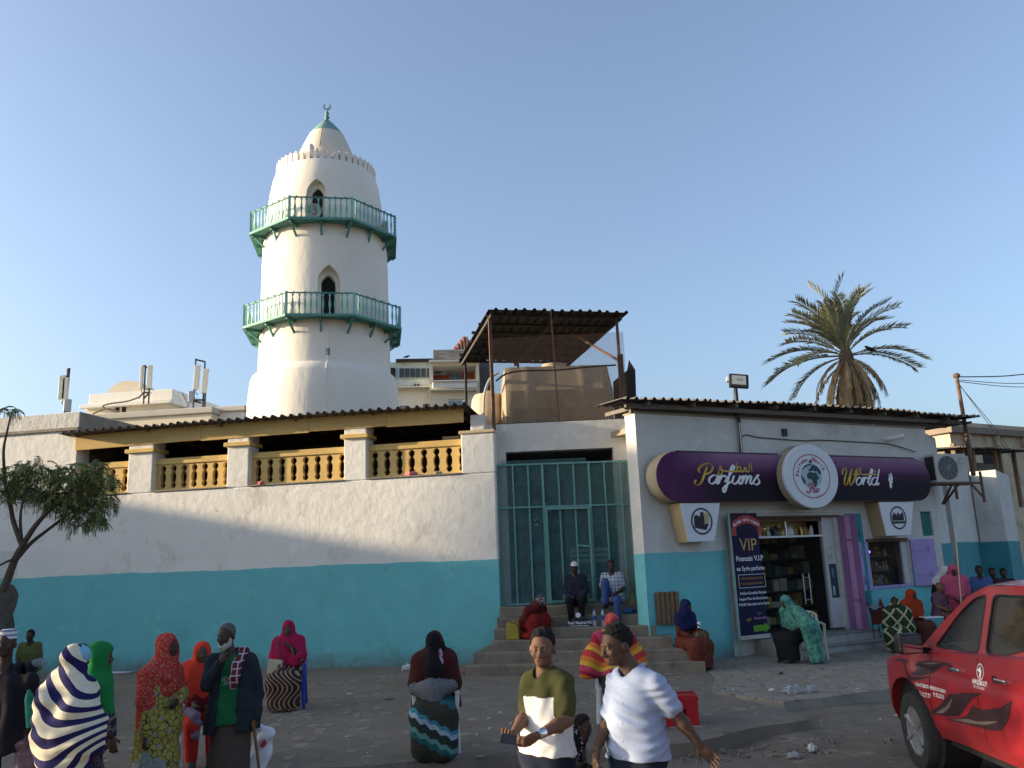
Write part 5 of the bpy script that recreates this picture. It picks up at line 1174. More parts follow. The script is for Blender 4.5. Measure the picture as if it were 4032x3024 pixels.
btext('Parfum Durable Période', .44, 1.24, .072, M_wr, .002); btext('longue Plus de Deux Jours', .44, 1.13, .072, M_wr, .002); btext('POUR Garantie de la Carte', .44, 1.02, .072, M_wr, .002)
btext('Uyo', .55, .83, .07, M_pk); btext('Aucun avis !', .58, .74, .075, M_pk, .002); btext('VIP', .25, .71, .10, M_gd)
MB().prism([(.36, .48), (.66, .48), (.66, .44), (.82, .54), (.66, .64), (.66, .60), (.36, .60)], -.0155, -.0125).build('arrow_print', M_gn, bn)

# marble steps in front of the door
ms = thing('marble_steps', 'two low marble faced steps before the shop door', 'steps', S_O, S_A)
M_mar = mat('grey_marble', (.38, .37, .36), .4, .2, 3, dirt=[((.22, .21, .21), .55, .7, 3.0)]); M_mtop = mat('dusty_marble_top', (.22, .205, .19), .7, .2, 3)
for (x0, x1, y0, z0, z1) in ((1.25, 4.6, -.95, -.1, .14), (1.15, 4.25, -.55, .0, .31)):
    MB().box(x0, x1, y0 + .012, -.0, z0, z1 - .012).build('step_core', M_conc, ms)
    nn = 6
    for k in range(nn):
        a = x0 + (x1 - x0) * k / nn + .004; b = x0 + (x1 - x0) * (k + 1) / nn - .004; j = rnd.uniform(-.003, .003)
        MB().box(a, b, y0 - .004 + j, y0 + .010, max(z0, .014), z1 - .02).build('riser_slab', M_mar, ms); MB().box(a, b, y0 - .018, -.002, z1 - .0118, z1 + .006 + j * .5).build('tread_slab', M_mtop, ms)

# ================================================================ fittings on the shop wall
fl = thing('floodlight', 'square black floodlight on a tall pole above the purple sign', 'floodlight', ST @ Vector((1.28, -.06, 4.05)), S_A)
MB().tube([(0, 0, 0), (-.0, 0, 1.52)], .035, 8).build('pole', M_iron, fl); MB().box(-.03, .03, -.03, .03, -.1, .75).build('white_conduit', M_creamw, fl, bevel=.006); MB().box(-.05, .05, -.05, .03, -.16, -.07).build('junction_box', M_creamw, fl)
hd = bpy.data.objects.new('lamp_head', None); link(hd, fl); hd.location = (.03, -.08, 1.66); hd.rotation_euler = (rad(-24), rad(8), rad(-34))
MB().box(-.21, .21, -.03, .05, -.18, .18).build('frame', M_black, hd, bevel=.03); MB().box(-.15, .15, -.036, -.029, -.12, .12).build('glass', mat('floodlight_glass', (.30, .33, .34), .15, .1, 8, spec=.6), hd)
MB().box(-.05, .05, -.040, -.035, -.02, .04).build('led_chip', mat('led_chip', (.2, .2, .17), .4), hd); MB().box(-.26, -.2, .0, .06, -.02, .1).build('sensor', M_creamw, hd)
MB().tube(smooth_path([(-.05, -.02, 1.6), (-.08, -.0, 1.2), (-.06, -.03, .6), (-.09, -.03, -.2), (-.05, -.03, -.45)]), .01, 5).build('cable', M_iron, fl)
c_ = MB().tube(smooth_path([ST @ Vector(p) for p in ((1.25, -.02, 4.05), (1.4, -.02, 4.52), (1.9, -.02, 4.50), (3.2, -.02, 4.47), (3.7, -.02, 4.50), (5.2, -.02, 4.49), (6.0, -.03, 4.47), (6.9, -.05, 4.30))]), .012, 5).build('wall_cable', M_iron); tag(c_, 'thin black cable sagging along the shop wall above the sign', 'cable')
mb = MB().tube([(4.0, -.03, 4.50), (4.0, -.2, 4.50)], .03, 8).tube([(6.05, .05, 4.62), (6.05, -.35, 4.62)], .055, 10); mb = MB().tube([(5.9, .02, 4.60), (6.15, -.35, 4.62)], .06, 12, cap=False); o = mb.build('drain_pipe', M_creamw); put(o, ST); tag(o, 'short white drain pipe sticking out near the right end of the shop wall', 'pipe')
bs = MB().box(2.55, 2.68, -.05, 0, 4.56, 4.72).build('wall_socket', M_iron); put(bs, ST); tag(bs, 'small dark broken fitting on the shop wall above the disc', 'fitting')
acA = AT @ Vector((-.02, -.35, 3.52)); ac = ac_unit('air_conditioner', acA, S_A - rad(10), 1.15, 'large outdoor air conditioner on an iron bracket at the shop corner')
abk = thing('iron_bracket', 'rusty iron bracket frame holding the air conditioner at the shop corner', 'bracket', acA, S_A - rad(10))
MB().bar((-.6, -.2, -.03), (.84, -.2, -.03), .05).build('rail', M_rust, abk); MB().bar((-.6, .2, -.03), (.84, .2, -.03), .05).build('rail', M_rust, abk); MB().bar((.82, -.2, -.50), (.82, -.2, .25), .045).build('upright', M_rust, abk)
for x in (-.1, .1): MB().bar((x, -.2, -.06), (x * .2, .25, -.5), .04).build('strut', M_rust, abk)
MB().bar((.5, -.2, -.06), (.82, -.2, -.40), .035).build('strut', M_rust, abk); MB().bar((0, -.2, -.06), (0, -.2, -.42), .05).build('strut', M_rust, abk)
# leaning pole and overhead lines
pb_ = atY(3832, 1862, 20.6); pt_ = atY(3766, 1480, 21.6)
pole = thing('leaning_pole', 'thin leaning steel pole carrying overhead lines at the shop corner', 'pole', pb_)
MB().tube([(0, 0, -.05), (pt_ - pb_) * .5, pt_ - pb_], [.055, .05, .045], 10).build('shaft', M_rust, pole); MB().lathe([(.06, -.06), (.09, -.03), (.09, .03), (.05, .07)], 12, c=pt_ - pb_).build('cap', M_rust, pole)
for (a, b, r, lab) in (((3775, 1484), (4120, 1462), .016, 'thick overhead line from the leaning pole, topmost of three'), ((3775, 1496), (4120, 1506), .010, 'thin overhead line from the leaning pole, middle of three'), ((3775, 1502), (4120, 1524), .010, 'thin overhead line from the leaning pole, lowest of three')):
    p = atY(*a, 21.6); q = atY(*b, 24); m = (p + q) / 2 - Vector((0, 0, .06)); o = MB().tube(smooth_path([p, m, q], 6), r, 5).build('overhead_line', M_iron); tag(o, lab, 'cable', 'overhead lines at the right')
for k, (du, lab) in enumerate(((0, 'left guy wire running down from the leaning pole'), (14, 'right guy wire running down from the leaning pole'))):
    o = MB().tube([atY(3776, 1512 + k * 3, 21.6), atY(3900 + du, 1680, 25), atY(3980 + du, 1800, 29)], .009, 5).build('guy_wire', M_iron); tag(o, lab, 'cable', 'guy wires of the leaning pole')
# shed roof and wall further back on the right
D_O = atY(3720, 1760, 27); D_O.z = 0; D_A = rad(40); DT = frame_pt(D_O, D_A)
sh = thing('tin_shed', 'ramshackle shed with a tin roof on timber posts behind the alley wall', 'shed', D_O, D_A)
zt = atY(3800, 1765, 27.5).z
for i in range(3): corrugated('roof_sheet', M_roof, sh, -1.2 + 2.0 * i, .85 + 2.0 * i, -.9, 3.5, lambda x, y, i=i: zt - .1 + .05 * y + .03 * x + .02 * (i % 2), .215, .05, .15, under=M_roofu)
for x in (-.9, -.3, .5, 2.3, 2.7, 4.0): MB().bar((x, -.6, 3.2), (x + .05, -.6, zt), .12).build('post', M_wood, sh)
MB().box(-1.5, 8, 1.8, 2.0, 0, zt - .4).build('back_wall', mat('shed_wall', (.16, .14, .12), .95, .2, 1.5), sh); MB().box(2.9, 5.2, .2, .4, 0, zt - .35).build('panel', M_dim, sh)
F_O = atY(3742, 1725, 36); F_O.z = 0; F_A = rad(30); FT = frame_pt(F_O, F_A)
ow = thing('stone_building', 'old sunlit masonry building with a crumbling cornice at the far right', 'building', F_O, F_A)
zf = atY(3850, 1690, 37).z; M_old = mat('crumbling_masonry', (.50, .41, .29), .95, .2, 1.2, .8, 5, .05, dirt=[((.28, .22, .15), .5, .7, 1.5)])
MB().box(0, 14, 0, 8, -.3, zf - .25).build('wall', M_old, ow); MB().box(-.2, 14, -.25, 8, zf - .25, zf + .05).build('cornice', mat('dark_cornice', (.22, .18, .14), .95, .2, 1.5), ow, bevel=.03); MB().box(.4, 14, .3, 8, zf + .05, zf + .35).build('parapet', M_old, ow)
for k in range(5): MB().box(1 + 2.2 * k, 1.25 + 2.2 * k, -.18, -.01, zf - .7, zf - .26).build('corbel', M_old, ow)
MB().box(2.2, 3.3, -.03, 0, zf - 2.2, zf - .9).build('window', M_dark, ow)

# ================================================================ date palm
def frond_mesh(L, droop, dead, seed, wid=.34, curl=0.0):
    """rachis along +x, arching by droop; leaflets in a shallow V"""
    r = random.Random(seed); b = MB(); N = 16; pts = []
    p = Vector((0, 0, 0)); a = droop[0]
    for i in range(N + 1):
        pts.append(p.copy()); t = i / N; a = droop[0] + (droop[1] - droop[0]) * t ** 1.3; p = p + Vector((math.cos(a), curl * t, math.sin(a))).normalized() * (L / N)
    b.tube(pts, [.035 * (1 - .85 * i / N) * (L / 3) + .003 for i in range(N + 1)], 5)
    nl = 64
    for k in range(nl):
        t = .20 + .80 * k / (nl - 1); i = min(N - 1, int(t * N)); f = t * N - i; q = pts[i].lerp(pts[i + 1], f); d = (pts[i + 1] - pts[i]).normalized()
        up = Vector((-d.z, 0, d.x)); ln = wid * (math.sin(min(1, (t - .1) * 1.5) * math.pi * .62) + .15) * r.uniform(.8, 1.15) * L / 3
        for s in (-1, 1):
            side = Vector((0, s, 0)) * r.uniform(.75, 1) + up * (r.uniform(.25, .7) if not dead else r.uniform(-1.1, .1)); dr = (d * r.uniform(.75, 1.2) + side).normalized()
            if dead: dr = (dr + Vector((0, 0, -.5))).normalized()
            e = q + dr * ln; w = up.cross(dr).normalized() * (.026 if not dead else .03) * L / 3; m = q + dr * ln * .45 + Vector((0, 0, .0))
            if not dead: e += Vector((0, 0, -.10 * ln))
            b.add([q, m + w, e, m - w], [(0, 1, 2, 3)])
    return b
M_fr1 = mat('grey_green_frond', (.20, .21, .125), .6, .25, 3, spec=.4); M_fr2 = mat('yellowing_frond', (.38, .34, .17), .65, .25, 3); M_fr3 = mat('dead_frond', (.32, .22, .12), .9, .3, 4)
PC = atY(3331, 1397, 30)
palm = thing('date_palm', 'tall shaggy date palm with a skirt of dead fronds rising behind the shop roof', 'palm tree', (PC.x, PC.y, 0))
tr = MB(); prof = [(.36, 0)]
for i in range(40): z = PC.z * (i + 1) / 41; prof += [(.27 + .03 * (i % 2), z)]
tr.lathe(prof + [(.27, PC.z - .3), (.25, PC.z), (.14, PC.z + .3), (.05, PC.z + .5)], 14).build('trunk', mat('palm_trunk', (.16, .11, .07), .95, .3, 6, .8, 12, .05), palm)
tips = [((600, 140), -.3, 1), ((1060, 70), .2, 1), ((1150, 160), .5, 2), ((1230, 210), -.5, 1), ((1345, 225), -.9, 1), ((1545, 345), -.2, 1), ((1685, 350), .6, 2), ((1775, 610), .2, 1), ((1570, 650), 1.0, 2), ((1990, 970), .3, 2), ((1860, 1110), -.3, 1), ((1430, 1270), .3, 1),
        ((510, 290), .6, 1), ((490, 420), 1.0, 2), ((520, 520), -.6, 1), ((310, 590), .2, 2), ((310, 670), -.6, 1), ((345, 790), .9, 2), ((130, 1010), .1, 1), ((480, 1060), 1.2, 2), ((100, 1300), -.1, 1), ((450, 1440), .3, 1), ((900, 300), 1.3, 2), ((930, 310), 1.6, 1), ((780, 260), -1.2, 1), ((1000, 360), -1.5, 1), ((700, 500), 1.7, 2), ((1250, 480), -1.6, 1), ((1130, 600), 1.8, 2), ((640, 640), 1.8, 1), ((1420, 560), -1.5, 1), ((850, 420), -1.7, 1)]
for i, ((cu, cv), dy, kind) in enumerate(tips):
    tip = atY(2980 + cu / 2.9625, 1080 + cv / 2.9625, 30 - dy); d = tip - PC; hor = math.hypot(d.x, d.y); L = d.length * .98; el = math.atan2(d.z, hor)
    a0 = el + .38; a1 = el - .52
    o = frond_mesh(L, (a0, a1), False, 100 + i, .46).build('frond', M_fr1 if kind == 1 else M_fr2, palm)
    o.location = (0, 0, PC.z - .05 + .22 * max(0, math.sin(el))); o.rotation_euler = (rnd.uniform(-.3, .3), 0, math.atan2(d.y, d.x))
for i in range(52):
    a = 2 * math.pi * i / 52 + rnd.uniform(-.1, .1); L = rnd.uniform(1.6, 2.3); out = rnd.uniform(-1.45, -1.1) if i % 4 else rnd.uniform(-1.0, -.6)
    o = frond_mesh(L, (-.75 - .5 * rnd.random(), -1.68) if i % 4 else (out * .5, -1.5), True, 300 + i, .34).build('dead_frond', M_fr3, palm)
    o.location = (.12 * math.cos(a), .12 * math.sin(a), PC.z - .12 - .2 * rnd.random()); o.rotation_euler = (0, 0, a)
M_crow = mat('crow_feathers', (.012, .012, .014), .6, .1, 20)
def crow(loc, yaw, s, label):
    t = thing('crow', label, 'bird', loc, yaw, 'crows')
    P = [(-.26, 0, .05), (-.16, 0, .075), (-.05, 0, .10), (.06, 0, .13), (.12, 0, .165), (.155, 0, .185), (.185, 0, .185), (.24, 0, .175)]
    MB().tube([Vector(p) * s for p in P], [r_ * s for r_ in (.02, .035, .068, .066, .045, .040, .022, .003)], 10).build('body', M_crow, t, smooth=True)
    for k in (-1, 1):
        MB().add([Vector(q) * s for q in ((.06, .055 * k, .15), (-.06, .075 * k, .12), (-.24, .03 * k, .055), (-.05, .05 * k, .06), (.05, .06 * k, .09))], [(0, 1, 2, 3, 4)]).build('wing', M_crow, t); MB().tube([Vector((0, .03 * k, .06)) * s, Vector((.01, .03 * k, 0)) * s], .008 * s, 5).build('leg', M_crow, t)
    return t
crow(atY(3428, 1388, 29.6), rad(200), 1.15, 'black crow perched on a right-hand frond of the date palm')
cq = BP(1602, 1411, .5); crow(BT @ Vector((cq.x, .5, cq.z)), rad(20), .9, 'small crow on the roof edge of the apartment block')

# ================================================================ neem tree on the left
TY = 14.0
tb = atY(28, 2285, TY); neem = thing('neem_tree', 'young leafy tree with drooping foliage growing at the left edge of the wall', 'tree', (tb.x, tb.y, 0))
nb_ = Vector((tb.x, tb.y, 0)); NP = lambda u, v, d=0.0: atY(u, v, TY + d) - nb_
M_bark = mat('grey_brown_bark', (.085, .065, .05), .95, .3, 10, .7, 40, .01)
limbs = [([(12, 2330, 0), (32, 2275, 0), (60, 2200, 0), (88, 2150, 0)], .072, .05), ([(88, 2150, 0), (55, 2060, .1), (42, 2000, .1), (22, 1900, .1), (14, 1780, .0), (28, 1700, 0), (45, 1625, 0)], .045, .012), ([(85, 2155, 0), (140, 2070, -.1), (220, 1985, -.2), (330, 1900, -.2), (400, 1870, -.1)], .05, .012),
         ([(55, 2215, 0), (120, 2140, .2), (190, 2085, .3), (270, 2025, .4), (350, 1985, .4)], .04, .012), ([(60, 2200, 0), (20, 2215, -.2), (-40, 2250, -.3)], .025, .012), ([(88, 2150, 0), (80, 2050, -.2), (95, 1960, -.3), (140, 1890, -.3)], .03, .01), ([(220, 1985, -.2), (290, 1940, -.4), (380, 1920, -.5), (450, 1930, -.4)], .02, .008), ([(300, 2005, .4), (370, 1970, .6), (420, 1990, .6)], .016, .007), ([(30, 1960, .1), (-60, 1880, .2), (-120, 1850, .2)], .02, .01)]
for P, r0, r1 in limbs:
    path = smooth_path([NP(*p) for p in P], 5); n = len(path); MB().tube(path, [r0 + (r1 - r0) * i / (n - 1) for i in range(n)], 7).build('trunk' if r0 > .08 else 'branch', M_bark, neem, smooth=True)
cl = MB(); r = random.Random(77)
blobs = [(40, 1885, 75, 50, 0), (130, 1855, 85, 55, -.2), (230, 1880, 80, 50, -.3), (310, 1880, 70, 55, -.1), (375, 1865, 55, 60, -.2), (435, 1905, 40, 45, -.3), (120, 1945, 110, 50, .2), (240, 1965, 100, 55, .1), (350, 1960, 85, 55, .3), (420, 1975, 45, 50, .2), (340, 2035, 85, 50, .4), (225, 2010, 60, 35, .3), (60, 1960, 60, 35, .3), (48, 1632, 22, 12, 0), (20, 1625, 22, 14, .1), (-60, 1900, 70, 60, 0), (395, 2055, 40, 40, .3), (280, 2060, 45, 35, .4)]
num = [int(q * 1.9) for q in (34, 46, 46, 42, 32, 16, 56, 62, 50, 20, 40, 18, 18, 5, 6, 24, 12, 12)]
for (u, v, ru, rv, dz), n in zip(blobs, num):
    for k in range(n):
        a = r.uniform(0, 6.28); q = math.sqrt(r.random()); base = NP(u + ru * .8 * q * math.cos(a), v + rv * .8 * q * math.sin(a) - 12, dz + r.uniform(-.45, .45))
        az = r.uniform(0, 6.28); L = r.uniform(.17, .30); el = r.uniform(-.3, .7); pts = []; p = base.copy(); e = el; N = 8
        for i in range(N + 1):
            pts.append(p.copy()); p = p + Vector((math.cos(az) * math.cos(e), math.sin(az) * math.cos(e), math.sin(e))) * (L / N); e -= .22
        mi = r.choices((0, 1, 2), (5, 3, 1))[0]
        for i in range(1, N + 1):
            d = (pts[i] - pts[i - 1]).normalized(); sd = d.cross(Vector((0, 0, 1))).normalized(); 
            for s in (-1, 1):
                dr = (d * .55 + sd * s * .8 + Vector((0, 0, -.55))).normalized(); ln = .074 * r.uniform(.8, 1.15); w = d * .0135
                m = pts[i] + dr * ln * .4; cl.add([pts[i], m + w, pts[i] + dr * ln + d * .012, m - w], [(0, 1, 2, 3)], mi)
def leaf_mat(n, c):
    m = mat(n, c, .55, .25, 6, spec=.35); b = m.node_tree.nodes['Principled BSDF']; return m
cl.build('crown', [leaf_mat('neem_leaf', (.12, .15, .035)), leaf_mat('neem_leaf_dark', (.075, .10, .026)), leaf_mat('neem_leaf_pale', (.19, .21, .055))], neem, kind='stuff')
pk = atY(66, 2300, TY)
tg = thing('tree_guard', 'tall dark planter block wrapped in torn sacking at the left edge', 'planter', (pk.x - .80, TY + .25, 0))
M_sack = mat('torn_sacking', (.11, .095, .08), .95, .3, 3, .8, 8, .03, dirt=[((.05, .055, .045), .5, .65, 2.0), ((.10, .16, .15), .68, .72, 4.0)])
b = MB(); n = 12; hgt = pk.z
for i in range(n + 1):
    z = hgt * i / n; k = 1 + .04 * math.sin(i * 1.9) + (.03 if i > n - 3 else 0) - (.10 if i == n else 0)
    for (x, y) in ((-.45, -.4), (.45 + .02 * math.sin(i * 2.3), -.42), (.44, .4), (-.45, .4)): b.v.append(Vector((x * k, y * k, z)))
for i in range(n):
    for k in range(4): b.f.append([4 * i + k, 4 * i + (k + 1) % 4, 4 * i + 4 + (k + 1) % 4, 4 * i + 4 + k]); b.m.append(0)
b.f += [[3, 2, 1, 0], [4 * n + k for k in range(4)]]; b.m += [0, 0]
b.build('block', M_sack, tg, bevel=.04)
for k in range(6): a = rnd.uniform(-.3, .3); MB().tube([(.2 * rnd.uniform(-1, 1), -.2 * rnd.random(), hgt - .05), (.3 * rnd.uniform(-1, 1.3), -.3 * rnd.random(), hgt + rnd.uniform(.1, .3))], .014, 5).build('dead_twig', M_bark, tg)
# netting hung beside the trunk
nt_ = thing('wire_netting', 'scrap of wire netting standing behind the trunk of the young tree', 'netting', atY(46, 2235, TY + .3))
diamond_mesh(MB(), -.22, .10, -.2, .28, 0, .045, .045, .004, .004).build('mesh_sheet', M_steel, nt_, kind='stuff')

# ================================================================ street building that shades the square (left, outside the frame)
sb = thing('street_building', 'plain plastered street building beyond the left edge that shades the square', 'building', (-36, 22.3, 0))
MB().box(-6, 6, -5.08, 25, -.3, 8.0).build('wall', M_cream, sb); MB().box(-6, 6, -14.55, -5.082, -.3, 10.9).build('tall_wing', M_cream, sb)
for k in range(6):
    y = -13 + 4.8 * k; f = MB().box(6.0, 6.06, y, y + 1.4, 4.4, 6.0).build('window', M_frame, sb); MB().box(6.06, 6.07, y + .1, y + 1.3, 4.5, 5.9).build('pane', M_glassd, f)
# unseen tree added beyond the left edge so its crown shades the pickup
st_ = thing('added_shade_tree', 'unseen leafy tree added beyond the left edge to shade the pickup', 'tree', (-9.2, 7.9, -.13))
MB().tube([(0, 0, 0), (.05, .05, 1.5), (0, 0, 2.8), (.1, .1, 3.8)], [.14, .11, .09, .04], 8).build('trunk', M_bark, st_, smooth=True)
cl = MB(); r = random.Random(5)
for k in range(5200):
    a = r.uniform(0, 6.28); z = r.uniform(-1, 1); q = r.random() ** .4; s_ = math.sqrt(1 - z * z)
    p = Vector((1.3 * q * s_ * math.cos(a), 1.45 * q * s_ * math.sin(a), 4.25 + 1.35 * q * z)); d = Vector((r.gauss(0, 1), r.gauss(0, 1), r.gauss(0, .7))).normalized(); w = d.orthogonal().normalized() * .035
    cl.add([p - d * .07, p + w, p + d * .07, p - w], [(0, 1, 2, 3)])
for n, c, s3 in ((330, (0, -2.5, 3.45), (1.0, .75, .85)), (170, (0, -.5, 2.35), (1.0, .6, .55))):     # sparse leaves added to thin the sun on the walkers and striped shawl
    for k in range(n):
        p = Vector([c[i] + s3[i] * max(-1, min(1, r.gauss(0, .5))) for i in range(3)]); d = Vector((r.gauss(0, 1), r.gauss(0, 1), r.gauss(0, .7))).normalized(); w = d.orthogonal().normalized() * .035; cl.add([p - d * .07, p + w, p + d * .07, p - w], [(0, 1, 2, 3)])
MB().tube([(0, 0, 2.6), (0, -1.2, 3.2), (0, -2.9, 3.5)], [.05, .035, .012], 6).tube([(0, 0, 2.0), (0, -.6, 2.4)], [.03, .01], 6).build('branch', M_bark, st_)
cl.build('crown', MATS['neem_leaf'], st_, kind='stuff')
# ================================================================ red pickup
CARX, ROADZ = 3.95, -.13
car = thing('pickup_truck', 'red double-cab pickup with dark flame decals parked at the right edge', 'pickup truck', (CARX, 0, ROADZ))
M_car = mat('red_car_paint', (.235, .013, .019), .32, .04, 2, spec=.5, coat=.5); M_cdark = mat('car_trim', (.015, .015, .016), .5, .1, 10)
M_cg = mat('tinted_car_glass', (.02, .024, .026), .06, 0, spec=.6, alpha=.72); M_chrome = mat('chrome', (.7, .7, .7), .12, 0, metal=1.0)
M_tyre = mat('tyre_rubber', (.03, .029, .028), .85, .25, 8, .4, 30, .004); M_rim = mat('alloy_rim', (.45, .45, .44), .35, .1, 10, metal=.8)
FWY, RWY = 8.95, 6.02                       # wheel centres along the car
def interp(P, t):
    if t <= P[0][0]: return P[0][1]
    for (a, u), (b, v) in zip(P[:-1], P[1:]):
        if t <= b: return u + (v - u) * (t - a) / (b - a)
    return P[-1][1]
BELT = lambda y: interp([(3.2, 1.30), (6.6, 1.30), (7.6, 1.25), (8.5, 1.19), (8.75, 1.14), (9.3, 1.06), (9.7, .96), (9.9, .80)], y)
def side_x(y, z):
    x = interp([(.40, .075), (.52, .02), (.70, .0), (.85, -.012), (1.0, 0.0), (1.12, .022), (1.3, .05)], z)
    for c in (FWY, RWY):
        d = math.hypot(y - c, (z - .46) * 1.0); x -= .035 * math.exp(-((d - .47) / .16) ** 2) * (1 if z > .3 else 0)
    if y > 9.3: x += .30 * ((y - 9.3) / .6) ** 2
    x += .012 * math.exp(-((z - 1.02) / .03) ** 2) * (1 if y < 8.8 else 0)
    return x
ys = [3.3 + .06 * i for i in range(111)]; NZ = 22
b = MB(); WID = 1.80
for y in ys:
    zb = BELT(y); row = []
    for k in range(NZ + 1): z = .40 + (zb - .40) * k / NZ; row.append((side_x(y, z), z))
    xt = row[-1][0]; hood = y > 8.55
    top = [(xt + .05, zb + .02), (xt + .16, zb + .045 + (.03 if hood else 0)), (WID / 2, zb + (.10 if hood else .05))]
    half = row + top; full = half + [(WID - x, z) for x, z in half[-2::-1]]
    b.v += [Vector((x, y, z)) for x, z in full]
m = len(full)
for i in range(len(ys) - 1):
    for k in range(m - 1): b.f.append([i * m + k, (i + 1) * m + k, (i + 1) * m + k + 1, i * m + k + 1]); b.m.append(0)
    b.f.append([i * m + m - 1, (i + 1) * m + m - 1, (i + 1) * m, i * m]); b.m.append(0)
b.f += [list(range(m)), [(len(ys) - 1) * m + k for k in range(m)][::-1]]; b.m += [0, 0]
body = b.build('body', M_car, car, smooth=True, sharp=38)
bpy.context.view_layer.update()
for c in (FWY, RWY):
    for x0, x1 in ((-.3, .42), (WID - .42, WID + .3)):
        cut = MB(); cut.lathe([(.47, x0), (.47, x1)], 40, T=Matrix.Translation((CARX, c, ROADZ + .42)) @ Matrix.Rotation(math.pi / 2, 4, 'Y')); boolean_cut(body, cut)
    MB().lathe([(.475, .06), (.48, .42), (.1, .43)], 32, T=Matrix.Translation((0, c, .42)) @ Matrix.Rotation(math.pi / 2, 4, 'Y')).build('wheel_well', M_cdark, car)
body.data.set_sharp_from_angle(angle=rad(38))
# cab: side frames with window openings, roof, glass
GK = .34; GB = 1.16
gx_ = lambda z: .045 + (z - GB) * GK
ROOFP = [(3.9, 1.20), (5.9, 1.30), (6.35, 1.78), (6.55, 1.83), (7.3, 1.85), (7.75, 1.82), (8.02, 1.72), (8.35, 1.50), (8.72, 1.20)]
def fill2d(outer, holes):
    bm = bmesh.new(); 
    for loop in [outer] + holes:
        vs = [bm.verts.new((y, z, 0)) for y, z in loop]
        for i in range(len(vs)): bm.edges.new((vs[i], vs[(i + 1) % len(vs)]))
    bmesh.ops.triangle_fill(bm, use_beauty=True, use_dissolve=False, edges=bm.edges[:])
    bm.verts.ensure_lookup_table(); v = [(q.co.x, q.co.y) for q in bm.verts]; f = [[q.index for q in t.verts] for t in bm.faces]; bm.free(); return v, f
def round_poly(P, n=4, k=.25):
    out = []; N = len(P)
    for i in range(N):
        a, c, d = Vector(P[i - 1]), Vector(P[i]), Vector(P[(i + 1) % N]); p = c + (a - c) * min(k, .08 / max(.01, (a - c).length) * 1.0 + .0); q = c + (d - c) * min(k, .08 / max(.01, (d - c).length))
        for j in range(n + 1): t = j / n; out.append(tuple((1 - t) ** 2 * p + 2 * t * (1 - t) * c + t * t * q))
    return out
Wf = round_poly([(8.46, 1.235), (8.10, 1.58), (7.90, 1.715), (7.70, 1.765), (7.665, 1.25)]); Wr = round_poly([(7.57, 1.26), (7.60, 1.765), (6.78, 1.775), (6.72, 1.52), (6.95, 1.36), (7.25, 1.28)])
outer = [(5.85, 1.20), (8.72, 1.16), (8.72, 1.20), (8.35, 1.50), (8.02, 1.72), (7.75, 1.82), (7.3, 1.845), (6.55, 1.83), (6.35, 1.78), (6.2, 1.5)]
v2, f2 = fill2d(outer, [Wf, Wr])
for sgn in (0, 1):
    X = (lambda z: gx_(z)) if sgn == 0 else (lambda z: WID - gx_(z)); s_ = 1 if sgn == 0 else -1
    p = MB(); n = len(v2); p.v = [Vector((X(z), y, z)) for y, z in v2] + [Vector((X(z) + .05 * s_, y, z)) for y, z in v2]; p.f = [f for f in f2] + [[i + n for i in f[::-1]] for f in f2]; p.m = [0] * len(p.f)
    bmq = p
    for loop in (Wf, Wr, outer):
        k = len(p.v); L_ = len(loop); p.v += [Vector((X(z), y, z)) for y, z in loop] + [Vector((X(z) + .05 * s_, y, z)) for y, z in loop]
        p.f += [[k + i, k + (i + 1) % L_, k + L_ + (i + 1) % L_, k + L_ + i] for i in range(L_)]; p.m += [0] * L_
    p.build('cab_side', M_car, car)
    for W_, nm in ((Wf, 'front_window'), (Wr, 'rear_window')):
        g = MB(); g.v = [Vector((X(z) + .012 * s_, y, z)) for y, z in W_]; g.f = [list(range(len(W_)))]; g.m = [0]; g.build(nm, M_cg, car)
        c = sum((Vector(q) for q in W_), Vector((0, 0))) / len(W_); sl_ = MB(); L_ = len(W_)
        inner = [c + (Vector(q) - c) * .955 for q in W_]
        sl_.v = [Vector((X(q[1]) - .006 * s_, q[0], q[1])) for q in W_] + [Vector((X(q.y) - .006 * s_, q.x, q.y)) for q in inner]; sl_.f = [[i, (i + 1) % L_, L_ + (i + 1) % L_, L_ + i] for i in range(L_)]; sl_.m = [0] * L_; sl_.build('window_seal', M_cdark, car)
rp = MB(); rr_ = ROOFP[2:7] + [(8.02, 1.72)]; xs_ = 9
def roof_row(y, z): return [Vector((gx_(z) - .004 + (WID - 2 * gx_(z) + .008) * i / xs_, y, z + .06 * math.sin(math.pi * i / xs_) ** .7)) for i in range(xs_ + 1)]
prof = [(6.33, 1.77), (6.55, 1.832), (6.9, 1.842), (7.3, 1.848), (7.55, 1.84), (7.75, 1.822), (7.9, 1.78), (8.03, 1.72)]
for y, z in prof: rp.v += roof_row(y, z)
for i in range(len(prof) - 1):
    for k in range(xs_): rp.f.append([i * (xs_ + 1) + k, i * (xs_ + 1) + k + 1, (i + 1) * (xs_ + 1) + k + 1, (i + 1) * (xs_ + 1) + k]); rp.m.append(0)
rp.build('roof', M_car, car, smooth=True, sharp=60)
ws = MB(); ws.v = [Vector((gx_(1.71) + .03, 8.02, 1.715)), Vector((WID - gx_(1.71) - .03, 8.02, 1.715)), Vector((WID - .08, 8.70, 1.19)), Vector((.08, 8.70, 1.19))]; ws.f = [[0, 1, 2, 3]]; ws.m = [0]; ws.build('windscreen', M_cg, car)
bw = MB(); bw.v = [Vector((.3, 6.34, 1.76)), Vector((WID - .3, 6.34, 1.76)), Vector((WID - .1, 6.2, 1.28)), Vector((.1, 6.2, 1.28))]; bw.f = [[3, 2, 1, 0]]; bw.m = [0]; bw.build('back_window', M_cg, car)
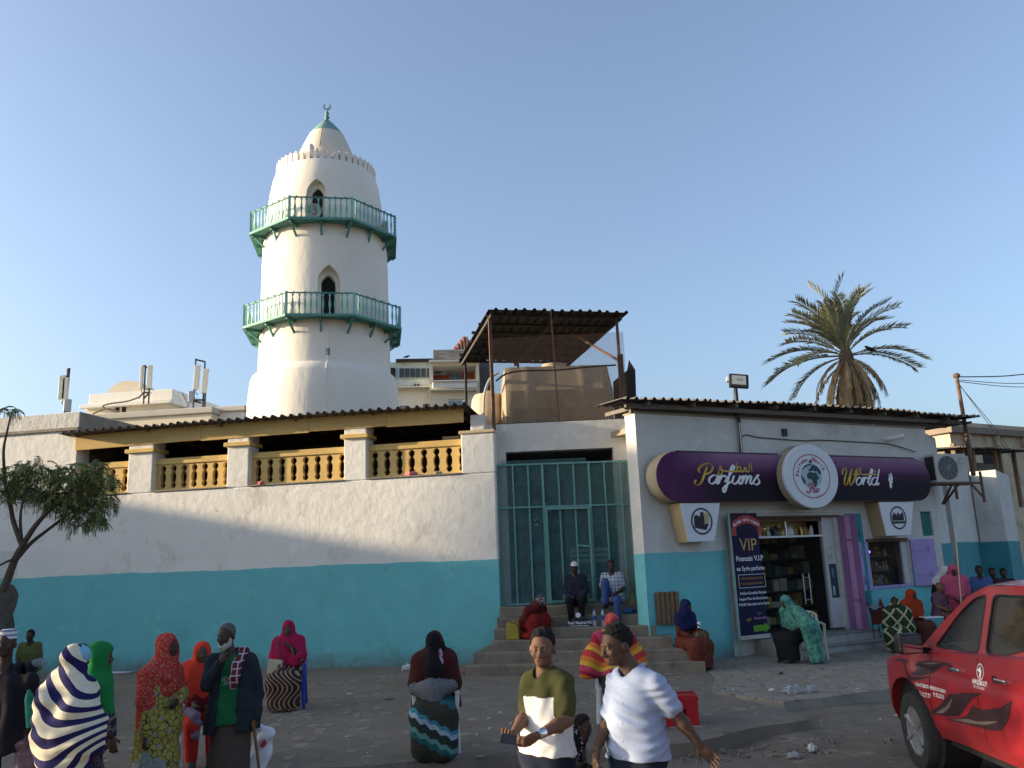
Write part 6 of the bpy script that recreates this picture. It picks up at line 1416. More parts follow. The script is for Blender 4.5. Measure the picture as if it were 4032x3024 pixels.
for x in (.28, 1.12):
    MB().box(x, x + .45, 7.45, 7.62, .9, 1.5).build('seat', M_cdark, car, bevel=.06); MB().box(x + .1, x + .35, 7.44, 7.56, 1.52, 1.72).build('headrest', M_cdark, car, bevel=.04)
MB().box(.25, 1.55, 6.45, 6.6, .9, 1.5).build('rear_seat', M_cdark, car, bevel=.05); MB().box(.1, 1.7, 8.25, 8.62, .95, 1.19).build('dashboard', M_cdark, car)
MB().lathe([(.17, -.012), (.185, 0), (.17, .012)], 20, c=(.5, 8.12, 1.2), T=Matrix.Rotation(rad(65), 4, 'X')).build('steering_wheel', M_cdark, car)
# wheels
def wheel(x, y, yaw, s):
    w = bpy.data.objects.new('wheel', None); link(w, car); w.location = (x, y, .375); w.rotation_euler = (0, 0, yaw)
    T = Matrix.Rotation(-math.pi / 2 * s, 4, 'Y')
    MB().lathe([(.22, -.1), (.30, -.115), (.355, -.105), (.375, -.07), (.377, 0), (.375, .07), (.355, .105), (.30, .115), (.235, .10), (.23, .04)], 44, T=T).build('tyre', M_tyre, w, smooth=True)
    MB().lathe([(.235, .09), (.245, .098), (.225, .085), (.20, .04), (.05, .05), (.0, .06)], 32, T=T).build('rim', M_rim, w, smooth=True)
    for k in range(6):
        a = 2 * math.pi * k / 6; MB().bar(T @ Vector((.04 * math.cos(a), .04 * math.sin(a), .07)), T @ Vector((.225 * math.cos(a), .225 * math.sin(a), .09)), .05, .03).build('spoke', M_rim, w)
for x, s in ((.09, 1), (WID - .09, -1)): wheel(x, FWY, rad(-5), s); wheel(x, RWY, 0, s)
# mirror, handles, lines
mi = bpy.data.objects.new('side_mirror', None); link(mi, car); mi.location = (-.16, 8.45, 1.27); mi.rotation_euler = (0, 0, rad(14))
MB().box(-.125, .125, -.02, .10, -.095, .10).build('shell', M_cdark, mi, bevel=.035); MB().box(-.108, .108, -.027, -.018, -.078, .082).build('mirror_glass', mat('mirror_glass', (.5, .5, .5), .03, 0, metal=1.0), mi)
MB().bar((.1, .05, -.06), (.24, .05, -.08), .06).build('arm', M_cdark, mi)
for y in (8.0, 7.27):
    MB().box(side_x(y, 1.08) - .03, side_x(y, 1.08) + .01, y - .10, y + .06, 1.065, 1.10).build('door_handle', M_chrome, car, bevel=.01)
    MB().box(side_x(y, 1.08) - .005, side_x(y, 1.08) + .01, y + .06, y + .12, 1.05, 1.11).build('handle_recess', M_cdark, car)
def side_patch(name, poly, m, off=.004, sub=.05):
    """decal polygon laid on the curved flank"""
    v, f = fill2d(poly, []); bm = bmesh.new(); vs = [bm.verts.new((y, z, 0)) for y, z in v]
    for t in f: bm.faces.new([vs[i] for i in t])
    for _ in range(3):
        es = [e for e in bm.edges if e.calc_length() > sub]
        if not es: break
        bmesh.ops.subdivide_edges(bm, edges=es, cuts=1, use_grid_fill=True)
    bmesh.ops.triangulate(bm, faces=bm.faces[:]); bm.verts.index_update(); o = MB(); o.v = [Vector((side_x(q.co.x, q.co.y) - off, q.co.x, q.co.y)) for q in bm.verts]; o.f = [[q.index for q in t.verts] for t in bm.faces]; o.m = [0] * len(o.f); bm.free()
    return o.build(name, m, car)
M_seam = mat('panel_gap', (.03, .004, .005), .8, 0)
for yl in ([(8.50, .46), (8.47, .75), (8.47, 1.18)], [(7.62, .45), (7.62, 1.22)], [(6.62, .98), (6.70, 1.26)], [(6.62, .98), (6.45, .84)]):
    for a, c in zip(yl[:-1], yl[1:]): side_patch('panel_gap', [(a[0] - .004, a[1]), (c[0] - .004, c[1]), (c[0] + .004, c[1]), (a[0] + .004, a[1])], M_seam, .003, .08)
# flame decals: dark with a grey inner lick
M_d1 = mat('flame_decal', (.035, .018, .022), .4, .15, 6); M_d2 = mat('flame_decal_grey', (.13, .10, .09), .4, .15, 6); M_w = mat('white_vinyl', (.72, .68, .66), .5, 0)
px2 = lambda u, v: (lambda d: (CARX / d.x * d.y, CAM_H + CARX / d.x * d.z - ROADZ))(ray(3400 + u / 2.0127, 2200 + v / 2.0127))
for nm, P, m_, of in (('flame_decal', [(245, 815), (285, 785), (330, 790), (378, 822), (345, 822), (365, 870), (395, 925), (470, 935), (550, 930), (480, 955), (400, 968), (375, 920), (350, 860), (310, 810)], M_d1, .004),
        ('flame_decal', [(410, 845), (440, 812), (520, 808), (680, 830), (600, 862), (545, 905), (480, 928), (400, 915), (440, 880), (455, 858)], M_d1, .004), ('flame_lick', [(455, 830), (520, 820), (600, 828), (520, 838)], M_d2, .006),
        ('flame_decal', [(552, 1225), (640, 1130), (690, 1075), (780, 1060), (950, 1070), (870, 1105), (800, 1200), (760, 1245), (660, 1250)], M_d1, .004), ('flame_lick', [(590, 1222), (660, 1170), (720, 1100), (690, 1180), (640, 1225)], M_d2, .006),
        ('flame_decal', [(640, 1270), (760, 1265), (820, 1245), (880, 1165), (950, 1195), (1100, 1180), (1180, 1120), (1170, 1250), (1100, 1365), (1000, 1360), (850, 1320), (720, 1290)], M_d1, .004), ('flame_lick', [(690, 1275), (820, 1268), (900, 1290), (1080, 1290), (960, 1320), (820, 1300)], M_d2, .006)):
    Q = [px2(*q) for q in P]
    if sum(Q[i - 1][0] * Q[i][1] - Q[i][0] * Q[i - 1][1] for i in range(len(Q))) > 0: Q = Q[::-1]
    side_patch(nm, Q, m_, of)
def flank_text(s, u, v, size, sx=1.0, bold=.0):
    y0, z0 = px2(u, v); vv, f = text_mb(s, size, 0, bold); o = MB()
    return o.add([Vector((side_x(y0 - q.x * sx, z0 + q.y) - .005, y0 - q.x * sx, z0 + q.y)) for q in vv], f).build('lettering', M_w, car)
flank_text('AIR DJIBOUTI', 914, 984, .060, .66, .001); flank_text('THE RED SEA AIRLINE', 916, 1021, .030, .62); flank_text('P.O.Box 97, DJIBOUTI - REPUBLIQUE DE DJIBOUTI', 555, 1022, .044, .55, .001); flank_text('T: 02.77.77', 520, 1078, .056, .74, .001); flank_text('F: 02.33.33', 612, 1087, .056, .74, .001)
y0, z0 = px2(909, 896); ringm = MB(); n = 36
for i in range(n + 1):
    a = 2 * math.pi * i / n
    for k in (1, .88): yy, zz = y0 + .055 * k * math.cos(a), z0 + .068 * k * math.sin(a); ringm.v.append(Vector((side_x(yy, zz) - .005, yy, zz)))
ringm.f = [[2 * i, 2 * i + 1, 2 * i + 3, 2 * i + 2] for i in range(n)]; ringm.m = [0] * n; ringm.build('emblem_ring', M_w, car)
side_patch('emblem_bird', [(y0 - q[0] * .052, z0 + q[1] * .066) for q in ((-1.0, .25), (-.3, .3), (-.45, .6), (-.1, .45), (.0, .8), (.2, .4), (.45, .1), (.3, -.3), (.05, -.9), (-.25, -.55), (-.1, -.1), (-.6, .0))], M_w, .006)
MB().box(-.01, .02, 8.66, 8.72, 1.0, 1.03).build('side_indicator', M_chrome, car)
MB().bar((.42, 8.55, 1.28), (.18, 7.95, 2.35), .008).build('aerial', mat('pale_aerial', (.5, .48, .36), .5), car)
MB().box(.32, WID - .32, 9.7, 9.92, .42, .82).build('front_bumper', M_car, car, bevel=.08)
MB().box(.12, WID - .12, 4.0, 9.4, .33, .42).build('chassis', M_cdark, car)
# ================================================================ people: smooth-blended figures grown on a voxel grid
def arr(*a): return np.array(a, dtype=np.float64)
class SDF:
    def __init__(s): s.p = []
    def cone(s, a, b, ra, rb=None, k=.03): s.p.append(('c', np.array(a, float), np.array(b, float), ra, ra if rb is None else rb, k)); return s
    def chain(s, pts, rs, k=.03):
        for i in range(len(pts) - 1): s.cone(pts[i], pts[i + 1], rs[i], rs[i + 1], k)
        return s
    def ell(s, c, r, R=None, k=.03): s.p.append(('e', np.array(c, float), np.array(r, float), np.eye(3) if R is None else np.array(R, float), k)); return s
    def sub(s, c, r, R=None, k=.015): s.p.append(('s', np.array(c, float), np.array(r, float), np.eye(3) if R is None else np.array(R, float), k)); return s
    def subcone(s, a, b, ra, rb, k=.015): s.p.append(('sc', np.array(a, float), np.array(b, float), ra, rb, k)); return s
    def cut(s, p, n, k=.008): s.p.append(('h', np.array(p, float), np.array(n, float) / np.linalg.norm(n), k)); return s
    def mesh(s, h):
        lo, hi = np.full(3, 1e9), np.full(3, -1e9)
        for q in s.p:
            if q[0] == 'c':
                for c, r in ((q[1], q[3]), (q[2], q[4])): lo = np.minimum(lo, c - r); hi = np.maximum(hi, c + r)
            elif q[0] == 'e': m = q[2].max(); lo = np.minimum(lo, q[1] - m); hi = np.maximum(hi, q[1] + m)
        lo -= .03 + 2 * h; hi += .03 + 2 * h
        n = np.ceil((hi - lo) / h).astype(int) + 1; f = np.full(n, 1.0)
        ax = [lo[i] + h * np.arange(n[i]) for i in range(3)]
        for q in s.p:
            k = q[-1]; t = q[0]
            if t == 'h':
                d = ((ax[0] - q[1][0]) * q[2][0])[:, None, None] + ((ax[1] - q[1][1]) * q[2][1])[None, :, None] + ((ax[2] - q[1][2]) * q[2][2])[None, None, :]
                hh = np.maximum(k - np.abs(f - d), 0) / k; f = np.maximum(f, d) + hh * hh * k * .25; continue
            if t in ('c', 'sc'): m = max(q[3], q[4]); bl = np.minimum(q[1], q[2]) - m; bh = np.maximum(q[1], q[2]) + m
            else: m = q[2].max(); bl = q[1] - m; bh = q[1] + m
            pad = k + 3 * h; i0 = np.clip(np.floor((bl - pad - lo) / h).astype(int), 0, n); i1 = np.clip(np.ceil((bh + pad - lo) / h).astype(int) + 1, 0, n)
            if (i1 <= i0).any(): continue
            X = ax[0][i0[0]:i1[0]][:, None, None]; Y = ax[1][i0[1]:i1[1]][None, :, None]; Z = ax[2][i0[2]:i1[2]][None, None, :]
            if t in ('c', 'sc'):
                a, b, ra, rb = q[1:5]; ba = b - a; L2 = max(1e-9, ba @ ba)
                u = np.clip(((X - a[0]) * ba[0] + (Y - a[1]) * ba[1] + (Z - a[2]) * ba[2]) / L2, 0, 1)
                d = np.sqrt((X - a[0] - u * ba[0]) ** 2 + (Y - a[1] - u * ba[1]) ** 2 + (Z - a[2] - u * ba[2]) ** 2) - (ra + (rb - ra) * u)
            else:
                c, r, R = q[1:4]; x, y, z = X - c[0], Y - c[1], Z - c[2]
                P = [x * R[0, i] + y * R[1, i] + z * R[2, i] for i in range(3)]
                k0 = np.sqrt(sum((P[i] / r[i]) ** 2 for i in range(3))); k1 = np.sqrt(sum((P[i] / r[i] ** 2) ** 2 for i in range(3))) + 1e-9
                d = k0 * (k0 - 1) / k1
            sl = (slice(i0[0], i1[0]), slice(i0[1], i1[1]), slice(i0[2], i1[2])); g = f[sl]
            if t[0] == 's': d = -d; hh = np.maximum(k - np.abs(g - d), 0) / k; f[sl] = np.maximum(g, d) + hh * hh * k * .25
            else: hh = np.maximum(k - np.abs(g - d), 0) / k; f[sl] = np.minimum(g, d) - hh * hh * k * .25
        return surfnet(f, lo, h)
def surfnet(f, lo, h):
    s = f < 0; c = np.zeros(tuple(np.array(f.shape) - 1), dtype=np.int8)
    cs = [(i, j, k) for i in (0, 1) for j in (0, 1) for k in (0, 1)]; N = c.shape
    for (i, j, k) in cs: c += s[i:i + N[0], j:j + N[1], k:k + N[2]]
    act = (c > 0) & (c < 8); ai = np.argwhere(act); idx = np.full(N, -1, dtype=np.int64); idx[act] = np.arange(len(ai))
    acc = np.zeros((len(ai), 3)); cnt = np.zeros(len(ai)); fv = {q: f[ai[:, 0] + q[0], ai[:, 1] + q[1], ai[:, 2] + q[2]] for q in cs}
    for q in cs:
        for a in range(3):
            if q[a] == 0:
                e = list(q); e[a] = 1; fa, fb = fv[q], fv[tuple(e)]; m = (fa < 0) != (fb < 0); t = np.where(m, fa / np.where(m, fa - fb, 1), 0)
                p = np.tile(np.array(q, float), (len(ai), 1)); p[:, a] = t; acc[m] += p[m]; cnt[m] += 1
    v = lo + h * (ai + acc / np.maximum(cnt, 1)[:, None]); F = []
    for a in range(3):
        b1, b2 = (a + 1) % 3, (a + 2) % 3
        s0 = s.take(range(0, s.shape[a] - 1), a); s1 = s.take(range(1, s.shape[a]), a); e = np.argwhere(s0 != s1)
        e = e[(e[:, b1] > 0) & (e[:, b2] > 0) & (e[:, b1] < N[b1]) & (e[:, b2] < N[b2])]
        if not len(e): continue
        flip = s1[e[:, 0], e[:, 1], e[:, 2]]
        def ix(d1, d2): w = e.copy(); w[:, b1] -= d1; w[:, b2] -= d2; return idx[w[:, 0], w[:, 1], w[:, 2]]
        q = np.stack([ix(1, 1), ix(0, 1), ix(0, 0), ix(1, 0)], 1); q[flip] = q[flip][:, ::-1]; F.append(q)
    F = np.concatenate(F); F = F[(F >= 0).all(1)]; return v, F
def vnormals(v, F):
    n = np.cross(v[F[:, 2]] - v[F[:, 0]], v[F[:, 3]] - v[F[:, 1]]); o = np.zeros_like(v)
    for k in range(4): np.add.at(o, F[:, k], n)
    return o / (np.linalg.norm(o, axis=1)[:, None] + 1e-12)
def emit(root, name, sdf, h, m, disp=None, pat=None, parent=None, label=None):
    v, F = sdf.mesh(h)
    if disp is not None:
        n = vnormals(v, F); v = v + n * disp(v, n)[:, None]
    org = np.array(root.location); loc = v - org
    me = bpy.data.meshes.new(name); me.vertices.add(len(v)); me.vertices.foreach_set('co', loc.astype(np.float32).ravel())
    me.loops.add(F.size); me.loops.foreach_set('vertex_index', F.astype(np.int32).ravel()); me.polygons.add(len(F))
    me.polygons.foreach_set('loop_start', np.arange(0, F.size, 4, dtype=np.int32)); me.polygons.foreach_set('use_smooth', np.ones(len(F), dtype=bool))
    me.update(calc_edges=True); me.validate()
    if pat is not None:
        at = me.attributes.new('pat', 'FLOAT', 'POINT'); at.data.foreach_set('value', pat(v).astype(np.float32))
    me.materials.append(m); o = bpy.data.objects.new(name, me); link(o, parent or root); return tag(o, label)
def folds(seed, amp=.008, f=22.0, stretch=(1, 1, .35), c=None, nf=0, amp2=0.0):
    r = np.random.RandomState(seed); D = r.normal(size=(4, 3)); D /= np.linalg.norm(D, axis=1)[:, None]; D *= np.array(stretch); ph = r.uniform(0, 6, 8)
    def g(v, n):
        q = v + .03 * np.sin(v[:, [1, 2, 0]] * 9 + ph[:3]); o = np.zeros(len(v))
        for i in range(4): o += np.sin(q @ D[i] * f * (1 + .5 * i) + ph[i] + 1.3 * np.sin(q @ D[(i + 1) % 4] * f * .45 + ph[i + 4])) / (1 + .4 * i)
        o *= amp / 2
        if nf: th = np.arctan2(v[:, 1] - c[1], v[:, 0] - c[0]); o += amp2 * np.sin(th * nf + 1.2 * np.sin(v[:, 2] * 5 + ph[0]) + .7 * np.sin(th * 3 + ph[1]))
        return o
    return g
V = lambda *a: np.array(a, float)
def rotm(yaw=0, pitch=0, roll=0): return np.array((Matrix.Rotation(yaw, 3, 'Z') @ Matrix.Rotation(pitch, 3, 'X') @ Matrix.Rotation(roll, 3, 'Y')))
def W_(u, v, Y): return np.array(atY(u, v, Y))
SK = {n: mat('skin_' + n, c, .58, .16, 16, .3, 90, .002, spec=.28) for n, c in (('brown', (.155, .078, .046)), ('deep', (.085, .046, .030)), ('dark', (.050, .029, .021)))}
M_hair = mat('black_curly_hair', (.012, .010, .009), .9, .3, 60, 1.0, 140, .012)
M_eye = mat('eye_white', (.20, .18, .16), .3, 0); M_iris = mat('eye_iris', (.012, .008, .006), .2, 0)
def stand(loc, yaw, h=1.72, **o):
    s = h / 1.75; R = rotm(yaw); b = np.array(loc, float)
    L = dict(pel=(0, 0, .95), chest=(0, 0, 1.27), neck=(0, .02, 1.46), head=(0, .0, 1.52), shl=(-.175, .01, 1.42), shr=(.175, .01, 1.42), ell=(-.215, .03, 1.13), elr=(.215, .03, 1.13), wrl=(-.22, -.05, .88), wrr=(.22, -.05, .88),
             hpl=(-.09, 0, .92), hpr=(.09, 0, .92), knl=(-.10, -.02, .50), knr=(.10, -.02, .50), anl=(-.10, .03, .09), anr=(.10, .03, .09), tol=(-.12, -.14, .04), tor=(.12, -.14, .04)); L.update(o)
    J = {k: b + R @ (np.array(p, float) * s) for k, p in L.items()}; J['s'] = s; J['yaw'] = yaw; J['hr'] = rotm(yaw); J['b'] = b; return J
def sit(loc, yaw, seat=.45, h=1.65, lean=0.0, foot=0.0, knee=.47, **o):
    s = h / 1.75; R = rotm(yaw); b = np.array(loc, float); c, n = math.cos(lean), math.sin(lean)
    up = lambda x, y, z: (x, y * c - z * n, seat / s + .09 + y * n + z * c)
    L = dict(pel=up(0, 0, 0), chest=up(0, .0, .33), neck=up(0, .01, .52), head=up(0, -.01, .58), shl=up(-.17, .01, .47), shr=up(.17, .01, .47), ell=up(-.23, -.04, .20), elr=up(.23, -.04, .20), wrl=up(-.12, -.25, .12), wrr=up(.12, -.25, .12),
             hpl=up(-.09, 0, -.02), hpr=up(.09, 0, -.02), knl=(-.12, -.42, knee + foot), knr=(.12, -.42, knee + foot), anl=(-.11, -.38, .09 + foot), anr=(.11, -.38, .09 + foot), tol=(-.13, -.54, .04 + foot), tor=(.13, -.54, .04 + foot)); L.update(o)
    J = {k: b + R @ (np.array(p, float) * s) for k, p in L.items()}; J['s'] = s; J['yaw'] = yaw; J['hr'] = rotm(yaw); J['b'] = b; return J
def hand(S, wr, d, n, ts, h, curl=.6, s=1.0, fr=.0088):
    d = d / np.linalg.norm(d); n = n - d * (n @ d); n /= np.linalg.norm(n); w = np.cross(d, n) * ts; R = np.stack([w, d, n], 1); fr = max(fr, .75 * h)
    S.ell(wr + d * .048 * s, V(.040, .054, .018) * s, R, .015)
    for i, (o, L) in enumerate(((.029, .070), (.0100, .079), (-.0095, .074), (-.0285, .058))):
        a = wr + (d * .085 + w * o) * s; c1 = math.cos(curl * .6), math.sin(curl * .6); c2 = math.cos(curl * 1.7), math.sin(curl * 1.7); sp = w * o * 2.0
        b = a + (d * c1[0] + n * c1[1] + sp) * L * .52 * s; c = b + (d * c2[0] + n * c2[1] + sp * .5) * L * .5 * s; S.cone(wr + (d * .05 + w * o * .8) * s, a, fr * 1.15, fr * 1.1, .008); S.cone(a, b, fr * 1.05, fr * .95, .005); S.cone(b, c, fr * .95, fr * .78, .005)
    a = wr + (d * .018 + w * .026) * s; b = a + (d * .55 + w * .62 + n * .35) * .045 * s; c = b + (d * .85 + w * .22 + n * .35) * .034 * s; S.cone(a, b, fr * 1.5, fr * 1.2, .012); S.cone(b, c, fr * 1.15, fr * .9, .006)
def body_sdf(J, h, hands=None, face=True, legs=True, beard=False):
    S = SDF(); s = J['s']; sx = (J['shr'] - J['shl']); sx /= np.linalg.norm(sx); hr = J['hr']; H = lambda x, y, z: J['head'] + hr @ (V(x, y, z) * s)
    for q in (-1, 1): S.cone(J['pel'] + sx * .055 * q * s + (J['chest'] - J['pel']) * .12, J['chest'] + sx * .055 * q * s, .082 * s, .086 * s, .05)
    S.cone(J['shl'], J['shr'], .050 * s, .050 * s, .05); S.cone(J['chest'], J['neck'], .085 * s, .06 * s, .05); S.cone(J['neck'], H(0, .02, .05), .056 * s, .052 * s, .03)
    S.ell(H(0, .012, .135), V(.076, .096, .092) * s, hr, .03); S.ell(H(0, -.035, .078), V(.060, .060, .080) * s, hr, .03); S.ell(H(0, -.062, .018), V(.034, .034, .024) * s, hr, .03)
    if face:
        S.cone(H(0, -.092, .110), H(0, -.112, .070), .009 * s, .0145 * s, .012); S.cone(H(-.014, -.100, .064), H(.014, -.100, .064), .010 * s, .010 * s, .008); S.cone(H(-.036, -.084, .122), H(.036, -.084, .122), .012 * s, .012 * s, .015)
        for q in (-1, 1):
            S.sub(H(.032 * q, -.099, .106), V(.017, .014, .012) * s, hr, .012); S.ell(H(.032 * q, -.083, .106), V(.0135, .012, .0125) * s, hr, .004); S.ell(H(.043 * q, -.074, .075), V(.020, .018, .018) * s, hr, .02)
            S.ell(H(.078 * q, .012, .092), V(.011, .024, .034) * s, hr, .008)
        S.cone(H(-.020, -.091, .041), H(.020, -.091, .041), .0075 * s, .0075 * s, .006); S.cone(H(-.017, -.089, .028), H(.017, -.089, .028), .0085 * s, .0085 * s, .006)
    for q, (a, e, w) in ((-1, ('shl', 'ell', 'wrl')), (1, ('shr', 'elr', 'wrr'))):
        S.cone(J[a], J[e], .046 * s, .040 * s, .03); S.cone(J[e], J[e] + (J[w] - J[e]) * .35, .040 * s, .040 * s, .02); S.cone(J[e] + (J[w] - J[e]) * .35, J[w], .040 * s, .026 * s, .02)
        d, n, ts, cu = (hands or {}).get(q, (None,) * 4)
        if d is None: d = J[w] - J[e]; n = -hr[:, 0] * q; ts = 1; cu = .7; ts = 1 if np.cross(d, n) @ (-hr[:, 1]) > 0 else -1
        hand(S, J[w], np.array(d, float), np.array(n, float), ts, h, cu, s)
    if legs:
        for p, k, a, t in (('hpl', 'knl', 'anl', 'tol'), ('hpr', 'knr', 'anr', 'tor')):
            S.cone(J[p], J[k], .082 * s, .056 * s, .03); S.cone(J[k], J[k] + (J[a] - J[k]) * .35, .054 * s, .055 * s, .02); S.cone(J[k] + (J[a] - J[k]) * .35, J[a], .055 * s, .036 * s, .02); S.cone(J[a], J[t], .040 * s, .030 * s, .02)
    return S
def eyes(root, J, parent):
    s = J['s']; hr = J['hr']
    for q in (-1, 1):
        c = J['head'] + hr @ (V(.032 * q, -.0838, .106) * s); b = MB().lathe([(0, -.0122 * s), (.0086 * s, -.0086 * s), (.0122 * s, 0), (.0086 * s, .0086 * s), (0, .0122 * s)], 10, c=Vector(c) - root.location); e = b.build('eye', M_eye, parent, smooth=True)
        c2 = J['head'] + hr @ (V(.032 * q, -.0888, .106) * s); MB().lathe([(0, -.0085 * s), (.0085 * s, 0), (0, .0085 * s)], 10, c=Vector(c2) - root.location).build('iris', M_iris, e, smooth=True)
def brows_lips(root, J, parent, tone):
    s = J['s']; hr = J['hr']; H = lambda x, y, z: J['head'] + hr @ (V(x, y, z) * s)
    for q in (-1, 1): emit(root, 'eyebrow', SDF().cone(H(.016 * q, -.097, .124), H(.046 * q, -.083, .127), .0042 * s, .003 * s, .003), .0035, M_hair, parent=parent)
    S = SDF().cone(H(-.020, -.0925, .041), H(.020, -.0925, .041), .0068 * s, .0068 * s, .004).cone(H(-.016, -.0915, .029), H(.016, -.0915, .029), .0075 * s, .0075 * s, .004); emit(root, 'lips', S, .0035, mat('lips_' + tone.name, (.11, .045, .035), .5, .1, 20), parent=parent)
def hair_sdf(J, kind='short'):
    S = SDF(); s = J['s']; hr = J['hr']; H = lambda x, y, z: J['head'] + hr @ (V(x, y, z) * s); g = {'short': .008, 'bushy': .016, 'thin': .004}[kind]
    S.ell(H(0, .018, .140), (V(.076, .096, .090) + g) * s, hr, .02); S.cut(H(0, -.052, .17), hr @ V(0, -.62, -.55), .012); S.cut(H(0, .03, .075), hr @ V(0, -.12, -1), .012)
    for q in (-1, 1): S.sub(H(.088 * q, .0, .085), V(.022, .034, .04) * s, hr, .01)
    return S
def tee(J, hem, sl=.62, loose=1.0, sleeve=None, gut=0.0, w=.075, rt=.118):
    S = SDF(); s = J['s']; sx = J['shr'] - J['shl']; sx /= np.linalg.norm(sx); fw = np.cross(sx, V(0, 0, 1)) ; up = J['neck'] - J['pel']; up /= np.linalg.norm(up)
    bot = J['pel'] - up * .12 * s
    for q in (-1, 1): S.cone(bot + sx * (w + .022) * q * s, J['chest'] + sx * w * q * s, (rt + .044) * s * loose, rt * s * loose, .06); S.cone(J['chest'] + sx * w * q * s, J['chest'] + sx * (w + .01) * q * s + up * .10 * s, rt * .98 * s, .085 * s, .05)
    if gut: S.ell(J['pel'] + up * .16 * s + fw * .03, V(.15, .135 + gut, .17) * s, None, .05)
    lo = max(1, loose); S.cone(J['shl'], J['shr'], .066 * s * lo, .066 * s * lo, .05); S.cone(J['chest'] + up * .05, J['neck'] - up * .02, .10 * s, .074 * s, .05)
    for a, e, w in (('shl', 'ell', 'wrl'), ('shr', 'elr', 'wrr')):
        if sl <= 1: S.cone(J[a], J[a] + (J[e] - J[a]) * sl, .064 * s, (.066 if sleeve is None else sleeve) * s, .035)
        else: S.cone(J[a], J[e], .068 * s * lo, .058 * s * lo, .035); S.cone(J[e], J[e] + (J[w] - J[e]) * (sl - 1), .058 * s, .046 * s, .025)
    S.subcone(J['neck'] - up * .02 * s + fw * .035 * s, J['neck'] + up * .2, .060 * s, .075 * s, .01)
    if hem is not None: S.cut(hem, -up, .01)
    return S
def trousers(J, r=1.0):
    S = SDF(); s = J['s']; S.cone(J['hpl'], J['hpr'], .114 * s, .114 * s, .05); S.cone(J['pel'], J['pel'] + V(0, 0, .02), .11 * s, .11 * s, .05)
    for p, k, a in (('hpl', 'knl', 'anl'), ('hpr', 'knr', 'anr')): S.cone(J[p], J[k], .098 * s * r, .075 * s * r, .04); S.cone(J[k], J[a] + (J[k] - J[a]) * .08, .073 * s * r, .058 * s * r, .03)
    return S
def dress(J, r=1.0, hem=.06):
    S = SDF(); s = J['s']; sx = J['shr'] - J['shl']; sx /= np.linalg.norm(sx)
    for q in (-1, 1): S.cone(J['pel'] + sx * .07 * q * s, J['chest'] + sx * .075 * q * s, .135 * s, .125 * s, .05)
    S.cone(J['shl'], J['shr'], .072 * s, .072 * s, .05)
    for p, k, a in (('hpl', 'knl', 'anl'), ('hpr', 'knr', 'anr')): S.cone(J[p], J[k], .135 * s * r, .135 * s * r, .08); S.cone(J[k], J[a] + V(0, 0, hem - .05), .135 * s * r, .145 * s * r, .08)
    kn = (J['knl'] + J['knr']) / 2; an = (J['anl'] + J['anr']) / 2; S.cone(kn, an, .12 * s * r, .13 * s * r, .08)
    for a, e, w in (('shl', 'ell', 'wrl'), ('shr', 'elr', 'wrr')): S.cone(J[a], J[e], .064 * s, .056 * s, .03); S.cone(J[e], J[e] + (J[w] - J[e]) * .8, .056 * s, .05 * s, .03)
    S.cut(V(0, 0, min(J['anl'][2], J['anr'][2]) - .09 + hem), V(0, 0, -1), .01); return S
def hijab(J, drop=.25, wide=1.0, openf=True, back=0.0, arms=0.0, op=(.060, .090, .088), fr=0.0):
    """head cloth that falls over shoulders, chest and back; arms: how far it covers towards the elbows"""
    S = SDF(); s = J['s']; hr = J['hr']; H = lambda x, y, z: J['head'] + hr @ (V(x, y, z) * s); sx = J['shr'] - J['shl']; sx /= np.linalg.norm(sx); up = J['neck'] - J['pel']; up /= np.linalg.norm(up); fw = np.cross(sx, up)
    S.ell(H(0, .018, .135), V(.098, .116, .112) * s, hr, .03); S.ell(H(0, -.02, .05), V(.086, .088, .095) * s, hr, .04); S.cone(H(0, .03, .08), J['neck'] - up * .02, .092 * s, .10 * s, .05)
    S.cone(J['shl'] - sx * .0, J['shr'], .090 * s * wide, .090 * s * wide, .08); S.cone(J['neck'] - up * .02, J['chest'] + fw * .02, .12 * s, .14 * s, .08)
    for q in (-1, 1): S.cone(J['chest'] + sx * .085 * q + up * .1, J['chest'] + sx * .10 * q * wide - up * drop + fw * fr, .115 * s * wide, .135 * s * wide, .07)
    if back: S.cone(J['neck'] - fw * .05, J['chest'] - fw * .10 - up * back, .10 * s, .14 * s * wide, .08)
    if arms:
        for a, e in (('shl', 'ell'), ('shr', 'elr')): S.cone(J[a], J[a] + (J[e] - J[a]) * arms, .085 * s * wide, .095 * s * wide, .06)
    if openf: S.sub(H(0, -.115, .088), V(*op) * s, hr, .012)
    S.cut(J['chest'] - up * (drop + .03), -up, .01); return S
def cloth(n, c, **k): return mat(n, c, k.pop('rough', .9), k.pop('var', .12), k.pop('vs', 14), k.pop('bump', .2), k.pop('bs', 130), .004, spec=.15, **k)
def P(label, loc, group=None): return thing('person', label, 'person', Vector(loc), 0, group)
def mk(root, J, h, skin, hands=None, face=True, legs=True): return emit(root, 'body', body_sdf(J, h, hands, face, legs), h, skin)
def shoe(root, J, h, m, name='shoe', parent=None):
    for a, t in (('anl', 'tol'), ('anr', 'tor')): emit(root, name, SDF().cone(J[a] - V(0, 0, .03), J[t], .050, .040, .02).cone(J[a] - V(0, 0, .03) , J[a] - V(0, 0, .045), .05, .05, .02), h, m, parent=parent)

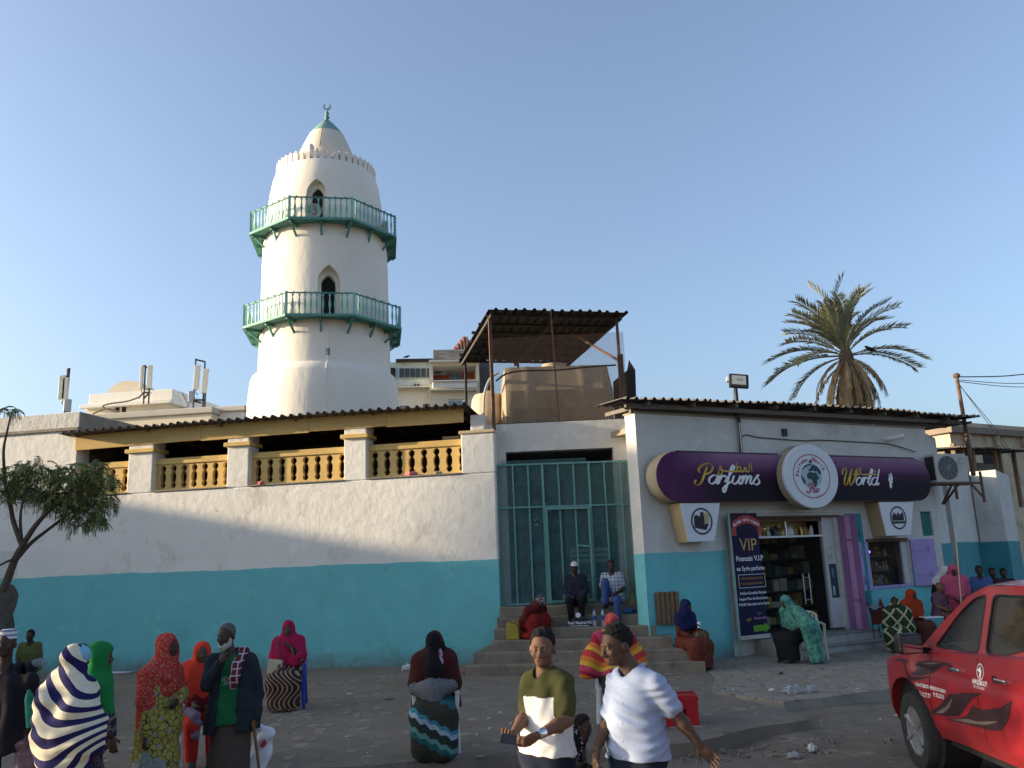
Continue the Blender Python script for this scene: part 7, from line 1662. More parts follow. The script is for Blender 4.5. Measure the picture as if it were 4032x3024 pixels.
# ---------------------------------------------------------------- chairs
def chair(loc, yaw, m, label, group='plastic chairs in the square', slats=True):
    t = thing('plastic_chair', label, 'chair', loc, yaw, group)
    MB().box(-.23, .23, -.23, .21, .41, .435).build('seat', m, t, bevel=.01)
    for x, y in ((-.22, -.21), (.22, -.21), (-.21, .21), (.21, .21)): MB().bar((x * 1.12, y * 1.15, 0), (x, y, .42), .055, .03).build('leg', m, t, bevel=.008)
    for x in (-.235, .235):
        MB().bar((x, -.2, .42), (x * 1.04, -.21, .63), .05, .03).build('arm_post', m, t, bevel=.008); MB().bar((x * 1.04, -.25, .645), (x * 1.0, .23, .655), .055, .028).build('armrest', m, t, bevel=.008)
        MB().bar((x * .95, .21, .42), (x * .78, .30, .80), .05, .03).build('back_stile', m, t, bevel=.008)
    pts = [Vector((.2 * math.cos(a), .285, .76 + .10 * math.sin(a))) for a in [math.pi * i / 8 for i in range(9)]]
    MB().tube(pts, .022, 6).build('back_rim', m, t, smooth=True)
    for k in range(5): x = -.12 + .06 * k; MB().bar((x, .225, .46), (x, .29, .80 + .03 * math.cos(x * 9)), .03, .014).build('back_slat', m, t)
    return t
M_wchair = M_wplastic; M_bchair = mat('blue_plastic', (.03, .06, .30), .45, .08, 10, spec=.4)

# ---------------------------------------------------------------- two men walking past in front
zr_ = -.13
def green_man():
    Y = 5.70; b = V(.20, Y + .05, zr_); r = P('young man in an olive and white T-shirt walking with a black phone in hand', b)
    J = stand(b, rad(-30), 1.74); J['hr'] = rotm(rad(-12), rad(2), 0)
    J['head'] = W_(2140, 2618, Y - .02) + V(0, .03, .0); J['neck'] = W_(2150, 2645, Y + .04); J['chest'] = W_(2152, 2745, Y + .02); J['pel'] = W_(2150, 2945, Y + .02)
    J['shl'] = W_(2096, 2684, Y + .10); J['shr'] = W_(2218, 2686, Y - .08); J['ell'] = W_(2072, 2812, Y + .06); J['elr'] = W_(2232, 2836, Y - .16); J['wrl'] = W_(2022, 2890, Y - .16); J['wrr'] = W_(2112, 2898, Y - .32)
    J['hpl'] = J['pel'] + V(-.07, .05, -.03); J['hpr'] = J['pel'] + V(.07, -.05, -.03)
    J['knl'] = V(.10, Y - .12, .38); J['anl'] = V(.06, Y - .05, zr_ + .09); J['tol'] = V(.02, Y - .20, zr_ + .04); J['knr'] = V(.32, Y + .02, .38); J['anr'] = V(.36, Y + .22, zr_ + .11); J['tor'] = V(.30, Y + .08, zr_ + .04)
    hands = {-1: (W_(1990, 2910, Y - .27) - J['wrl'], V(.35, .25, .75), 1, 1.0), 1: (W_(2060, 2925, Y - .36) - J['wrr'], V(-.3, .75, .45), 1, 1.2)}
    body = mk(r, J, .0055, SK['brown'], hands); eyes(r, J, body); brows_lips(r, J, body, SK['brown']); emit(r, 'hair', hair_sdf(J), .006, M_hair, folds(3, .006, 120, (1, 1, 1)))
    hem = W_(2150, 2968, Y)
    m = ramp_mat('olive_white_jersey', [(0, (.70, .67, .64)), (.5, (.062, .062, .022))], fine=.06)
    sx = (J['shr'] - J['shl']); sx /= np.linalg.norm(sx); zl = W_(2120, 2738, Y)[2]
    def seg(v, a, b): t = np.clip((v - a) @ (b - a) / ((b - a) @ (b - a)), 0, 1); return np.linalg.norm(v - a - t[:, None] * (b - a), axis=1)
    def pat(v):
        arm = np.minimum(seg(v, J['shl'], J['ell']), seg(v, J['shr'], J['elr'])) - .073; bot = J['pel'] - V(0, 0, .12)
        tor = np.minimum(*[seg(v, bot + sx * .06 * q, J['chest'] + sx * .06 * q) for q in (-1, 1)]) - .112
        return np.where((v[:, 2] > zl) | (arm < tor), .75, .25)
    emit(r, 'shirt', tee(J, hem, .72, 1.0, .066, w=.054, rt=.104), .0065, m, folds(11, .008, 38, (.9, .9, 1.1)), pat)
    emit(r, 'trousers', trousers(J, 1.0), .010, cloth('navy_denim', (.018, .024, .040)), folds(4, .006, 20)); shoe(r, J, .012, M_black)
    w = J['wrr']; d = J['elr'] - w; d /= np.linalg.norm(d); wt = SDF().cone(w + d * .035, w + d * .055, .034, .034, .01); emit(r, 'wristwatch', wt, .006, M_chrome)
    R = Matrix(((.93, .2, .3), (-.3, .9, .3), (-.2, -.35, .9))); c = Vector(W_(2018, 2912, Y - .31)); t = thing('phone', 'black smartphone held by the man in the olive and white T-shirt', 'phone', c)
    T = Euler((rad(35), rad(8), rad(-8))).to_matrix().to_4x4(); MB().box(-.074, .074, -.036, .036, -.0045, .0045, T=T).build('case', M_black, t, bevel=.004); MB().box(-.064, .064, -.032, .032, .0046, .0056, T=T).build('screen', mat('phone_glass', (.02, .022, .028), .05, 0, spec=.7), t)
def blue_man():
    Y = 5.45; b = V(.66, Y + .05, zr_); r = P('man in a pale blue dotted short-sleeved shirt walking, one arm swung back', b)
    J = stand(b, rad(-40), 1.76); J['hr'] = rotm(rad(-62), rad(10), rad(-4))
    J['head'] = W_(2445, 2608, Y) + V(.0, .02, 0); J['neck'] = W_(2485, 2640, Y + .03); J['chest'] = W_(2500, 2745, Y); J['pel'] = W_(2510, 2945, Y + .02)
    J['shl'] = W_(2432, 2690, Y + .11); J['shr'] = W_(2584, 2702, Y - .11); J['ell'] = W_(2398, 2835, Y + .08); J['elr'] = W_(2660, 2808, Y - .12); J['wrl'] = W_(2352, 2945, Y + .0); J['wrr'] = W_(2752, 2930, Y - .14)
    J['hpl'] = J['pel'] + V(-.065, .055, -.03); J['hpr'] = J['pel'] + V(.065, -.055, -.03)
    J['knl'] = V(.48, Y - .15, .38); J['anl'] = V(.42, Y - .15, zr_ + .09); J['tol'] = V(.34, Y - .27, zr_ + .04); J['knr'] = V(.72, Y + .1, .38); J['anr'] = V(.86, Y + .22, zr_ + .14); J['tor'] = V(.76, Y + .12, zr_ + .05)
    hands = {-1: (W_(2345, 2995, Y - .04) - J['wrl'], V(.8, .4, .1), -1, .75), 1: (W_(2805, 2985, Y - .16) - J['wrr'], V(-.5, -.75, .3), 1, .35)}
    body = mk(r, J, .0055, SK['deep'], hands); eyes(r, J, body); brows_lips(r, J, body, SK['deep']); emit(r, 'hair', hair_sdf(J), .006, M_hair, folds(5, .006, 120, (1, 1, 1)))
    hem = W_(2500, 2985, Y)
    m = print_mat('blue_dotted_shirt', (.16, .20, .34), (.30, .35, .48), 'voronoi', 64, .13, .18)
    S = tee(J, hem, .78, 1.0, .068, .01, .058, .106); up = V(0, 0, 1); S.p = [q for q in S.p if q[0] != 'sc']
    n_ = J['neck']; f = J['hr'][:, 0] * 0 + V(-.64, -.77, 0)
    S.subcone(n_ + f * .045 - up * .02, n_ + f * .02 + up * .2, .05, .085, .01)
    S.cone(n_ - f * .045 + up * .035 + V(.05, -.03, 0), n_ + f * .07 - up * .015 + V(.055, -.035, 0), .018, .016, .012); S.cone(n_ - f * .045 + up * .04, n_ - f * .04 + up * .03 + V(-.05, .04, 0), .02, .018, .012)
    emit(r, 'shirt', S, .0065, m, folds(21, .0075, 40, (.9, .9, 1.2)))
    for k in range(6):
        z = J['neck'][2] - .07 - k * .105; bp = SDF(); 
        c = V(*W_(2452 - 6 * min(k, 2) + 4 * max(0, k - 3), 2700, Y - .14)); o = MB().lathe([(0, -.007), (.007, 0), (0, .007)], 8); c[2] = z; shirt = [q for q in r.children if q.name.startswith('shirt')][0]
        bv = BVHTree.FromPolygons([v.co for v in shirt.data.vertices], [list(p.vertices) for p in shirt.data.polygons]) if k == 0 else bv
        hit = bv.ray_cast(Vector((c[0], c[1] - .6, c[2])) - r.location, Vector((0, 1, 0)))
        if hit[0] is not None: o.v = [q + hit[0] for q in o.v]; o.build('button', M_wplastic, shirt, smooth=True)
    emit(r, 'trousers', trousers(J, 1.02), .010, cloth('dark_navy_trousers', (.016, .022, .040)), folds(6, .006, 20)); shoe(r, J, .012, M_black)
green_man(); blue_man()

# ---------------------------------------------------------------- old man with beard
def old_man():
    Y = 8.75; b = V(-2.98, Y, zr_); r = P('old man with white beard in a dark jacket and green T-shirt holding his chin', b)
    J = stand(b, rad(4), 1.72); J['hr'] = rotm(rad(-14), rad(4), 0); J['head'] = W_(888, 2545, Y) + V(.0, .03, -.0); J['neck'] = W_(905, 2572, Y + .04); J['chest'] = W_(915, 2660, Y + .02); J['pel'] = W_(912, 2830, Y + .02)
    J['shl'] = W_(842, 2605, Y); J['shr'] = W_(985, 2600, Y + .03); J['ell'] = W_(812, 2700, Y - .12); J['wrl'] = W_(868, 2608, Y - .20); J['elr'] = W_(1018, 2735, Y + .06); J['wrr'] = W_(1008, 2830, Y - .04)
    hands = {-1: (W_(890, 2556, Y - .16) - J['wrl'], V(.3, .9, .1), -1, 1.5), 1: (V(-.05, -.1, -1), V(-1, 0, 0), -1, 1.2)}
    body = mk(r, J, .0075, SK['dark'], hands); eyes(r, J, body)
    hr = J['hr']; s = J['s']; H = lambda x, y, z: J['head'] + hr @ (V(x, y, z) * s)
    B = SDF().ell(H(0, -.062, .010), V(.052, .044, .040) * s, hr, .02).ell(H(-.052, -.025, .045), V(.020, .03, .05) * s, hr, .03).ell(H(.052, -.025, .045), V(.020, .03, .05) * s, hr, .03).cone(H(0, -.06, -.0), H(0, -.07, -.035), .04 * s, .022 * s, .02).sub(H(0, -.1, .04), V(.03, .03, .022) * s, hr, .01)
    emit(r, 'beard', B, .0075, mat('white_beard', (.38, .365, .34), .95, .2, 60, .8, 120, .006), folds(8, .006, 90)); emit(r, 'hair', hair_sdf(J, 'thin'), .008, mat('grey_stubble', (.10, .095, .09), .95, .3, 60), folds(3, .003, 120))
    T = tee(J, J['pel'] - V(0, 0, .04), .05, .98, None, 0, .06, .116); sh = emit(r, 'shirt', T, .009, cloth('green_jersey', (.012, .115, .045)), folds(31, .007, 22, (.7, .7, 1)))
    bv = BVHTree.FromPolygons([v.co for v in sh.data.vertices], [list(p.vertices) for p in sh.data.polygons])
    for tx, u, v, sz in (('EDUCATION', 912, 2681, .058), ('AFRICA 2016', 908, 2699, .050)):
        vv, f = text_mb(tx, sz, .1, .001); c = Vector(W_(u, v, Y - .3)) - r.location; o = MB(); ok = True; vs = []
        for q in vv:
            hit = bv.ray_cast(Vector((c.x + q.x, c.y - .3, c.z + q.y + .05 * q.x)), Vector((0, 1, 0))); vs.append((hit[0] if hit[0] else Vector((c.x + q.x, c.y + .3, c.z + q.y))) - Vector((0, .004, 0)))
        o.add(vs, f).build('chest_print', mat('faded_print', (.30, .34, .30), .8, .2, 30), sh)
    K = tee(J, J['pel'] - V(0, 0, .12), 1.95, 1.13); sx = J['shr'] - J['shl']; sx /= np.linalg.norm(sx)
    for z in np.linspace(-.54, .34, 7): K.sub(J['chest'] + V(.01 + .03 * z, -.17, z), V(.085 + .02 * (z < 0), .14, .14), None, .012)
    K.cone(J['neck'] + V(.07, -.0, .0), J['neck'] + V(.10, -.07, -.08), .035, .03, .02); K.cone(J['neck'] + V(-.07, .0, .0), J['neck'] + V(-.11, -.06, -.09), .03, .028, .02)
    emit(r, 'jacket', K, .009, cloth('dark_blue_jacket', (.018, .024, .032), rough=.75), folds(33, .010, 22, (.7, .7, 1)))
    D = SDF().cone(J['pel'] + V(0, .03, -.10), V(b[0] + .02, Y, zr_ + .12), .15, .175, .05).cone(J['pel'] + V(-.06, .02, -.08), V(b[0] - .08, Y, zr_ + .12), .13, .14, .05).cone(J['pel'] + V(.06, .02, -.08), V(b[0] + .10, Y, zr_ + .12), .13, .14, .05).cut(V(0, 0, zr_ + .1), V(0, 0, -1))
    emit(r, 'sarong', D, .011, cloth('brown_sarong', (.075, .058, .048)), folds(35, .012, 9, (1, 1, .15)))
    Sc = SDF().chain([J['neck'] + V(.0, .08, .0), J['shr'] + V(-.07, .02, .085), W_(930, 2625, Y - .15), W_(922, 2668, Y - .19), W_(920, 2700, Y - .19)], [.04, .05, .048, .05, .03], .02)
    emit(r, 'scarf', Sc, .009, print_mat('maroon_check_scarf', (.42, .38, .40), (.10, .018, .03), 'grid', 16, .06, .10), folds(36, .010, 40))
    shoe(r, J, .013, M_iron, 'sandal')
    c0, c1 = W_(996, 2838, Y - .10), W_(1024, 3060, Y - .05); t = thing('walking_stick', 'brown wooden walking stick at the side of the old man', 'walking stick', c1)
    MB().tube([Vector(c0) - t.location, Vector(c1) - t.location], .014, 8).build('shaft', mat('polished_stick', (.16, .075, .035), .5, .2, 10), t)
    c = W_(1030, 2930, Y + .35); bg_ = thing('plastic_bag', 'white plastic bag with a red mark beside the old man', 'bag', (c[0], c[1], zr_))
    S = SDF().ell(V(c[0], c[1], c[2] - .06), V(.11, .09, .22), rotm(0, 0, rad(14)), .03).cone(V(c[0] + .07, c[1], c[2] + .10), V(c[0] - .03, c[1], c[2] + .16), .05, .03, .04).ell(V(c[0] - .06, c[1] - .02, c[2] - .22), V(.10, .08, .16), None, .03)
    emit(bg_, 'bag', S, .012, mat('white_bag_film', (.62, .64, .66), .4, .1, 6), folds(55, .022, 20, (1, 1, 1))); MB().prism([(c[0] + .05 - bg_.location.x, c[2] - .02), (c[0] + .09 - bg_.location.x, c[2] + .03), (c[0] + .06 - bg_.location.x, c[2] + .07), (c[0] + .02 - bg_.location.x, c[2] + .01)], -.115, -.11).build('mark', M_rd, bg_)
    bg_.children[1].location.z = -zr_
old_man()
M_film = mat('clear_blue_film', (.26, .32, .35), .22, .2, 14, spec=.6, alpha=.42)
def carry_bag(c, label, seed, sz=(.11, .09, .14), m=None):
    bg_ = thing('plastic_bag', label, 'bag', c, 0, 'plastic carrier bags'); S = SDF().ell(V(*c) - V(0, 0, sz[2]), V(*sz), None, .03).cone(V(*c) - V(0, 0, sz[2] * .4), V(*c), .05, .015, .04)
    emit(bg_, 'bag', S, .012, m or M_film, folds(seed, .025, 26, (1, 1, 1))); return bg_
# ---------------------------------------------------------------- woman in red shawl, standing in profile
def red_woman():
    Y = 8.60; b = V(-3.62, Y, zr_); r = P('standing woman in a red patterned shawl and yellow printed dress, in profile', b)
    J = stand(b, rad(55), 1.64); J['hr'] = rotm(rad(72), rad(2), 0); J['head'] = W_(660, 2585, Y) + V(0, 0, .0); J['neck'] = W_(645, 2620, Y); J['chest'] = W_(640, 2700, Y)
    J['pel'] = W_(640, 2860, Y); J['shl'] = J['neck'] + V(-.06, -.11, -.07); J['shr'] = J['neck'] + V(.06, .11, -.07); J['ell'] = W_(575, 2800, Y - .16); J['wrl'] = W_(570, 2905, Y - .2); J['elr'] = J['chest'] + V(.16, .1, -.1); J['wrr'] = J['chest'] + V(.18, -.08, -.15)
    J['anl'] = b + V(-.06, -.06, .09); J['anr'] = b + V(.08, .06, .09); J['knl'] = b + V(-.04, -.06, .48); J['knr'] = b + V(.06, .06, .48); J['tol'] = b + V(.06, -.12, .04); J['tor'] = b + V(.2, .0, .04)
    mk(r, J, .009, SK['dark'], {-1: (V(.02, -.02, -1), V(1, 0, 0), 1, 1.4)})
    emit(r, 'dress', dress(J, 1.05), .011, print_mat('yellow_black_print', (.025, .024, .02), (.33, .29, .07), 'cells', 17, .03, .06, (.26, .25, .22)), folds(41, .012, 10, (1, 1, .2)))
    S = hijab(J, .20, .78, back=.15, arms=.7, op=(.062, .10, .09)); S.cone(J['neck'] + V(-.08, -.06, 0), J['neck'] + V(.10, -.12, -.10), .045, .05, .03); S.cone(J['shl'] + V(-.05, 0, 0), W_(560, 2880, Y - .16), .10, .05, .06); S.p = [q for q in S.p if q[0] != 'h']
    emit(r, 'shawl', S, .009, print_mat('red_print_shawl', (.36, .035, .030), (.42, .16, .11), 'noise', 55, .52, .62), folds(43, .014, 24, (1, 1, .6)))
    carry_bag(W_(568, 2975, Y - .22), 'clear plastic bag carried by the woman in the red shawl', 3, (.13, .10, .15)); carry_bag(W_(620, 2990, Y - .24), 'pale plastic bag hanging beside the yellow printed dress', 5, (.09, .08, .14))
red_woman()
def orange_woman():
    g = V(-3.72, 10.0, 0.0); chair((-3.70, 10.05, 0), rad(25), M_wchair, 'white plastic chair under the woman in orange behind the old man')
    r = P('woman in an orange-red shawl seated on a white chair behind the old man', g); J = sit(g + V(0, 0, 0), rad(25), .45, 1.66); J['hr'] = rotm(rad(20), 0, 0)
    mk(r, J, .011, SK['deep']); emit(r, 'trousers', trousers(J, 1.15), .012, cloth('red_cotton', (.40, .025, .018)), folds(51, .01, 16)); emit(r, 'tunic', tee(J, J['pel'] - V(0, 0, .1), 1.9, 1.1), .012, cloth('maroon_tunic', (.12, .012, .012)), folds(50, .01, 16))
    emit(r, 'shawl', hijab(J, .20, 1.15, arms=.8), .011, cloth('orange_red_voile', (.55, .045, .022)), folds(52, .014, 22)); L = SDF().cone(J['pel'] + V(-.02, -.22, .05), J['pel'] + V(.10, -.40, -.02), .085, .06, .05).cone(J['pel'] + V(.10, -.40, -.02), J['pel'] + V(.12, -.44, -.20), .06, .03, .04); emit(r, 'lap_cloth', L, .010, cloth('mauve_cloth', (.15, .11, .15)), folds(53, .018, 30, (1, 1, 1))); shoe(r, J, .014, M_iron, 'sandal')
orange_woman()
# ---------------------------------------------------------------- striped shawl and green shawl, backs to us
def striped_woman():
    Y = 7.45; b = V(-3.86, Y, zr_); r = P('woman seen from behind wrapped in a navy and cream striped shawl', b)
    J = stand(b, rad(150), 1.58); J['head'] = W_(292, 2640, Y) + V(0, 0, 0); J['hr'] = rotm(rad(120), rad(4), 0); J['neck'] = W_(278, 2690, Y); J['chest'] = W_(275, 2780, Y); J['pel'] = W_(282, 2930, Y); J['shl'] = W_(355, 2735, Y + .05); J['shr'] = W_(222, 2735, Y)
    mk(r, J, .010, SK['deep']); emit(r, 'dress', dress(J, 1.0), .012, print_mat('blue_print_dress', (.05, .10, .20), (.16, .24, .34), 'noise', 30, .45, .6), folds(61, .012, 10, (1, 1, .2)))
    S = hijab(J, .3, 1.0, op=(.050, .07, .078)); S.p = [q for q in S.p if q[0] != 'h']
    S.chain([W_(250, 2650, Y - .0), W_(215, 2760, Y - .08), W_(200, 2880, Y - .10), W_(225, 2985, Y - .10), W_(285, 3050, Y - .08)], [.08, .13, .15, .14, .1], .09)
    S.chain([W_(300, 2700, Y - .05), W_(310, 2800, Y - .14), W_(330, 2900, Y - .16), W_(310, 2990, Y - .16)], [.11, .14, .15, .12], .09); S.cone(W_(390, 2855, Y - .05), W_(300, 2900, Y - .14), .08, .12, .08); S.cone(W_(265, 2860, Y - .14), W_(270, 2960, Y - .14), .14, .14, .09)
    def pat(v):   # bands fall from the head to the left hip, then sweep across in hanging curves
        x = v[:, 0] - J['head'][0]; z = v[:, 2] - J['head'][2]; t = np.clip((-z - .12) / .5, 0, 1); x2 = x + .06
        return 40 + (z + 1.0 * x * (1 - t) - 2.6 * t * x2 * x2) / .165 + .04 * np.sin(v[:, 0] * 14)
    m = ramp_mat('navy_cream_stripes', [(0, (.62, .56, .42)), (.52, (.016, .014, .075))], fine=.08)
    emit(r, 'shawl', S, .008, m, folds(63, .020, 22, (.8, .6, 1)), pat)
    C = SDF(); H = lambda x, y, z: J['head'] + J['hr'] @ (V(x, y, z) * J['s']); C.ell(H(0, -.022, .135), V(.098, .108, .105) * J['s'], J['hr'], .02).cut(H(0, -.0, .09), J['hr'] @ V(0, 0, -1), .01); emit(r, 'under_scarf', C, .008, cloth('light_blue_cotton', (.20, .42, .55)))
striped_woman()
def green_woman():
    Y = 7.95; b = V(-3.98, Y, zr_); r = P('woman in a bright green shawl standing in profile beside the striped shawl', b)
    J = stand(b, rad(110), 1.62); J['hr'] = rotm(rad(105), rad(4), 0); J['head'] = W_(392, 2628, Y); J['neck'] = W_(382, 2670, Y); J['chest'] = W_(380, 2750, Y); J['pel'] = W_(385, 2910, Y); J['shl'] = J['neck'] + V(.02, -.15, -.06); J['shr'] = J['neck'] + V(-.02, .15, -.06)
    J['ell'] = W_(432, 2830, Y - .12); J['wrl'] = W_(440, 2905, Y - .16)
    mk(r, J, .010, SK['deep']); emit(r, 'dress', dress(J, 1.0), .012, print_mat('dark_floral_dress', (.02, .02, .03), (.20, .16, .16), 'noise', 40, .5, .6), folds(71, .012, 10, (1, 1, .2)))
    S = hijab(J, .34, .9, back=.25, op=(.058, .085, .088)); S.cone(J['chest'] + V(.08, -.1, .1), W_(425, 2840, Y - .1), .10, .08, .06); S.p = [q for q in S.p if q[0] != 'h']
    emit(r, 'shawl', S, .009, print_mat('green_spangled_shawl', (.012, .17, .045), (.05, .30, .10), 'voronoi', 18, .10, .04), folds(73, .014, 20, (1, 1, .5)))
green_woman()
# ---------------------------------------------------------------- men at the far left
def cap_man():
    Y = 8.3; b = V(-5.15, Y, zr_); r = P('man in dark clothes and a white striped skullcap at the left edge', b); J = stand(b, rad(10), 1.74); J['hr'] = rotm(rad(5), 0, 0); J['head'] = W_(22, 2580, Y); J['neck'] = W_(20, 2625, Y + .04); J['shl'] = W_(-60, 2690, Y); J['shr'] = W_(118, 2685, Y)
    J['chest'] = W_(22, 2740, Y); J['pel'] = W_(22, 2900, Y); J['elr'] = W_(140, 2790, Y + .05); J['wrr'] = W_(125, 2850, Y - .12); mk(r, J, .010, SK['dark']); emit(r, 'jacket', tee(J, J['pel'] - V(0, 0, .16), 1.9, 1.12), .011, cloth('black_quilted_jacket', (.018, .015, .02)), folds(81, .012, 20)); emit(r, 'trousers', trousers(J, 1.15), .013, cloth('black_trousers', (.012, .012, .013)), folds(82, .01, 14)); shoe(r, J, .015, M_black)
    C = SDF(); s = J['s']; H = lambda x, y, z: J['head'] + J['hr'] @ (V(x, y, z) * s); C.cone(H(0, .012, .155), H(0, .016, .195), .086 * s, .080 * s, .01).cut(H(0, 0, .15), V(0, 0, -1), .006).cut(H(0, 0, .245), V(0, 0, 1), .02)
    emit(r, 'skullcap', C, .007, ramp_mat('white_striped_cap', [(0, (.55, .55, .58)), (.6, (.16, .16, .22))], fine=.04), None, lambda v: v[:, 2] * 24)
    c = W_(118, 2795, Y - .2); t = thing('green_bottle', 'green sleeve-wrapped bottle held by the man in the striped skullcap', 'bottle', c); T = Matrix.Rotation(rad(-8), 4, 'Y'); MB().lathe([(.03, -.16), (.04, -.15), (.042, .10), (.03, .14), (.016, .16), (.016, .18)], 16, T=T).build('bottle', mat('green_sleeve', (.01, .19, .12), .5, .2, 12), t, smooth=True)
    carry_bag(W_(108, 2900, Y - .1), 'pink tinted plastic bag behind the man in the striped skullcap', 9, (.12, .06, .2), mat('pink_film', (.22, .12, .15), .35, .2, 9, alpha=.6))
cap_man()
def simple_man(label, b, yaw, seat, shirt, skin='dark', h=1.66, hair='short', res=.016, cap=None, pants=(.03, .03, .035), lean=.1, foot=0.0, head_yaw=None, knee=.47, seed=1, short=True, shirtmat=None, **o):
    r = P(label, b); J = sit(b, yaw, seat, h, lean, foot, knee, **o); J['hr'] = rotm(yaw if head_yaw is None else head_yaw, .1, 0); mk(r, J, res, SK[skin])
    if cap is None: emit(r, 'hair', hair_sdf(J, hair), res * .8, M_hair)
    emit(r, 'shirt', tee(J, J['pel'] - V(0, 0, .06), .7 if short else 1.9, 1.05), res, shirtmat or cloth('shirt_%d' % seed, shirt), folds(seed, .01, 18)); emit(r, 'trousers', trousers(J, 1.08), res, cloth('pants_%d' % seed, pants), folds(seed + 1, .008, 14)); shoe(r, J, .016, M_black); return r, J
r_, J_ = simple_man('young man in a dull yellow-green T-shirt sitting by the wall at the left', V(-10.25, 17.9, 0), rad(15), .22, (.11, .115, .04), res=.015, head_yaw=rad(8), knee=.40, seed=91, lean=.15)
carry_bag(W_(158, 2590, 17.3), 'crumpled clear bag in the lap of the man in yellow-green', 14, (.15, .10, .09), M_film)
r_, J_ = simple_man('man in a striped knit cap sitting behind the man in yellow-green', V(-10.85, 17.6, 0), rad(20), .20, (.05, .05, .06), res=.015, cap=True, seed=93, lean=.1, knee=.40)
C = SDF(); s = J_['s']; C.ell(J_['head'] + V(0, .015, .15) * s, V(.088, .106, .095) * s, None, .01).cut(J_['head'] + V(0, 0, .135) * s, V(0, -.1, -1), .01); emit(r_, 'knit_cap', C, .012, ramp_mat('brown_striped_cap', [(0, (.05, .035, .03)), (.62, (.36, .33, .28))], fine=.04), None, lambda v: v[:, 2] * 26)
def back_man():
    b = V(-4.72, 9.0, zr_ + .13); r = P('person with short dark hair half hidden behind the green shawl', b); J = stand(b, rad(120), 1.60); J['head'] = W_(322, 2622, 9.0); J['hr'] = rotm(rad(150)); J['neck'] = W_(322, 2655, 9.0); mk(r, J, .013, SK['dark']); emit(r, 'hair', hair_sdf(J, 'bushy'), .011, M_hair, folds(2, .006, 90)); emit(r, 'shirt', tee(J, J['pel'] - V(0, 0, .1), .8, 1.05), .014, cloth('dim_grey_shirt', (.05, .05, .055)), folds(97, .01, 18)); emit(r, 'trousers', trousers(J), .015, cloth('pants_97', (.03, .03, .03)))
back_man()
# ---------------------------------------------------------------- seated women in the square
def seat_woman(label, b, yaw, seat, shawl, skirt, res=.012, h=1.62, skin='deep', drop=.25, wide=1.1, arms=.8, lean=.05, seed=1, foot=0.0, knee=.46, head=None, fr=.05, dr=1.0, face=True, amp=.013, **o):
    r = P(label, b); J = sit(b, yaw, seat, h, lean, foot, knee, **o); J['hr'] = rotm(*(head if head else (yaw, .05, 0))); mk(r, J, res, SK[skin])
    emit(r, 'dress', dress(J, dr), res, skirt if not isinstance(skirt, tuple) else cloth('dress_%d' % seed, skirt), folds(seed, .010, 12, (1, 1, .3))); emit(r, 'shawl', hijab(J, drop, wide, arms=arms, fr=fr, back=.15), res, shawl if not isinstance(shawl, tuple) else cloth('shawl_%d' % seed, shawl), folds(seed + 1, amp, 20)); return r, J
chair((-3.66, 13.55, 0), rad(8), M_bchair, 'blue plastic chair under the woman in the magenta shawl')
r_, J_ = seat_woman('woman in a magenta shawl and striped skirt seated by the teal wall', V(-3.68, 13.52, 0), rad(6), .45, (.33, .014, .06), ramp_mat('brown_zebra_skirt', [(0, (.045, .022, .016)), (.55, (.30, .23, .17)), (.8, (.06, .02, .015))], fine=.2), .013, seed=101, wrr=(.07, -.20, .98), elr=(.24, -.14, .78), dr=1.12, drop=.18)
for o in r_.children:
    if o.name.startswith('dress'):
        co = np.zeros(len(o.data.vertices) * 3); o.data.vertices.foreach_get('co', co); co = co.reshape(-1, 3); at = o.data.attributes.new('pat', 'FLOAT', 'POINT'); at.data.foreach_set('value', (50 + co[:, 0] * 14 + 1.2 * np.sin(co[:, 2] * 13) + 2.5 * co[:, 2]).astype(np.float32))
hb = thing('handbag', 'small cream shoulder bag on the lap of the woman in magenta', 'handbag', J_['pel'] + V(-.14, -.24, .12)); MB().prism([(-.11, -.12), (.10, -.12), (.13, .07), (-.09, .10)], -.04, .04).build('pouch', cloth('cream_canvas', (.42, .38, .27)), hb, bevel=.015); MB().tube([Vector((.12, 0, .07)), Vector((.06, -.03, .25)), Vector((-.0, .06, .42))], .01, 5).build('strap', M_iron, hb)
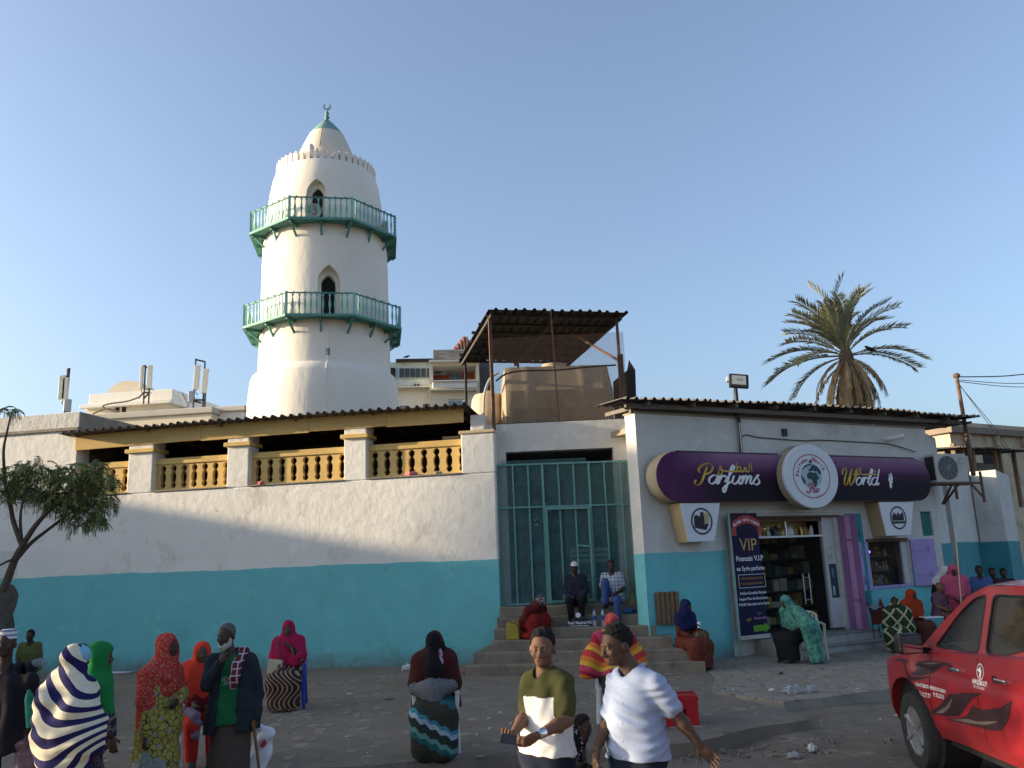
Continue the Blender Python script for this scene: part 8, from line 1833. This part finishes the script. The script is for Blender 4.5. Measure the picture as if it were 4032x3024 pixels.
# woman in black face veil
chair((-1.02, 10.12, 0), rad(3), M_wchair, 'white plastic chair under the woman in the black face veil')
def veil_woman():
    b = V(-1.03, 10.10, 0); r = P('woman in a black face veil and maroon cape seated on a white chair', b); J = sit(b, rad(2), .46, 1.64, .08, 0, .47); J['hr'] = rotm(rad(-8), .08, 0); mk(r, J, .009, SK['deep'])
    hr = J['hr']; s = J['s']; H = lambda x, y, z: J['head'] + hr @ (V(x, y, z) * s)
    sk = print_mat('teal_patchwork_skirt', (.04, .10, .10), (.05, .045, .03), 'cells', 9, .02, .05); m = sk
    pm = ramp_mat('teal_zigzag_skirt', [(0, (.035, .032, .022)), (.30, (.02, .09, .09)), (.42, (.10, .24, .22)), (.52, (.025, .035, .03)), (.70, (.30, .36, .42)), (.80, (.05, .20, .25)), (.88, (.03, .04, .035))], fine=.25)
    def pat(v):
        x = v[:, 0] - b[0]; z = v[:, 2]; zig = .035 * np.abs(((x * 9) % 1) - .5) * 2; return 30 + (z + .55 * x + zig) / .52
    D = dress(J, 1.15); D.cone(J['knl'] + V(.02, -.05, 0), J['anl'] + V(0, -.12, .02), .15, .13, .08); D.cone(J['knr'] + V(-.02, -.05, 0), J['anr'] + V(0, -.12, .02), .15, .13, .08)
    emit(r, 'skirt', D, .010, pm, folds(111, .012, 10, (1, 1, .4)), pat)
    S = hijab(J, .36, 1.28, arms=.95, openf=False); emit(r, 'cape', S, .010, cloth('maroon_cape', (.055, .014, .012)), folds(112, .013, 16))
    Vv = SDF().ell(H(0, .012, .137), V(.104, .122, .117) * s, hr, .02).ell(H(0, -.03, .06), V(.088, .095, .09) * s, hr, .03).chain([H(0, -.10, .06), H(0, -.14, -.10), J['chest'] + V(0, -.18, .05), J['chest'] + V(0, -.22, -.12)], [.055, .085, .10, .09], .05).cone(H(.05, .03, .06), J['shr'] + V(-.02, -.05, .02), .08, .05, .05).sub(H(0, -.13, .108), V(.05, .03, .012) * s, hr, .006)
    emit(r, 'face_veil', Vv, .009, cloth('black_voile', (.010, .0095, .010)), folds(113, .007, 22)); emit(r, 'scarf_end', SDF().cone(H(.085, -.06, .03), H(.09, -.08, -.11), .02, .05, .02), .009, print_mat('white_pink_print', (.36, .05, .18), (.48, .44, .46), 'noise', 35, .42, .5))
    L = SDF().chain([J['pel'] + V(-.20, -.22, .16), J['pel'] + V(0, -.32, .14), J['pel'] + V(.20, -.22, .18)], [.08, .11, .08], .05).cone(J['pel'] + V(0, -.26, .2), J['pel'] + V(0, -.38, .0), .10, .09, .05); emit(r, 'lap_bundle', L, .010, print_mat('grey_check_bundle', (.20, .20, .21), (.035, .035, .04), 'grid', 60, .1, .2), folds(114, .012, 30))
    eyes(r, J, [c for c in r.children if c.name.startswith('body')][0]); shoe(r, J, .013, M_black)
veil_woman()
# woman in striped shawl on a chair behind the two men, the child and the crate
chair((1.20, 11.45, 0), rad(-5), M_wchair, 'white plastic chair under the woman in the orange striped shawl')
def orange_striped():
    b = V(1.20, 11.42, 0); r = P('woman in a red headscarf and orange striped shawl seated behind the walking men', b); J = sit(b, rad(8), .47, 1.70, .05, 0, .48); J['hr'] = rotm(rad(25), .1, 0); mk(r, J, .011, SK['deep'])
    emit(r, 'dress', dress(J, 1.05), .012, print_mat('black_red_print', (.018, .016, .018), (.30, .03, .05), 'noise', 22, .62, .66), folds(121, .012, 12)); H = SDF(); s = J['s']; hr = J['hr']; Q = lambda x, y, z: J['head'] + hr @ (V(x, y, z) * s)
    H.ell(Q(0, .02, .145), V(.09, .11, .102) * s, hr, .02).cone(Q(0, .05, .06), J['neck'], .08, .08, .04).cut(Q(0, -.07, .16), hr @ V(0, -.8, -.5), .01).sub(Q(0, -.10, .06), V(.07, .08, .07) * s, hr, .01); emit(r, 'headscarf', H, .009, print_mat('red_paisley', (.45, .05, .05), (.55, .25, .22), 'noise', 60, .56, .64), folds(122, .006, 30))
    S = SDF(); sx = V(1, .1, 0); S.cone(J['shl'], J['shr'], .10, .10, .08).cone(J['neck'], J['chest'], .12, .17, .08)
    S.chain([J['shl'], J['ell'] + V(-.05, 0, .02), J['pel'] + V(-.34, -.12, .05)], [.11, .16, .13], .09).chain([J['shr'], J['elr'] + V(.04, 0, .02), J['pel'] + V(.30, -.12, .06)], [.11, .15, .12], .09).cone(J['chest'] + V(0, -.05, 0), J['pel'] + V(0, -.15, .08), .19, .2, .09).subcone(J['neck'] + V(0, -.05, .03), J['neck'] + V(0, -.02, .2), .055, .08, .02).cut(J['pel'] + V(0, 0, .0), V(0, 0, -1), .02)
    m = ramp_mat('hot_stripes', [(0, (.42, .04, .035)), (.2, (.50, .15, .03)), (.34, (.55, .32, .04)), (.46, (.40, .05, .10)), (.62, (.25, .015, .03)), (.74, (.50, .13, .03)), (.86, (.55, .30, .04))], fine=.15)
    def pat(v): q = v - J['neck']; d = np.sqrt((q[:, 0] * .75) ** 2 + q[:, 1] ** 2 + q[:, 2] ** 2); return 10 + d / .34
    emit(r, 'shawl', S, .010, m, folds(123, .012, 18), pat); shoe(r, J, .014, M_black)
orange_striped()
def child():
    b = V(.42, 8.75, -.05); r = P('small child in a black floral outfit sitting on the kerb between the walking men', b); J = sit(b, rad(30), .12, 1.02, .15, -.06, .26); J['hr'] = rotm(rad(55), .1, 0); s = J['s'] = .62
    for k in ('head',): J[k] = W_(2296, 2893, 8.72)
    J['neck'] = J['head'] - V(0, 0, .03); J['s'] = .80; hb_ = dict(J); mk(r, J, .0075, SK['dark']); emit(r, 'hair', hair_sdf(J, 'bushy'), .007, M_hair, folds(9, .006, 100, (1, 1, 1))); J['s'] = .62
    emit(r, 'shirt', tee(J, J['pel'] - V(0, 0, .1), .8, 1.2), .008, print_mat('black_white_floral', (.014, .014, .018), (.50, .48, .50), 'noise', 30, .58, .62), folds(131, .006, 30)); emit(r, 'trousers', trousers(J, 1.2), .009, cloth('black_shorts', (.014, .014, .016)))
child()
# red crate
M_crate = mat('red_crate_plastic', (.38, .012, .016), .45, .1, 8, spec=.4)
cr_ = thing('drinks_crate', 'red plastic drinks crate standing on the pavement behind the man in blue', 'crate', (1.92, 11.05, 0), rad(-4))
for (x0, x1, y0, y1) in ((-.24, .24, -.17, -.15), (-.24, .24, .15, .17), (-.24, -.22, -.15, .15), (.22, .24, -.15, .15)):
    if x1 - x0 > .1: m_ = MB(); m_.wallholes(x0, x1, .0, .36, y0, y1, [(-.09, .09, .10, .20)]); m_.build('side', M_crate, cr_)
    else: MB().box(x0, x1, y0, y1, 0, .36).build('end', M_crate, cr_)
MB().box(-.22, .22, -.15, .15, 0.005, .02).build('base', M_crate, cr_); MB().box(-.22, .22, -.15, .15, .33, .345).build('top_board', M_crate, cr_)
MB().box(-.25, .25, -.18, -.171, .30, .345).build('rim', M_crate, cr_); MB().box(-.25, .25, -.178, -.171, .0, .03).build('rim', M_crate, cr_)

# ---------------------------------------------------------------- people on the steps
LTn = frame_pt(L_O, L_A)
def on_step(u, i, f=.15):
    '''point on tread i seen at column u, f metres behind its front edge'''
    n = LTn.to_3x3() @ Vector((0, 1, 0)); q = onplane(u, 2450, L_O + n * (ST_Y0 + ST_T * i + f), n); q.z = .1915 * (i + 1); return q
zs = [.1915 * (i + 1) for i in range(6)]
p = on_step(2268, 3); r_, J_ = simple_man('man in a white cap and dark jacket sitting on the top steps by the gate', V(p[0] + .06, p[1] + .44, zs[3]), rad(-6), .39, (.02, .025, .04), res=.014, cap=True, seed=141, lean=.12, short=False, knee=.52, pants=(.012, .012, .014), head_yaw=rad(-4))
s = J_['s']; emit(r_, 'cap', SDF().ell(J_['head'] + V(0, .01, .155) * s, V(.086, .104, .09) * s, None, .01).cut(J_['head'] + V(0, 0, .145) * s, V(0, 0, -1), .01).ell(J_['head'] + V(0, -.12, .15) * s, V(.065, .07, .012) * s, None, .01), .011, mat('white_cap', (.50, .48, .47), .8, .1, 8))
for q in (-1, 1):
    for k in range(3):
        a = J_['hpl' if q < 0 else 'hpr']; k_ = J_['knl' if q < 0 else 'knr']; m0 = a + (k_ - a) * (.55 + .14 * k) + V(.05 * -q, 0, .072); m1 = m0 + V(.10 * q * -1 * -1, -.02, .0); MB().bar(Vector(m0) - r_.location, Vector(m0 + V(.07 * q, -.10, -.01)) - r_.location, .016, .012).build('trouser_stripe', mat('pale_stripe', (.42, .42, .20), .8), r_)
p = on_step(2410, 3); r_, J_ = simple_man('young man in a white checked shirt and jeans sitting on the top steps', V(p[0] + .10, p[1] + .44, zs[3]), rad(-12), .40, None, 'dark', res=.013, seed=143, lean=-.02, knee=.50, pants=(.045, .075, .20), shirtmat=print_mat('white_check_shirt', (.05, .05, .065), (.42, .44, .50), 'grid', 14, .05, .09), knl=(-.12, -.30, .86), anl=(-.14, -.32, .42), tol=(-.16, -.46, .38), head_yaw=rad(-6))
p = on_step(2085, 2); b = V(p[0], p[1] + .12, zs[2]); r_ = P('person huddled under a red cloth on the steps at the left of the gate', b)
J = sit(b + V(-.02, .20, 0), rad(35), .16, 1.55, .75, .02, .36); J['hr'] = rotm(rad(40), .9, 0); mk(r_, J, .015, SK['dark']); emit(r_, 'dress', dress(J, 1.15), .015, cloth('dark_red_wrap', (.16, .014, .012)), folds(151, .016, 14)); emit(r_, 'shawl', hijab(J, .2, 1.1, arms=.9, back=.2), .014, cloth('brick_red_shawl', (.09, .012, .012)), folds(152, .016, 18))
emit(r_, 'headscarf', SDF().ell(J['head'] + J['hr'] @ V(0, .03, .14), V(.105, .12, .105), J['hr'], .02), .013, print_mat('grey_floral_scarf', (.03, .05, .05), (.30, .18, .16), 'noise', 22, .5, .6)); emit(r_, 'red_cloth', SDF().ell(b + V(.16, .0, .14), V(.20, .15, .20), rotm(rad(20), 0, rad(20)), .05).ell(b + V(.05, -.05, .06), V(.26, .16, .09), None, .05), .014, cloth('bright_red_cloth', (.30, .02, .02)), folds(153, .018, 16))
p = on_step(2020, 2); jc = thing('jerrycan', 'dull yellow jerrycan on the lower step beside the left wall corner', 'jerrycan', p, rad(-10)); M_jc = mat('yellow_plastic', (.30, .24, .03), .5, .15, 6)
MB().prism([(-.12, 0), (.12, 0), (.12, .22), (.07, .29), (-.10, .31), (-.12, .28)], -.09, .09).build('can', M_jc, jc, bevel=.03); MB().tube([(-.02, 0, .29), (-.0, 0, .36), (.09, 0, .33), (.10, 0, .25)], .016, 6).build('handle', M_jc, jc); MB().lathe([(.03, .29), (.03, .34)], 12, c=(-.08, 0, 0)).build('cap', M_jc, jc)
M_pet = mat('clear_pet', (.45, .50, .55), .1, .1, 8, spec=.6, alpha=.5); M_lab = mat('blue_bottle_label', (.02, .06, .28), .5, .2, 10)
for (u, v, lab) in ((2342, 2462, 'clear water bottle with a blue label on the steps, left of the two'), (2376, 2459, 'water bottle with a broad blue label on the steps, right of the two')):
    p = on_step(u, 3, .10); t = thing('water_bottle', lab, 'bottle', p, 0, 'water bottles on the steps'); MB().lathe([(.034, 0), (.038, .02), (.036, .12), (.038, .2), (.03, .25), (.014, .29), (.014, .31)], 14).build('bottle', M_pet, t, smooth=True); MB().lathe([(.039, .11), (.039, .2)], 14).build('label', M_lab, t, smooth=True); MB().lathe([(.016, .305), (.016, .33)], 10).build('cap', M_lab, t)
p = on_step(2280, 3, .09); sb_ = thing('sports_bag', 'dark sports bag with white lettering set down on the steps', 'bag', p, rad(-6)); M_bag = mat('black_nylon', (.014, .018, .022), .6, .15, 10)
MB().prism([(-.24, 0), (.24, 0), (.20, .14), (.08, .20), (.02, .29), (-.06, .27), (-.08, .19), (-.16, .12)], -.06, .06).build('bag', M_bag, sb_, bevel=.03); v, f = text_mb('Real Madrid FC', .075, 0, .002); T = Matrix.Translation((.02, -.063, .075)) @ Matrix.Rotation(math.pi / 2, 4, 'X'); MB().add([T @ q for q in v], f).build('lettering', M_wr, sb_); MB().box(-.2, .2, -.064, -.06, .015, .025).build('piping', M_wr, sb_); MB().lathe([(.03, -.002), (.05, 0), (.03, .002)], 16, c=(-.01, -.062, .22), T=Matrix.Rotation(math.pi / 2, 4, 'X')).build('crest', M_wr, sb_)
p = on_step(2478, 4, .2); crumple('plastic_bag', (.16, .10, .08), mat('blue_bag', (.03, .09, .24), .4, .1, 8), 'crumpled blue plastic bag beside the man in the checked shirt', 'bag', p, 6)
p = on_step(2420, 2, .2); bx_ = thing('cardboard_box', 'small brown cardboard box on the steps behind the red headscarf', 'box', p, rad(-12)); MB().box(-.10, .12, -.1, .1, 0, .15).build('box', mat('cardboard', (.19, .13, .10), .9, .1, 4), bx_, bevel=.004)
p0_ = W_(2463, 2245, 17.72); p1_ = np.array(on_step(2497, 5, .12)) + V(0, 0, .03); bm_o = thing('broom', 'long-handled straw broom leaning on the gate', 'broom', p1_); MB().tube([Vector(p0_) - bm_o.location, Vector((0, 0, .12))], .011, 6).build('handle', M_wood, bm_o); MB().lathe([(.02, .16), (.06, .06), (.09, -.03)], 10).build('bristles', mat('straw', (.28, .20, .09), .95, .3, 30), bm_o)
# wooden crate standing on end at the right of the steps
p = on_step(2622, 3, .28); wc = thing('wooden_crate', 'slatted wooden crate standing on end on the right side of the steps', 'crate', p, rad(14)); M_cw = mat('crate_wood', (.20, .115, .06), .85, .25, 5, .3, 30, .004)
for k in range(5): x = -.20 + .1 * k; MB().box(x - .035, x + .035, -.16, -.145, 0, .60 + .01 * (k % 2)).build('slat', M_cw, wc)
for k in range(4): y = -.12 + .085 * k; MB().box(-.245, -.23, y - .03, y + .03, 0, .60).build('slat', M_cw, wc); MB().box(.23, .245, y - .03, y + .03, 0, .60).build('slat', M_cw, wc)
for z in (.02, .3, .56): MB().box(-.229, .229, -.144, -.12, z, z + .04).build('batten', M_cw, wc); MB().box(-.229, .229, .15, .17, z, z + .04).build('batten', M_cw, wc)
MB().box(-.23, .23, -.12, .16, .0, .015).build('end_board', M_cw, wc); MB().box(-.229, .229, -.12, .15, .55, .56).build('end_board', M_cw, wc)
# ---------------------------------------------------------------- women in front of the shop
p = np.array(ground(2790, 2608, 0)); r_, J_ = seat_woman('woman in a dark blue headscarf and brown robe at the right end of the steps', V(3.02, 16.0, 0), rad(35), .42, (.012, .016, .06), print_mat('rust_print_dress', (.09, .022, .014), (.14, .035, .02), 'noise', 18, .4, .6), .014, 1.60, 'dark', .05, .95, .35, .12, 161, head=(rad(45), .15, 0), wrr=(.10, -.30, .80), elr=(.22, -.12, .62), dr=1.1)
emit(r_, 'lap_cloth', SDF().ell(J_['pel'] + V(.24, -.16, .06), V(.20, .16, .13), rotm(rad(35), 0, rad(-20)), .04), .013, print_mat('tan_print_cloth', (.17, .11, .05), (.06, .035, .02), 'cells', 16, .05, .1), folds(163, .012, 24)); shoe(r_, J_, .016, M_iron, 'sandal')
pc = thing('paper_cup', 'pale paper cup in the hand of the woman in the dark blue headscarf', 'cup', J_['wrr'] + V(.0, -.06, .06)); MB().lathe([(.028, -.05), (.035, .06)], 12).build('cup', M_wplastic, pc, smooth=True)
chair(ST @ Vector((1.42, -1.28, .012)), S_A + rad(-38), mat('cream_plastic', (.52, .48, .36), .45, .06, 8), 'cream plastic chair under the woman in teal beside the shop door')
p = ST @ Vector((1.02, -1.42, .012)); r_, J_ = seat_woman('woman in a teal patterned shawl seated on a cream chair by the shop door', np.array(p), rad(-62), .44, print_mat('teal_marbled_shawl', (.035, .14, .115), (.10, .25, .20), 'noise', 14, .42, .6), (.012, .012, .013), .013, 1.62, 'dark', .28, 1.15, .9, .45, 171, head=(rad(-68), .35, 0), fr=.06)
emit(r_, 'shawl_end', SDF().chain([J_['shr'] + V(.0, -.08, 0), J_['elr'] + V(.04, -.18, .0), J_['pel'] + V(.10, -.36, -.02), V(J_['pel'][0] + .12, J_['pel'][1] - .42, .10)], [.11, .15, .16, .13], .08).cut(V(0, 0, .04), V(0, 0, -1), .01), .013, MATS['teal_marbled_shawl'], folds(173, .014, 18))
# red tattered pouf stand
px0 = ST @ Vector((4.28, -.62, .012)); pf = thing('rack', 'tattered red three-pointed rack on thin legs below the display window', 'rack', px0, S_A); M_rr = mat('tattered_red_cloth', (.13, .028, .022), .9, .4, 10, .5, 30, .01)
for a, b_, h0, h1 in ((-.42, -.16, .92, .72), (-.16, .0, .72, .95), (.0, .2, .95, .72), (.2, .46, .72, .98)): MB().prism([(a * .7, .42), (b_ * .7, .42), (b_, h1), ((a + b_) / 2, (h0 + h1) / 2 - .09), (a, h0)], -.015, .015).build('cloth_panel', M_rr, pf)
for x in (-.28, -.1, .1, .3): MB().tube([(x, .03, 0), (x * 1.1, .03, .7)], .012, 6).build('leg', M_iron, pf)
MB().lathe([(.15, .78), (.15, .80), (.06, .81)], 20, c=(-.25, -.03, 0)).build('tin_lid', M_steel, pf)
# group at the right
st_b = atY(3545, 2500, 17.3); st_b.z = .0; bxs = thing('low_stool', 'low dark wooden box seat under the woman in the diamond print', 'stool', st_b, S_A); MB().box(-.25, .25, -.18, .18, 0, .24).build('box', M_wood, bxs)
dia = print_mat('green_diamond_print', (.36, .35, .22), (.020, .034, .018), 'grid', 6.5, .07, .11, None, (1, 1, .75), (0, rad(45), 0))
p = atY(3545, 2500, 17.3); p.z = 0; r_, J_ = seat_woman('woman in a dark green diamond print shawl sitting low beside the marble steps', np.array(p), rad(-30), .26, dia, dia, .014, 1.58, 'dark', .38, 1.35, 1.0, .25, 181, knee=.40, dr=1.1)
p = atY(3592, 2500, 17.9); p.z = 0; r_, J_ = seat_woman('woman in an orange headscarf sitting behind the diamond print shawl', np.array(p), rad(15), .36, (.32, .04, .012), (.09, .03, .02), .014, 1.60, 'dark', .12, 1.05, .6, .2, 183, head=(rad(30), .15, 0))
tb_ = thing('tray', 'small white tray on the lap level beside the orange headscarf', 'tray', J_['pel'] + V(.30, -.30, .16)); MB().box(-.2, .2, -.12, .12, 0, .02).build('tray', M_wplastic, tb_, bevel=.006)
p = atY(3712, 2400, 18.6); p.z = 0; r_, J_ = seat_woman('woman in a white headscarf and black robe bending over a child', np.array(p), rad(10), .80, (.50, .49, .48), (.012, .013, .02), .014, 1.62, 'dark', .02, .95, .1, .35, 185, head=(rad(25), .5, 0), knee=.60)
p = np.array(atY(3702, 2400, 18.0)); p[2] = 0; r_ = P('small child with shaved head held between the women at the right', p); J = sit(p, rad(20), .62, 1.25, .1, .3, .5); J['hr'] = rotm(rad(20), .2, 0); J['s'] = .82; mk(r_, J, .014, SK['brown']); emit(r_, 'shirt', tee(J, J['pel'] - V(0, 0, .1), .8, 1.0), .014, cloth('mauve_child_shirt', (.12, .06, .08)))
p = atY(3768, 2400, 18.1); p.z = 0; r_, J_ = seat_woman('woman in a pink crinkled headscarf beside the white headscarf', np.array(p), rad(-8), .80, (.40, .075, .14), (.20, .03, .06), .014, 1.64, 'dark', .35, 1.15, .9, .25, 187, head=(rad(-30), .3, 0), knee=.60, amp=.02)
p = np.array(atY(3872, 2350, 19.6)); p[2] = 0; simple_man('man in a blue striped shirt sitting at the alley corner', p, rad(-35), .70, None, 'dark', res=.016, seed=191, shirtmat=print_mat('blue_white_stripes', (.06, .10, .24), (.34, .38, .46), 'wave', 9, .4, .6, None, (0, 0, 1)), knee=.6)
p = np.array(atY(3922, 2350, 20.2)); p[2] = 0; simple_man('first dark-haired person beyond the blue striped shirt', p, rad(-30), .62, (.04, .025, .03), 'dark', res=.018, seed=193, knee=.6)
p = np.array(atY(3966, 2350, 20.8)); p[2] = 0; simple_man('second dark-haired person beyond the blue striped shirt, furthest right', p, rad(-30), .58, (.03, .03, .035), 'dark', res=.018, seed=195, knee=.6)

# ---------------------------------------------------------------- litter
lit = random.Random(31); M_pap = mat('white_litter', (.55, .54, .52), .7, .15, 10); M_clr = mat('clear_litter', (.40, .42, .42), .3, .2, 8, alpha=.7)
for i, (u, v, s, m, lab) in enumerate(((3120, 2735, (.16, .10, .10), M_clr, 'crumpled clear plastic at the kerb corner, largest of the litter'), (3195, 2730, (.10, .09, .09), M_clr, 'round clear plastic wad right of the kerb corner litter'), (3040, 2725, (.07, .05, .04), M_pap, 'white scrap left of the kerb corner litter'), (1605, 2640, (.14, .08, .09), M_pap, 'pale plastic scrap at the foot of the teal wall behind the veiled woman'), (1978, 2640, (.07, .05, .05), M_pap, 'white cup-like scrap at the foot of the steps'), (460, 2652, (.40, .12, .03), M_pap, 'flat white sheet lying at the foot of the teal wall on the left'), (2622, 2635, (.05, .05, .07), M_clr, 'clear cup at the right end of the bottom step'), (2965, 3012, (.14, .03, .012), M_pap, 'white strip of paper on the dirt near the bottom edge'), (3560, 2818, (.16, .05, .015), M_pap, 'white paper scrap beside the pickup front wheel'), (3075, 2658, (.05, .04, .04), M_iron, 'small dark scrap on the tiled pavement'), (3130, 2985, (.10, .06, .05), M_clr, 'clear scrap on the dirt by the kerb rubble'), (3200, 2960, (.06, .05, .07), M_pap, 'small white twist of paper on the dirt right of the rubble'), (1530, 2755, (.10, .045, .045), M_conc, 'grey roll-shaped lump on the pavement left of the veiled woman'))):
    z = .0 if not (u > 2900 and v > 2780) else -.12; g = ground(u, v, z); crumple('litter', s, m, lab, 'litter', g, 40 + i, flat=.5, group='litter on the ground')
g = ground(1875, 2650, 0); crumple('cloth_heap', (.34, .14, .10), mat('dusty_red_cloth', (.24, .07, .06), .95, .2, 8, .5, 30, .01), 'dusty red cloth heap on the ground at the left of the steps', 'cloth', g, 77)
# fallen leaves, scraps and grit too small to name one by one
mb = MB(); r = random.Random(9)
for i in range(900):
    x = r.uniform(-7, 9); y = r.uniform(8.6, 17); z = 0 if inside((x, y), P_poly) else (.012 if inside((x, y), T_poly) else -.12); s = r.uniform(.008, .03) * (2 if r.random() < .04 else 1); a = r.uniform(0, 6)
    T = Matrix.Translation((x, y, z + .012)) @ Euler((r.uniform(-.3, .3), r.uniform(-.3, .3), a)).to_matrix().to_4x4(); mb.add([T @ Vector(q) for q in ((-s, -s * .4, 0), (s, -s * .3, .004), (s * .8, s * .4, 0), (-s * .9, s * .5, .003))], [(0, 1, 2, 3)], 0 if r.random() < .3 else 1)
mb.build('ground_scraps', [M_pap, mat('dry_scrap', (.13, .10, .075), .95, .3, 10)], kind='stuff')
